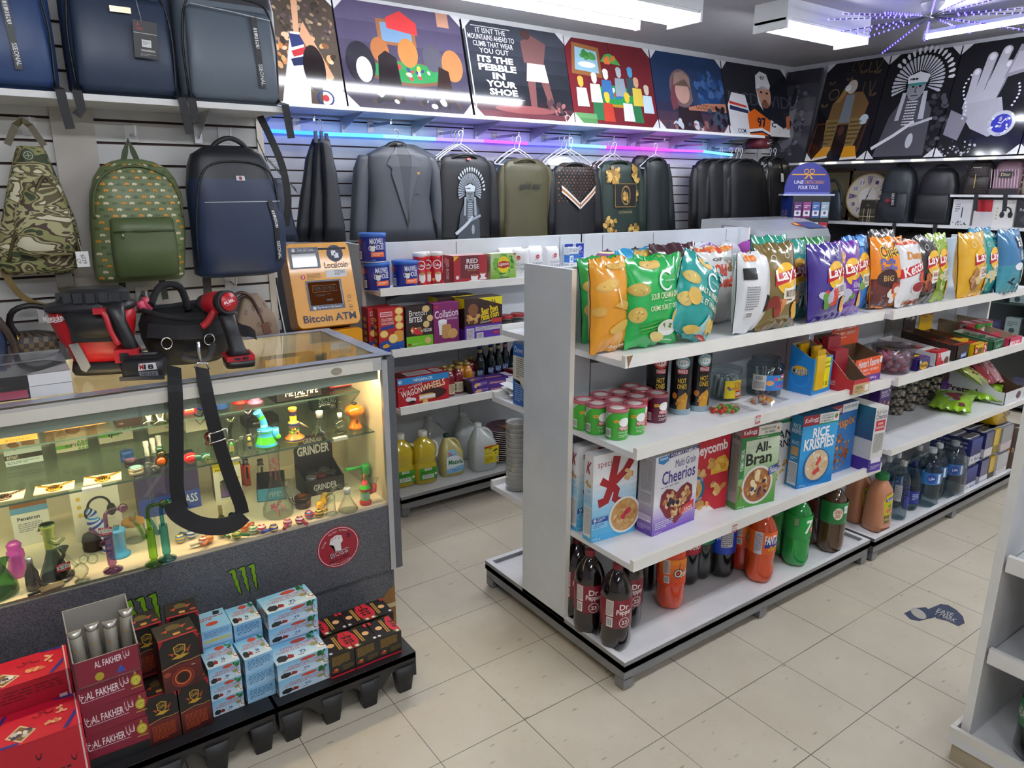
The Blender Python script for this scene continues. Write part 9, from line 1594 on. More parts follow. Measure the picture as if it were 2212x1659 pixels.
hands+=[P4([(.2,.46),(.64,.5),(.72,.34),(.8,.24),(.6,.16),(.36,.24),(.22,.36)],'a09ea8'),P4([(.6,.66),(.95,.72),(1,.9),(.7,.94)],'8a8692'),P4([(.64,.7),(.9,.74),(.93,.86),(.7,.88)],'aaa6b2'),P4([(.04,.2),(.24,.14),(.3,.34),(.06,.42)],'7a7682'),('e',.72,.27,.16,.11,'b4b4bc'),('e',.72,.27,.12,.08,'3438a0'),('h',.72,.27,.155,.105,20,['dcdce4','9a9aa4'],.02),('w',[(.72,.27),(.76,.31)],.01,'dcdce4'),('w',[(.72,.27),(.68,.28)],.01,'dcdce4')]+[('e',.2-.05*sin(i*.5),.72-.035*i,.014,None,'d0ced8')for i in range(12)]+[('e',.8+.03*sin(i*.6),.6-.03*i,.014,None,'c8c6d0')for i in range(7)]+[('h',.25,.08,.25,.08,30,['b8b8c0','3a3a44','8a8a94'],.02)]
dy=1.57
side_poster('poster of a seated figure in golden trousers and yellow boots',RX,2.27,1.70,zl,2.72,5.36,man,'14131a')
side_poster('black and white poster of an elder in a feather headdress',RX,1.69,1.13,zl,2.72,5.36,elder('b4b4bc','d4d4d8','4a4a52','16161b','8a8a90')+[P4([(.38,.68),(.62,.68),(.62,.705),(.38,.705)],'3a8a84')],'16161b')
side_poster('black and white poster of praying hands with money and a blue watch',RX,1.12,.53,zl,2.72,5.36,hands,'17171d')
side_poster('dark poster at the far end, only its edge in sight',RX,.52,-.1,zl,2.72,5.36,[('r',0,0,1,1,'1a1a20'),('h',.1,.2,.1,.2,20,['5a5a64','8a8a94'],.03)],'1a1a20')
def arm_(px,py,label,n=2):
 p=U(px,py,Y=2.716);b=B().box(-.022,-.003,-.045,.022,0,.03,'a9a9b0:r.3:m.6');t=B().box(-.006,-.30,-.012,.006,-.003,.006,'b9b9c0:r.25:m.8');k=B();sphere(k,(0,-.30,.012),.008,'c8c8d0:r.2:m1',8)
 T('faceout_arm',label,'display arm',[('plate',b),('bar',t),('knob',k)],(p.x,p.y,p.z),group='chrome arms on the clothes wall')
for i,(px,py)in enumerate(((640,265),(800,271),(950,288),(1068,296),(1175,301),(1270,304),(1378,308),(1460,315),(1540,322))):arm_(px,py,'chrome display arm holding hangers, %s along the clothes wall'%ORD[i])
def hanger(px,py,label,Y=2.44,col='dcdce0:r.3',w=.19,rz=0):
 p=U(px,py,Y=Y);b=B().tube(smooth([(-.012,0,-.015),(-.018,0,.01),(0,0,.024),(.018,0,.008),(.008,0,-.03),(0,0,-.06)],4),.0035,col,6)
 f=B().tube(smooth([(0,0,-.06),(-w*.5,0,-.10),(-w,0,-.155),(-w*.98,0,-.168),(-w*.8,0,-.17),(0,0,-.17),(w*.8,0,-.17),(w*.98,0,-.168),(w,0,-.155),(w*.5,0,-.10),(0,0,-.06)],3),.0045,col,6)
 T('clothes_hanger',label,'hanger',[('hook',b),('frame',f)],(p.x,p.y,p.z),rz,'plastic hangers on the clothes wall')
def garment(name,label,Y,torso,sleeves,mat,art=(),col=None,extra=(),group=None,cat='shirt',nz=.006):
 s=Sil([(py,a,c,t)for py,a,c,t in torso],Y,mat,2.6,36,nz,11,seed=int(torso[0][1])%17)
 if art:s.dec(art,.004+nz*.5,5e-5)
 ps=[('body',s.b)]
 for sl in sleeves:
  q=Sil(sl,Y+.015,mat,2.2,18,nz*.8,14,seed=3);q.b.v=[(x+q.O.x-s.O.x,y+q.O.y-s.O.y,z+q.O.z-s.O.z)for x,y,z in q.b.v];ps.append(('sleeve',q.b))
 if col:
  (px0,py0,px1,py1,cm)=col;a,c=U(px0,py0,Y=Y-.03),U(px1,py1,Y=Y-.03);mx=(a.x+c.x)/2;w=(c.x-a.x)/2
  ps.append(('collar',B().tube([(mx-s.O.x+w*cos(t),-.035+.03*sin(t)+.01,a.z-s.O.z-.03+.035*sin(t)*-1-.0)for t in[i*2*pi/20 for i in range(20)]],.009,cm,8,closed=True)))
 return T(name,label,cat,ps+list(extra),tuple(s.O),group=group or 'clothes on the slatted wall')
JK='17181c:f.7';DN='1a2238:f.7'
garment('jacket','navy suit jacket behind the shoulder strap of the navy backpack',2.45,[(385,588,612,.06),(420,580,622,.10),(470,574,632,.10),(522,566,645,.10)],[],DN,cat='jacket')
for i,(x,lb)in enumerate(((664,'charcoal trousers clipped on a hanger, first of three'),(690,'charcoal trousers clipped on a hanger, middle of three'),(716,'charcoal trousers clipped on a hanger, last of three'))):
 t0=684+9*i
 garment('trousers',lb,2.42+.05*(2-i),[(300,t0-9,t0+9,.03),(345,(t0+x)/2-13,(t0+x)/2+12,.05),(420,x-16,x+16,.06),(522,x-22-5*(1-i),x+24+8*(i>1),.06)],[],'22242a:f.6',cat='trousers',nz=.009)
lap=[P4([(.33,.99),(.40,.99),(.47,.84),(.53,.84),(.6,.99),(.66,.99),(.60,.55),(.56,.22),(.52,.16),(.44,.45)],'1c1d22:f.5'),P4([(.40,.98),(.46,.70),(.54,.70),(.6,.98)],'141519:f.5'),P4([(.40,.98),(.47,.74),(.53,.74),(.59,.98),(.6,.6),(.52,.2),(.42,.6)],'3c3e45:f.5'),P4([(.38,1),(.30,.84),(.24,.80),(.33,.74),(.30,.70),(.53,.2),(.51,.34),(.44,.62)],'4b4e56:f.6'),P4([(.62,1),(.66,.84),(.74,.78),(.66,.73),(.7,.68),(.545,.2),(.56,.34),(.585,.62)],'4b4e56:f.6'),('w',[(.30,.70),(.52,.21)],.006,'1d1e22'),('w',[(.7,.68),(.54,.2)],.006,'1d1e22'),('w',[(.53,.2),(.53,.02)],.006,'26272c'),('r',.66,.49,.74,.50,'1d1e22'),('r',.69,.70,.73,.725,'a8843a')]
SU='43464e:f.8'
for k in(1,0):
 d=14*k
 garment('suit_jacket',('grey suit jacket with peaked lapels over a dark shirt','second grey suit jacket showing only its sleeve behind the first')[k],2.42+.08*k,[(312,836+d,880+d,.05),(320,818+d,898+d,.09),(335,793+d,925+d,.13),(360,788+d,932+d,.15),(430,796+d,925+d,.15),(522,790+d,940+d,.15)],[[(335,774+d,806+d,.06),(365,764+d,800+d,.09),(430,760+d,795+d,.09),(518,756+d,792+d,.08)],[(338,912+d,938+d,.06),(370,922+d,950+d,.09),(430,928+d,957+d,.09),(518,932+d,968+d,.08)]],SU,lap if not k else(),cat='suit jacket',nz=.003)
T('suit_hanger','black moulded suit hanger in the grey jacket','hanger',[('shoulder',B().tube(smooth([(-.13,0,-.05),(-.05,0,0),(0,-.01,.012),(.05,0,0),(.13,0,-.05)],4),[.014]*4+[.02]*9+[.014]*4,'141416:r.3',10)),('hook',B().tube(smooth([(0,0,.02),(.004,0,.05),(.02,0,.075),(0,0,.10),(-.02,0,.085)],4),.003,'c0c0c6:m1:r.2',6)),('badge',B().dec((lambda x,y,o:(-.022+x,-.033-o,y),.044,.026),[('e',.5,.5,.5,.5,'1c1c20'),('t',.25,.3,.75,.7,'Royal','c8c8cc',.01)]))],tuple(U(857,316,Y=2.40)))
def sweat(name,lb,Y,x0,x1,ty,mat,art=(),colm=None,neck=None,by=522,cat='sweatshirt',sl=12):
 m_=(x0+x1)/2;w=x1-x0;n=neck or w*.2
 return garment(name,lb,Y,[(ty,m_-n,m_+n,.05),(ty+7,m_-n*1.7,m_+n*1.7,.08),(ty+18,x0+w*.10,x1-w*.10,.11),(ty+45,x0+w*.08,x1-w*.08,.12),(by-40,x0+w*.10,x1-w*.10,.12),(by,x0+w*.10,x1-w*.10,.12)],[[(ty+14,x0+w*.05,x0+w*.2,.06),(ty+45,x0-2,x0+w*.14,.08),(by-8,x0-sl*.4,x0+w*.12,.07)],[(ty+14,x1-w*.2,x1-w*.05,.06),(ty+45,x1-w*.14,x1+2,.08),(by-8,x1-w*.12,x1+sl,.07)]],mat,art,(m_-n,ty+2,m_+n,ty+2,colm)if colm else None,cat=cat)
el=elder('8a929c','b4bcc4','3a4048','16171b','6a727a')
tee=[(i[0],[(.2+.6*x,.02+.80*y)for x,y in i[1]],*i[2:])if i[0]in 'pw' else(i[0],.2+.6*i[1],.02+.80*i[2],.2+.6*i[3],.02+.8*i[4])+tuple(i[5:])if i[0]in 'rl' else(i[0],.2+.6*i[1],.02+.8*i[2],i[3]*.6,(i[4]or .1)*.8)+tuple(i[5:])for i in el[2:]]
sweat('long_sleeve_shirt','black shirt printed with a grey portrait in a feather headdress',2.42,934,1070,333,'16171b:f.6',tee+[('r',.46,.93,.54,.955,'b03a3a')],'1b1c20:f.6',cat='shirt')
sweat('shirt','navy plaid shirt mostly hidden behind the olive sweatshirt',2.50,1062,1150,344,'3c4c5e:f.6',[('w',[(0,.1+.12*i),(1,.1+.12*i)],.012,'8a9aaa')for i in range(8)]+[('w',[(.1+.1*i,0),(.1+.1*i,1)],.012,'8a9aaa')for i in range(9)])
sweat('shirt','plain black shirt behind the plaid one',2.54,1056,1140,340,'1a1b20:f.6')
sweat('sweatshirt','olive sweatshirt with dark blackletter words',2.42,1074,1192,343,'47432c:f.7',[('t',.27,.62,.74,.72,'gold star','1e1e20',.02),('l',.36,.585,.58,.6,1,'1e1e20')],'4c4830:f.7')
for k in(2,1,0):sweat('hooded_sweatshirt',('white hooded sweatshirt behind the patterned jacket','grey hooded sweatshirt behind the white one','light sweatshirt last on the third arm')[k],2.50+.045*k,1170-10*k,1250-10*k,338-2*k,('c8c8cc','8a8a92','9c9ca2')[k]+':f.6')
mg=[('e',.06+.076*i+(.038 if j%2 else 0),.53+.037*j,.014,.010,('7a4a26','5a3a22')[(i+j)%2])for i in range(12)for j in range(13)]
sweat('track_jacket','black track jacket with a brown monogram yoke and white chevron',2.41,1184,1292,352,'15161b:f.5',mg+[P4([(.1,.63),(.5,.42),(.5,.50),(.1,.72)],'d4d2d0'),P4([(.9,.63),(.5,.42),(.5,.50),(.9,.72)],'d4d2d0'),P4([(.1,.655),(.5,.445),(.5,.475),(.1,.69)],'9a6434'),P4([(.9,.655),(.5,.445),(.5,.475),(.9,.69)],'9a6434'),('r',.495,0,.505,.95,'2a2a2e')],'1a1a1e:f.5',cat='jacket')
sweat('shirt','dark floral shirt behind the green baroque sweatshirt',2.50,1268,1330,348,'3a2428:f.7')
gold=['a8803a','c8a45a','8a6a30']
sweat('sweatshirt','dark green sweatshirt with golden baroque scrolls and a lion badge',2.42,1286,1386,347,'20302a:f.6',[('h',.22,.82,.16,.10,26,gold,.05),('h',.8,.84,.14,.1,24,gold,.05),('h',.8,.55,.07,.12,12,gold,.05),('h',.16,.2,.12,.12,20,gold,.05),('h',.78,.12,.2,.10,30,gold,.05),('r',.25,.44,.8,.72,'141418'),('w',[(.25,.44),(.8,.44),(.8,.72),(.25,.72),(.25,.44)],.02,'7a6434'),('e',.52,.58,.12,.12,'8a6e38'),('e',.52,.58,.10,.10,'1c1a18'),('h',.52,.58,.07,.07,14,gold,.035),('t',.33,.36,.68,.39,'LES DRAGON','a89a6a',0)],'1c2a24:f.6')
sweat('jacket','maroon jacket edge behind the dark zip jacket',2.52,1362,1412,336,'241a22:f.6',cat='jacket')
sweat('jacket','dark green black zip jacket hanging alone before the bare slats',2.42,1386,1446,340,'141c1f:f.6',[('r',.49,0,.51,.95,'0c1012')],'10161a:f.6',by=512,cat='jacket')
for k,(a,c,Y,lb)in enumerate(((1494,1580,2.50,'black coat on the inner end of the dark group'),(1520,1612,2.46,'black coat second in the dark group'),(1548,1634,2.43,'black coat third in the dark group'),(1566,1650,2.40,'black zip jacket in front of the dark group'))):sweat('coat',lb,Y,a,c,343,'131418:f.5',[('r',.49,0,.505,.9,'1e1f24')]if k==3 else(),'17181c:f.5',by=500,cat='coat')
for k,(a,c,Y,lb)in enumerate(((1634,1688,2.46,'black leather jacket behind, near the corner'),(1650,1702,2.42,'black leather jacket with silver snaps and a white tag'))):sweat('leather_jacket',lb,Y,a,c,338,'1b1a1b:r.3:c.3',[('e',.8,.78,.05,.02,'c8c8cc'),('e',.75,.6,.05,.02,'c8c8cc'),('r',.42,.64,.56,.76,'d0d0d0'),('p',[(.5,.95),(.85,.8),(.6,.5)],'242324:r.3')]if k else(),'1d1c1d:r.3',by=488,cat='jacket')
for i,(px,py,Y,lb)in enumerate(((995,290,2.42,'white hanger of the black portrait shirt'),(987,291,2.47,'white hanger bunched behind the portrait shirt hanger'),(979,292,2.52,'white hanger last in the portrait shirt bunch'),(1120,302,2.42,'white hanger of the olive sweatshirt'),(1110,301,2.48,'white hanger behind the olive sweatshirt hanger'),(1233,305,2.40,'white hanger lying over the patterned track jacket'),(1222,303,2.46,'white hanger second behind the track jacket'),(1212,302,2.50,'white hanger third behind the track jacket'),(1328,314,2.42,'white hanger of the green baroque sweatshirt'),(1318,313,2.48,'white hanger behind the baroque sweatshirt'),(1416,316,2.42,'white hanger of the lone dark zip jacket'),(1558,326,2.50,'white hanger of the inner black coat'),(1579,325,2.46,'white hanger of the second black coat'),(1592,326,2.43,'white hanger of the third black coat'),(1601,326,2.40,'white hanger of the front black zip jacket'),(1664,326,2.45,'white hanger of the rear leather jacket'),(1674,326,2.42,'white hanger of the tagged leather jacket'))):hanger(px,py,lb,Y,w=.16 if i!=5 else .2)
p=U(690,268,Y=2.42);T('clip_hanger','chrome clip hanger holding the charcoal trousers','hanger',[('hook',B().tube(smooth([(-.02,0,.0),(0,0,.024),(.02,0,.0),(.005,0,-.04)],4),.003,'c8c8d0:m1:r.2',6)),('clip',B().box(-.035,-.012,-.105,-.02,.012,-.04,'3a3c44:r.3').box(.0,-.012,-.10,.014,.012,-.04,'3a3c44:r.3').box(.03,-.012,-.11,.045,.012,-.05,'3a3c44:r.3'))],tuple(p))
p=U(632,342,Y=1.12);T('wall_peg','white angled peg beside the navy backpack strap','display arm',B().tube([(-.10,.0,-.005),(.0,0,.0),(.02,0,.02)],.005,'d8d8da:r.3',8),tuple(U(600,346,Y=1.17)))
bx=U(1612,330,Y=2.5);T('cap_box','dark red cap with a white tick on the shelf end near the corner','cap',[('crown',B().loft([(0,0,0,.09,.1,3),(.05,0,0,.09,.1,3),(.09,.01,0,.075,.08,3)],'5a1420:r.6',18)),('tick',B().dec((lambda x,y,o:(.0+x,-.102-o,.02+y),.08,.05),[P4([(0,.4),(.2,.2),(1,.9),(.25,.42),(.1,.7)],'d8d8d8')],o0=.002))],(4.62,2.45,1.99))
S('trim_corner',B().box(4.98,2.70,0,5.03,2.728,2.1,'c8c8ca:r.4'))
# right wall shelves, cooler, gift cards, caps
b=B().box(5.08,-1.2,1.852,5.43,2.42,1.872,'dcdcde:r.35');led=B()
for i in range(14):led.box(5.072,2.20-.255*i,1.857,5.0795,2.30-.255*i,1.869,'f0e8c0:e7')
T('wall_shelf','white shelf with warm light segments along its edge under the portrait posters','shelf',[('board',b),('light_segments',led),('bracket',B().box(5.40,1.55,1.75,5.448,1.58,1.852,'a9a9b0:r.3:m.6').box(5.40,.9,1.75,5.448,.93,1.852,'a9a9b0:r.3:m.6'))])
T('wall_shelf','lower white shelf on the far wall holding backpacks and a clock','shelf',B().box(5.05,-1.2,1.335,5.43,2.03,1.357,'d8d8da:r.35'))
T('wall_shelf','short white shelf on the far wall under the three sling bags','shelf',B().box(5.10,-1.2,1.575,5.43,.95,1.594,'d8d8da:r.35'))
Z=1.3575
def rw(o):o.rotation_euler=(0,0,-pi/2);return o
def fb(label,y,w,h,base,x=5.2,zs=Z,items=(),d=.16,cat='backpack'):
 q=[(0,0,0,w*.45,d*.4,3.4),(.02,0,0,w*.5,d*.5,3.4),(.7*h,0,0,w*.49,d*.48,3.4),(.9*h,0,0,w*.42,d*.4,3.2),(h,0,0,w*.28,d*.25,3)]
 body=B().loft(q,base,26,nz=.004,seed=int(y*10));pk=B().loft([(.02,0,-d*.46,w*.40,d*.1,3),(.05,0,-d*.5,w*.43,d*.13,3),(.5*h,0,-d*.48,w*.42,d*.11,3),(.55*h,0,-d*.44,w*.38,d*.06,3)],base,22)
 if items:pk.dec((lambda a,c,o:(-w/2+a,-d*.64-o,c),w,h),items,.004)
 return rw(T(cat,label,cat,[('body',body),('front_pocket',pk),('handle',B().tube(smooth([(-.05,0,h*.96),(-.04,0,h*1.05),(.04,0,h*1.05),(.05,0,h*.96)],4),.009,'15161a:r.6',8)),('strap',B().tube([(w*.3,-.14,.004),(w*.3,-.166,.0),(w*.3+.01,-.166,-.12)],.01,'1b1c20:r.7',flat=(.03,.002,(0,-1,.3))))],(x,y,zs),group='bags on the far wall'))
fb('slate black backpack with a white lettered tag on the far wall',1.41,.27,.46,'24292f:f.5',items=[('r',.48,.3,.64,.56,'101114'),('t',.36,.4,.72,.45,'DIRUI BAGS','d8d8d8',.01,-1.5),('t',.3,.36,.46,.44,'*','b02a34')])
fb('plain black backpack beside the slate one on the far wall',1.09,.30,.44,'16181d:f.5')
mk=lambda c:[('e',.12+.11*i+(.05 if j%2 else 0),.08+.075*j,.022,.016,c)for i in range(8)for j in range(12)]
fb('dark brown monogram sling bag with gold zips on the short shelf',.80,.2,.25,'2a2220:r.4',5.22,1.5945,mk('3c302a')+[('r',.47,.2,.5,.62,'b89a5a'),('r',.35,.8,.65,.82,'b8b0a0')],.1,'sling bag')
fb('rosy patterned small backpack with a black name patch',.60,.2,.25,'8a6a78:r.5',5.22,1.5945,[('w',[(.05+.1*i,.2),(.0+.1*i,.75)],.03,'b8a0ac')for i in range(10)]+[('r',0,.02,1,.18,'1a181c'),('r',.28,.5,.72,.68,'1a181c'),('t',.34,.54,.66,.64,'Dior','c8b894',.01)],.1,'small backpack')
fb('beige checked sling bag with a slanted zip at the shelf end',.40,.2,.25,'8a8270:r.5',5.22,1.5945,[('r',.04+.12*i,.04+.1*j,.1+.12*i,.09+.1*j,'6e6656')for i in range(8)for j in range(9)if(i+j)%2]+[('w',[(.15,.55),(.8,.75)],.03,'2a2620'),('e',.5,.22,.2,.1,'1c1a1a'),('e',.5,.22,.1,.05,'b89a5a')],.1,'sling bag')
ck=B().lathe([(.001,.015),(.19,.015),(.2,.02),(.205,.0),(.001,.0)],['c8bca4:r.5','a8946c:r.4','a8946c:r.4','8a7a5a:r.5'],40)
ck.dec((lambda x,y,o:(-.2+x,-.2+y,.0155+o),.4,.4),[('e',.5,.5,.2,None,'d8d2cc')]+[('p',[(.5+.25*cos(a-.1),.5+.25*sin(a-.1)),(.5+.44*cos(a-.15),.5+.44*sin(a-.15)),(.5+.44*cos(a+.15),.5+.44*sin(a+.15)),(.5+.25*cos(a+.1),.5+.25*sin(a+.1))],('cfc8d0','8a7a9a')[i%3==0])for i,a in enumerate([k*pi/6 for k in range(12)])]+[('t',.46+.34*cos(a),.46+.34*sin(a),.54+.34*cos(a),.54+.34*sin(a),str((14-k)%12+1),'3a3450',.01)for k,a in enumerate([k*pi/6 for k in range(12)])]+[('w',[(.47,.42),(.56,.68)],.014,'1c1a1e'),('w',[(.5,.5),(.45,.36)],.014,'1c1a1e'),('e',.5,.5,.02,None,'1c1a1e')])
o=T('wall_clock','round clock with wedge shaped numerals leaning on the lower shelf','clock',ck,(5.30,1.73,Z+.215));o.rotation_euler=(pi/2-.12,0,-pi/2)
for i,(y,w,h,c,lb)in enumerate(((2.12,.38,.46,'5a4632','brown wooden frame with a dull gold picture behind the gift cards'),(1.76,.42,.44,'7a6446','light wooden square frame behind the clock'))):
 f=B().box(-w/2,-.01,0,w/2,.01,h,'6a6248:r.5');f2=B()
 for q in((-w/2,0,w/2,.03),(-w/2,h-.03,w/2,h),(-w/2,.03,-w/2+.03,h-.03),(w/2-.03,.03,w/2,h-.03)):f2.box(q[0],-.022,q[1],q[2],.012,q[3],c+':r.5:v.15')
 rw(T('picture_frame',lb,'frame',[('picture',f),('moulding',f2)],(5.38,y,Z)))
pp_=B().loft([(0,0,0,.085,.03,4),(.15,0,0,.08,.028,4),(.19,0,0,.075,.02,4)],'4a4438:r.6',20);pp_.dec((lambda x,y,o:(-.08+x,-.031-o,y),.16,.19),[('w',[(.3+.12*k,0),(.3+.12*k,.6)],.03,('b8a884','1c1a18','c8bca0')[k%3])for k in range(4)]+[('w',[(0,.15+.1*k),(1,.15+.1*k)],.02,('1c1a18','b8a884')[k%2])for k in range(3)]+[('r',.1,.6,.9,.95,'2c2822'),('e',.5,.75,.1,.06,'5a5446')],.002)
rw(T('wallet_bag','small plaid crossbody pouch in front of the clock','pouch',pp_,(5.15,1.62,Z),-pi/2))
rw(T('pouch','narrow black pouch beside the plaid one','pouch',B().loft([(0,0,0,.05,.03,4),(.16,0,0,.048,.026,4),(.19,0,0,.04,.01,4)],'17181b:r.6',18),(5.13,1.50,Z)))
cap_=B();sphere(cap_,(0,0,.02),.085,'2a3038:r.7',18,(1,1,.9));cap_.loft([(0,0,-.09,.07,.07,2),(.006,0,-.09,.07,.07,2)],'1c2026:r.7',20)
rw(T('shoulder_bag','dark denim shoulder bag hanging before the wooden frame','bag',[('body',B().loft([(0,0,0,.07,.03,3),(.12,0,0,.068,.03,3),(.24,.0,0,.05,.025,3),(.27,0,0,.03,.015,3)],'2c343e:f.6',18)),('strap',B().tube(smooth([(-.06,0,.22),(-.1,-.01,.3),(-.04,-.01,.36),(.03,-.01,.3),(.07,0,.14)],4),.012,'17181b:r.6',8))],(5.2,1.98,Z)))
for y,c,it,lb in((.86,'cfcfd0',[('l',.15,.5,.4,.85,4,'6a6a70'),('p',[(.5,.3),(.56,.3),(.56,.7),(.5,.7)],'2a2a2e'),('h',.5,.08,.45,.07,20,['2a2a2e'],.04)],'white gadget box with a skyline print'),(.70,'c8c4c4',[('r',.1,.55,.9,1,'a01c28')],'red topped white gadget box'),(.56,'d4d2ce',[('o',.62,.55,.25,.2,.3,'1c1c1f',(-.3,3.4)),('e',.42,.45,.12,.12,'1c1c1f'),('e',.82,.45,.12,.12,'1c1c1f')]+[('e',.15,.3+.13*i,.04,.03,'b8a04a')for i in range(4)],'white headphone box with a black headset'),(.40,'24262a',[('t',.1,.6,.6,.7,'Retro','b8b8bc'),('e',.5,.3,.35,.15,'3a3c42')],'black gadget box at the shelf end')):rw(T('gadget_box',lb,'box',carton(.14,.06,.20,c,it),(5.16,y,Z),group='gadget boxes on the far wall'))
S('trim_dark_sheet',B().box(5.40,-1.2,.10,5.445,2.4,1.335,'2c2d31:r.6'))  # flat dark sheet covering the far wall below the lower shelf
for i,(y,w,c,lb)in enumerate(((1.75,.3,'1a1f2c','dark navy bag under the lower shelf'),(1.3,.32,'141519','black bag under the lower shelf'),(.95,.28,'1b1c22','charcoal bag under the lower shelf'))):rw(T('bag',lb,'bag',[('body',B().loft([(0,0,0,w*.45,.06,3),(.05,0,0,w*.5,.08,3),(.26,0,0,w*.4,.06,3),(.3,0,0,w*.25,.03,3)],c+':f.5',20)),('handle',B().tube(smooth([(-.05,0,.28),(0,0,.35),(.05,0,.28)],4),.008,'101114:r.6',8))],(5.28,y,.98),group='bags hung under the lower shelf'))
g=B().box(4.98,-.9,.04,5.40,.60,.10,'2a2b30:r.4');gs=B()
for z in(.55,.80,1.03):gs.box(5.0,-.9,z,5.39,.59,z+.008,{'l':'5a6a66:r.2','':'dfe8e6:g.6'})
T('glass_showcase','glass showcase of small gadget boxes below the far wall shelves','showcase',[('plinth',g),('glass_shelf',gs),('front_glass',B().box(4.975,-.9,.10,4.98,.60,1.24,'eef4f2:g.7')),('frame_post',B().box(4.97,.585,.10,4.99,.605,1.24,'9a9ca2:r.3:m.7'))])
rg=random.Random(12);n=0
for z in(.1,.558,.808,1.038):
 for k in range(5):
  y=.50-.13*k-rg.uniform(0,.02);c=rg.choice(['c8c8cc','3a3a44','4a3a7a','d0d0d2','24262c','5a8ab0','b8c4c8']);h=rg.uniform(.08,.17)
  rw(T('gadget_box','%s box on the %s level of the glass showcase, %s from its corner post'%({'c8c8cc':'white','d0d0d2':'white','b8c4c8':'pale blue','3a3a44':'charcoal','24262c':'black','4a3a7a':'violet','5a8ab0':'blue'}[c],('lowest','second','third','top')[n//5],ORD[k]),'box',carton(.10,.07,h,c,[('l',.15,.5,.85,.8,3,'7a7a84'),('e',.5,.28,.2,None,'5a5a66')]),(5.12,y,z+.0005),group='gadget boxes in the glass showcase'));n+=1
co=B();co.loft([(0,0,0,.40,.27,7),(1.18,0,0,.40,.27,7),(1.20,0,0,.42,.29,7)],'b4b8be:r.35:m.5',32)
lid_=B();
prof=[(-.30,1.20),(-.30,1.27),(-.27,1.33),(-.05,1.40),(.20,1.41),(.30,1.40),(.31,1.20)]
lid_.prism(prof,'c9ced4:r.3:m.3',-.43,.43,'x','c4c9d0:r.25:m.5')
lid_.prism([(-.28,1.21),(-.28,1.26),(-.05,1.36),(.1,1.365),(.1,1.21)],'8a8698:r.25',-.4305,-.431,'x')
lid_.dec((lambda x,y,o:(.08+x,-.27+y*.96,1.333+y*.26+.0+o),.33,.22),[('p',[(.3,0),(1,0),(1,1),(.3,1)],'34447e:r.3'),('h',.2,.5,.12,.2,10,['a82c34','b83a3a'],.06),('e',.2,.5,.08,.14,'d8a82c')],o0=.004)
T('drinks_cooler','silver drinks cooler with a rounded lid behind the caps','cooler',[('cabinet',co),('lid',lid_)],(3.93,1.78,0))
rk=B().box(-.16,-.13,-.12,.16,.13,1.46,'15161a:r.4');hdr=B();N=16
hdr.prism([(.2*cos(pi*i/N),1.475+.26*sin(pi*i/N)**.8)for i in range(N+1)],'2a2f86:r.4',-.012,.0,'y');hdr.box(-.22,-.06,1.46,.22,.06,1.475,'b8bcd8:r.4')
hdr.dec((lambda x,y,o:(-.2+x,-.0125-o,1.475+y),.4,.26),[('t',.2,.32,.40,.43,'UNE','e4e4f0',.01),('t',.42,.32,.84,.43,'CARTE-CADEAU','c88a5a',.01),('t',.3,.15,.72,.27,'POUR TOUS','e4e4f0',.01),('r',.14,.60,.86,.64,'d89a2c'),('o',.44,.72,.055,.08,.3,'d89a2c'),('o',.56,.72,.055,.08,.3,'d89a2c'),('p',[(.48,.62),(.4,.48),(.45,.48),(.5,.6)],'d89a2c'),('p',[(.52,.62),(.6,.48),(.55,.48),(.5,.6)],'d89a2c'),('r',.02,.0,.98,.06,'5a60b0')])
cd_=B().dec((lambda x,y,o:(-.1605-o,.13-x,.9+y),.26,.55),[('r',0,0,1,1,'20388a'),('t',.22,.62,.78,.72,'GIFT','d89a2c',.01,-pi/2),('t',-.1,.6,.5,.7,'CARDS','d89a2c',.01,-pi/2),('r',.2,.2,.8,.42,'d89a2c'),('r',.47,.2,.53,.42,'20388a'),('r',.2,.29,.8,.33,'20388a')])
T('gift_card_rack','black rack with a domed blue header beyond the cooler','card rack',[('stand',rk),('header',hdr),('side_panel',cd_)],(4.66,1.93,.12),-.62)
M=Matrix.Translation((4.66,1.93,.12))@Matrix.Rotation(-.62,4,'Z');n=0
for j,cs in enumerate((('5a2a6a','8a3a7a','3a5a9a','8aa0b0'),('c8c8d0','3a6ab0','d0d4d8','a81c34'),('d8902c','c87a1c','2a2a30','d8902c'))):
 for k,c in enumerate(cs):
  q=M@Vector((-.115+.077*k,-.135,1.28-.17*j));T('gift_card','hanging card in the %s row of the rack, %s from the blue side'%(('top','middle','bottom')[j],ORD[k]),'gift card',carton(.066,.008,.13,c,[('r',.1,.1,.9,.45,'d8d8dc' if j==0 else c),('l',.15,.6,.85,.8,2,'e4e4e8'),('e',.5,.3,.2,None,'5a4a7a')]),tuple(q),-.62,'gift cards on the rack')
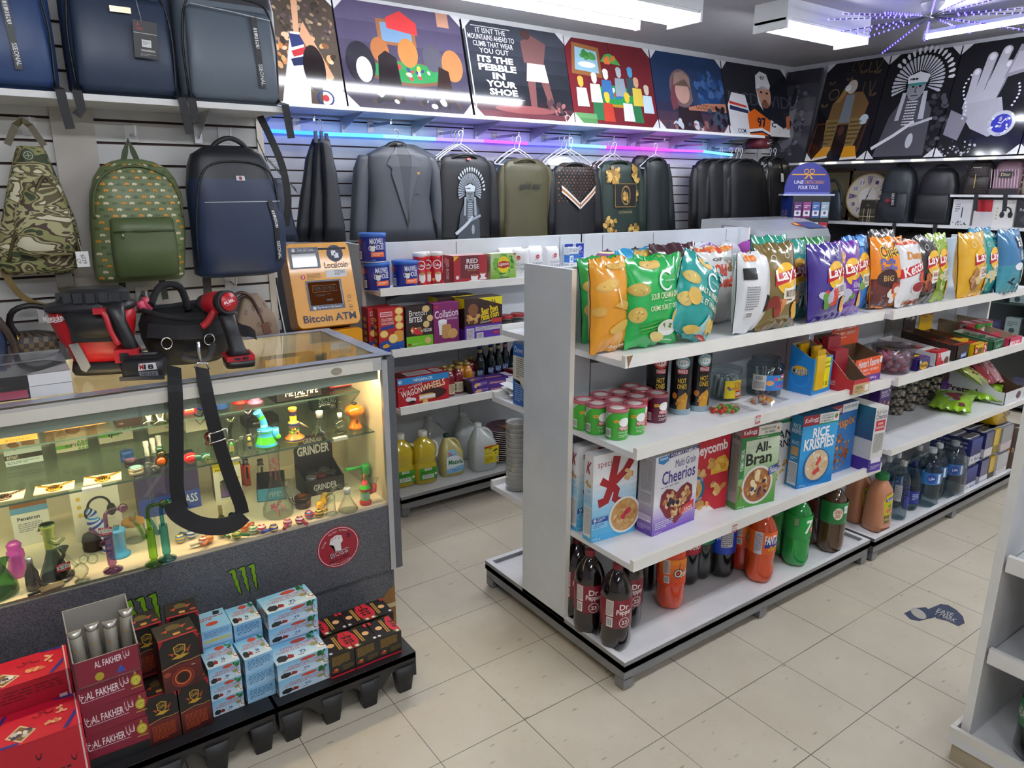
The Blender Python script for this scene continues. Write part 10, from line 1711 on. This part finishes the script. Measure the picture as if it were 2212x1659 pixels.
def cap(label,px,Y,R,mats,text=None,rz=0,col2=None):
 b=B();n=24;R_=[]
 for t in[pi/2*i/7 for i in range(8)]:R_.append([(R*cos(t)*cos(2*pi*j/n),R*1.12*cos(t)*sin(2*pi*j/n),.035+R*1.0*sin(t)**.9)for j in range(n)])
 R_.insert(0,[(R*cos(2*pi*j/n),R*1.12*sin(2*pi*j/n),0)for j in range(n)]);R_[-1]=[(x*.02,y*.02,z)for x,y,z in R_[-2]]
 b.rings(R_,mats,cap1=False)
 v=B().grid(lambda u,w_:((2*u-1)*R*.95,-R*1.0*sqrt(max(0,1-(2*u-1)**2*.8))-w_*.075,.008-.014*(2*u-1)**2),12,3,col2 or mats[0]if isinstance(mats,list)else(col2 or mats))
 k=B();sphere(k,(0,0,.037+R),.008,col2 or(mats[0]if isinstance(mats,list)else mats),8)
 ps=[('crown',b),('visor',v),('button',k)]
 if text:ps.append(('embroidery',B().dec((lambda x,y,o:((R+.002+o)*sin((x-R*.8)/R),-(R*1.13+.002+o)*cos((x-R*.8)/R),.012+y),R*1.6,.06,.02),[('t',0,0,1,1,text[0],text[1],.03)])))
 p=U(px,540,Y=Y);T('baseball_cap',label,'cap',ps,(p.x,Y,1.1355+.012),rz,'caps on the middle shelf unit')
cap('patterned cap lettered in white, first of the row',1312,1.46,.085,['4a2a5a:r.8','b0a88a:r.8','2a2230:r.8','8a6a3a:r.8','6a3a6a:r.8','c0b890:r.8','2a2230:r.8','8a3a4a:r.8'],('MDR','d8d4dc'),-.2)
cap('low black cap with white script after the patterned one',1372,1.46,.088,'141417:r.8',('compton','d0d0d0'),-.2)
cap('black cap with a white rear panel set further back',1410,1.56,.088,['c8c8cc:r.8','141417:r.8'],None,.4,'141417:r.8')
cap('black cap lettered KIN in white',1432,1.46,.09,'151518:r.8',('KING','c8c8c8'),-.1)
cap('tall plain black cap in the middle of the row',1484,1.46,.093,'121214:r.8',None,.1)
cap('dark cap mostly hidden behind the plain black one',1462,1.57,.088,'1d1d21:r.8')
cap('lilac cap beside the plain black one',1532,1.47,.085,'7a4aa8:r.8',None,-.3)
cap('pale grey cap with small eyelets',1570,1.5,.09,'a8a8b0:r.8',None,.2)
cap('light cap behind the lilac one',1515,1.57,.088,'b0b4bc:r.8')
cap('purple cap with a coloured badge at the end of the row',1616,1.47,.09,'7a2a7a:r.8',('o','d8b03a'),-.3)
st=B();bu=B();C0=Vector((3.95,.72,2.70))
st.lathe([(.07,.0),(.075,.01),(.04,.03),(.07,.07),(.07,.079)],'a8a8b0:r.3',16,x=C0.x,y=C0.y,ax=Matrix.Translation((0,0,C0.z)))
rg=random.Random(6)
for i in range(16):
 a=2*pi*i/16+.1;dz=rg.uniform(-.10,.02);L_=rg.uniform(.55,.75)
 e=C0+Vector((L_*cos(a),L_*sin(a),dz));st.tube([C0,e],.0025,'2a2a4a:r.4',5)
 for k in range(4,18):bu.lathe([(.001,-.007),(.006,0),(.001,.007)],'4038ff:e14',6,x=(C0+(e-C0)*k/17).x,y=(C0+(e-C0)*k/17).y,ax=Matrix.Translation((0,0,(C0+(e-C0)*k/17).z)))
T('starburst_light','hanging starburst of blue fairy light twigs under the ceiling','light',[('hub_and_twigs',st),('bulbs',bu)])
fd=B();a_=U(1953,1325,Z=0);q=lambda px,py:(U(px,py,Z=0).x-a_.x,U(px,py,Z=0).y-a_.y)
fz=(lambda x,y,o:(x,y,.0006+o),1,1)
fd.dec(fz,[('p',[q(*k)for k in l],'2e3852:r.5')for l in(((1953,1325),(1976,1314),(2000,1312),(2010,1320),(2008,1336),(1985,1342),(1966,1338)),((2005,1316),(2032,1305),(2030,1330),(2008,1337)),((2030,1305),(2048,1307),(2066,1318),(2080,1332),(2084,1347),(2070,1353),(2048,1342),(2022,1336),(2018,1322)))],0)
def fl(t,px0,py0,px1,py1,h):
 A,C=Vector((*q(px0,py0),0)),Vector((*q(px1,py1),0));d=(C-A);n_=Vector((-d.y,d.x,0)).normalized()*h
 F=(lambda x,y,o:tuple(A+d*x+n_*y+Vector((0,0,.0012+o))),1,1);fd.dec(F,[('t',0,0,1,1,t,'b4b0a8:r.5',.01)],0)
fl('EASE',2022,1322,2056,1334,.035);fl('T MARK',2016,1327,2062,1345,.03)
fd.dec(fz,[('e',q(1984,1326)[0],q(1984,1326)[1],.04,.025,'a8a498:r.5',.8)],.001)
T('floor_decal','torn dark blue decal left on the vinyl floor','decal',fd,(a_.x,a_.y,0))
for i,(z,y,liq,lc,tx,lb)in enumerate(((.0855,-1.33,'15201a','1f7a3c','CANADA DRY','dark ginger ale bottle on the near unit deck'),(.0855,-1.47,'0e0807','b01c28','Coca','dark cola bottle with a red label on the near unit deck'),(.3605,-1.34,'0e0807','7a1c28','Pepper','dark cola bottle on the middle level of the near unit'),(.3605,-1.48,'0e0807','b01c28','Coca','red labelled cola bottle on the middle level of the near unit'),(.6455,-1.36,'0c1418','2a6a8a','soda','dark bottle with a blue label on the upper level of the near unit'),(.6455,-1.50,'0e0807','20242c','cola','dark cola bottle on the upper level of the near unit'))):
 T('soda_bottle',lb,'bottle',pet(.25 if z>.1 else .26,.052,liq+':r.06:c.6',lc,(.4,.7,lc+':r.3',[('t',.22,.3,.42,.7,tx,'e4e0dc',.02)],-1.2)),(1.02,y,z),group='pop bottles on the near unit')
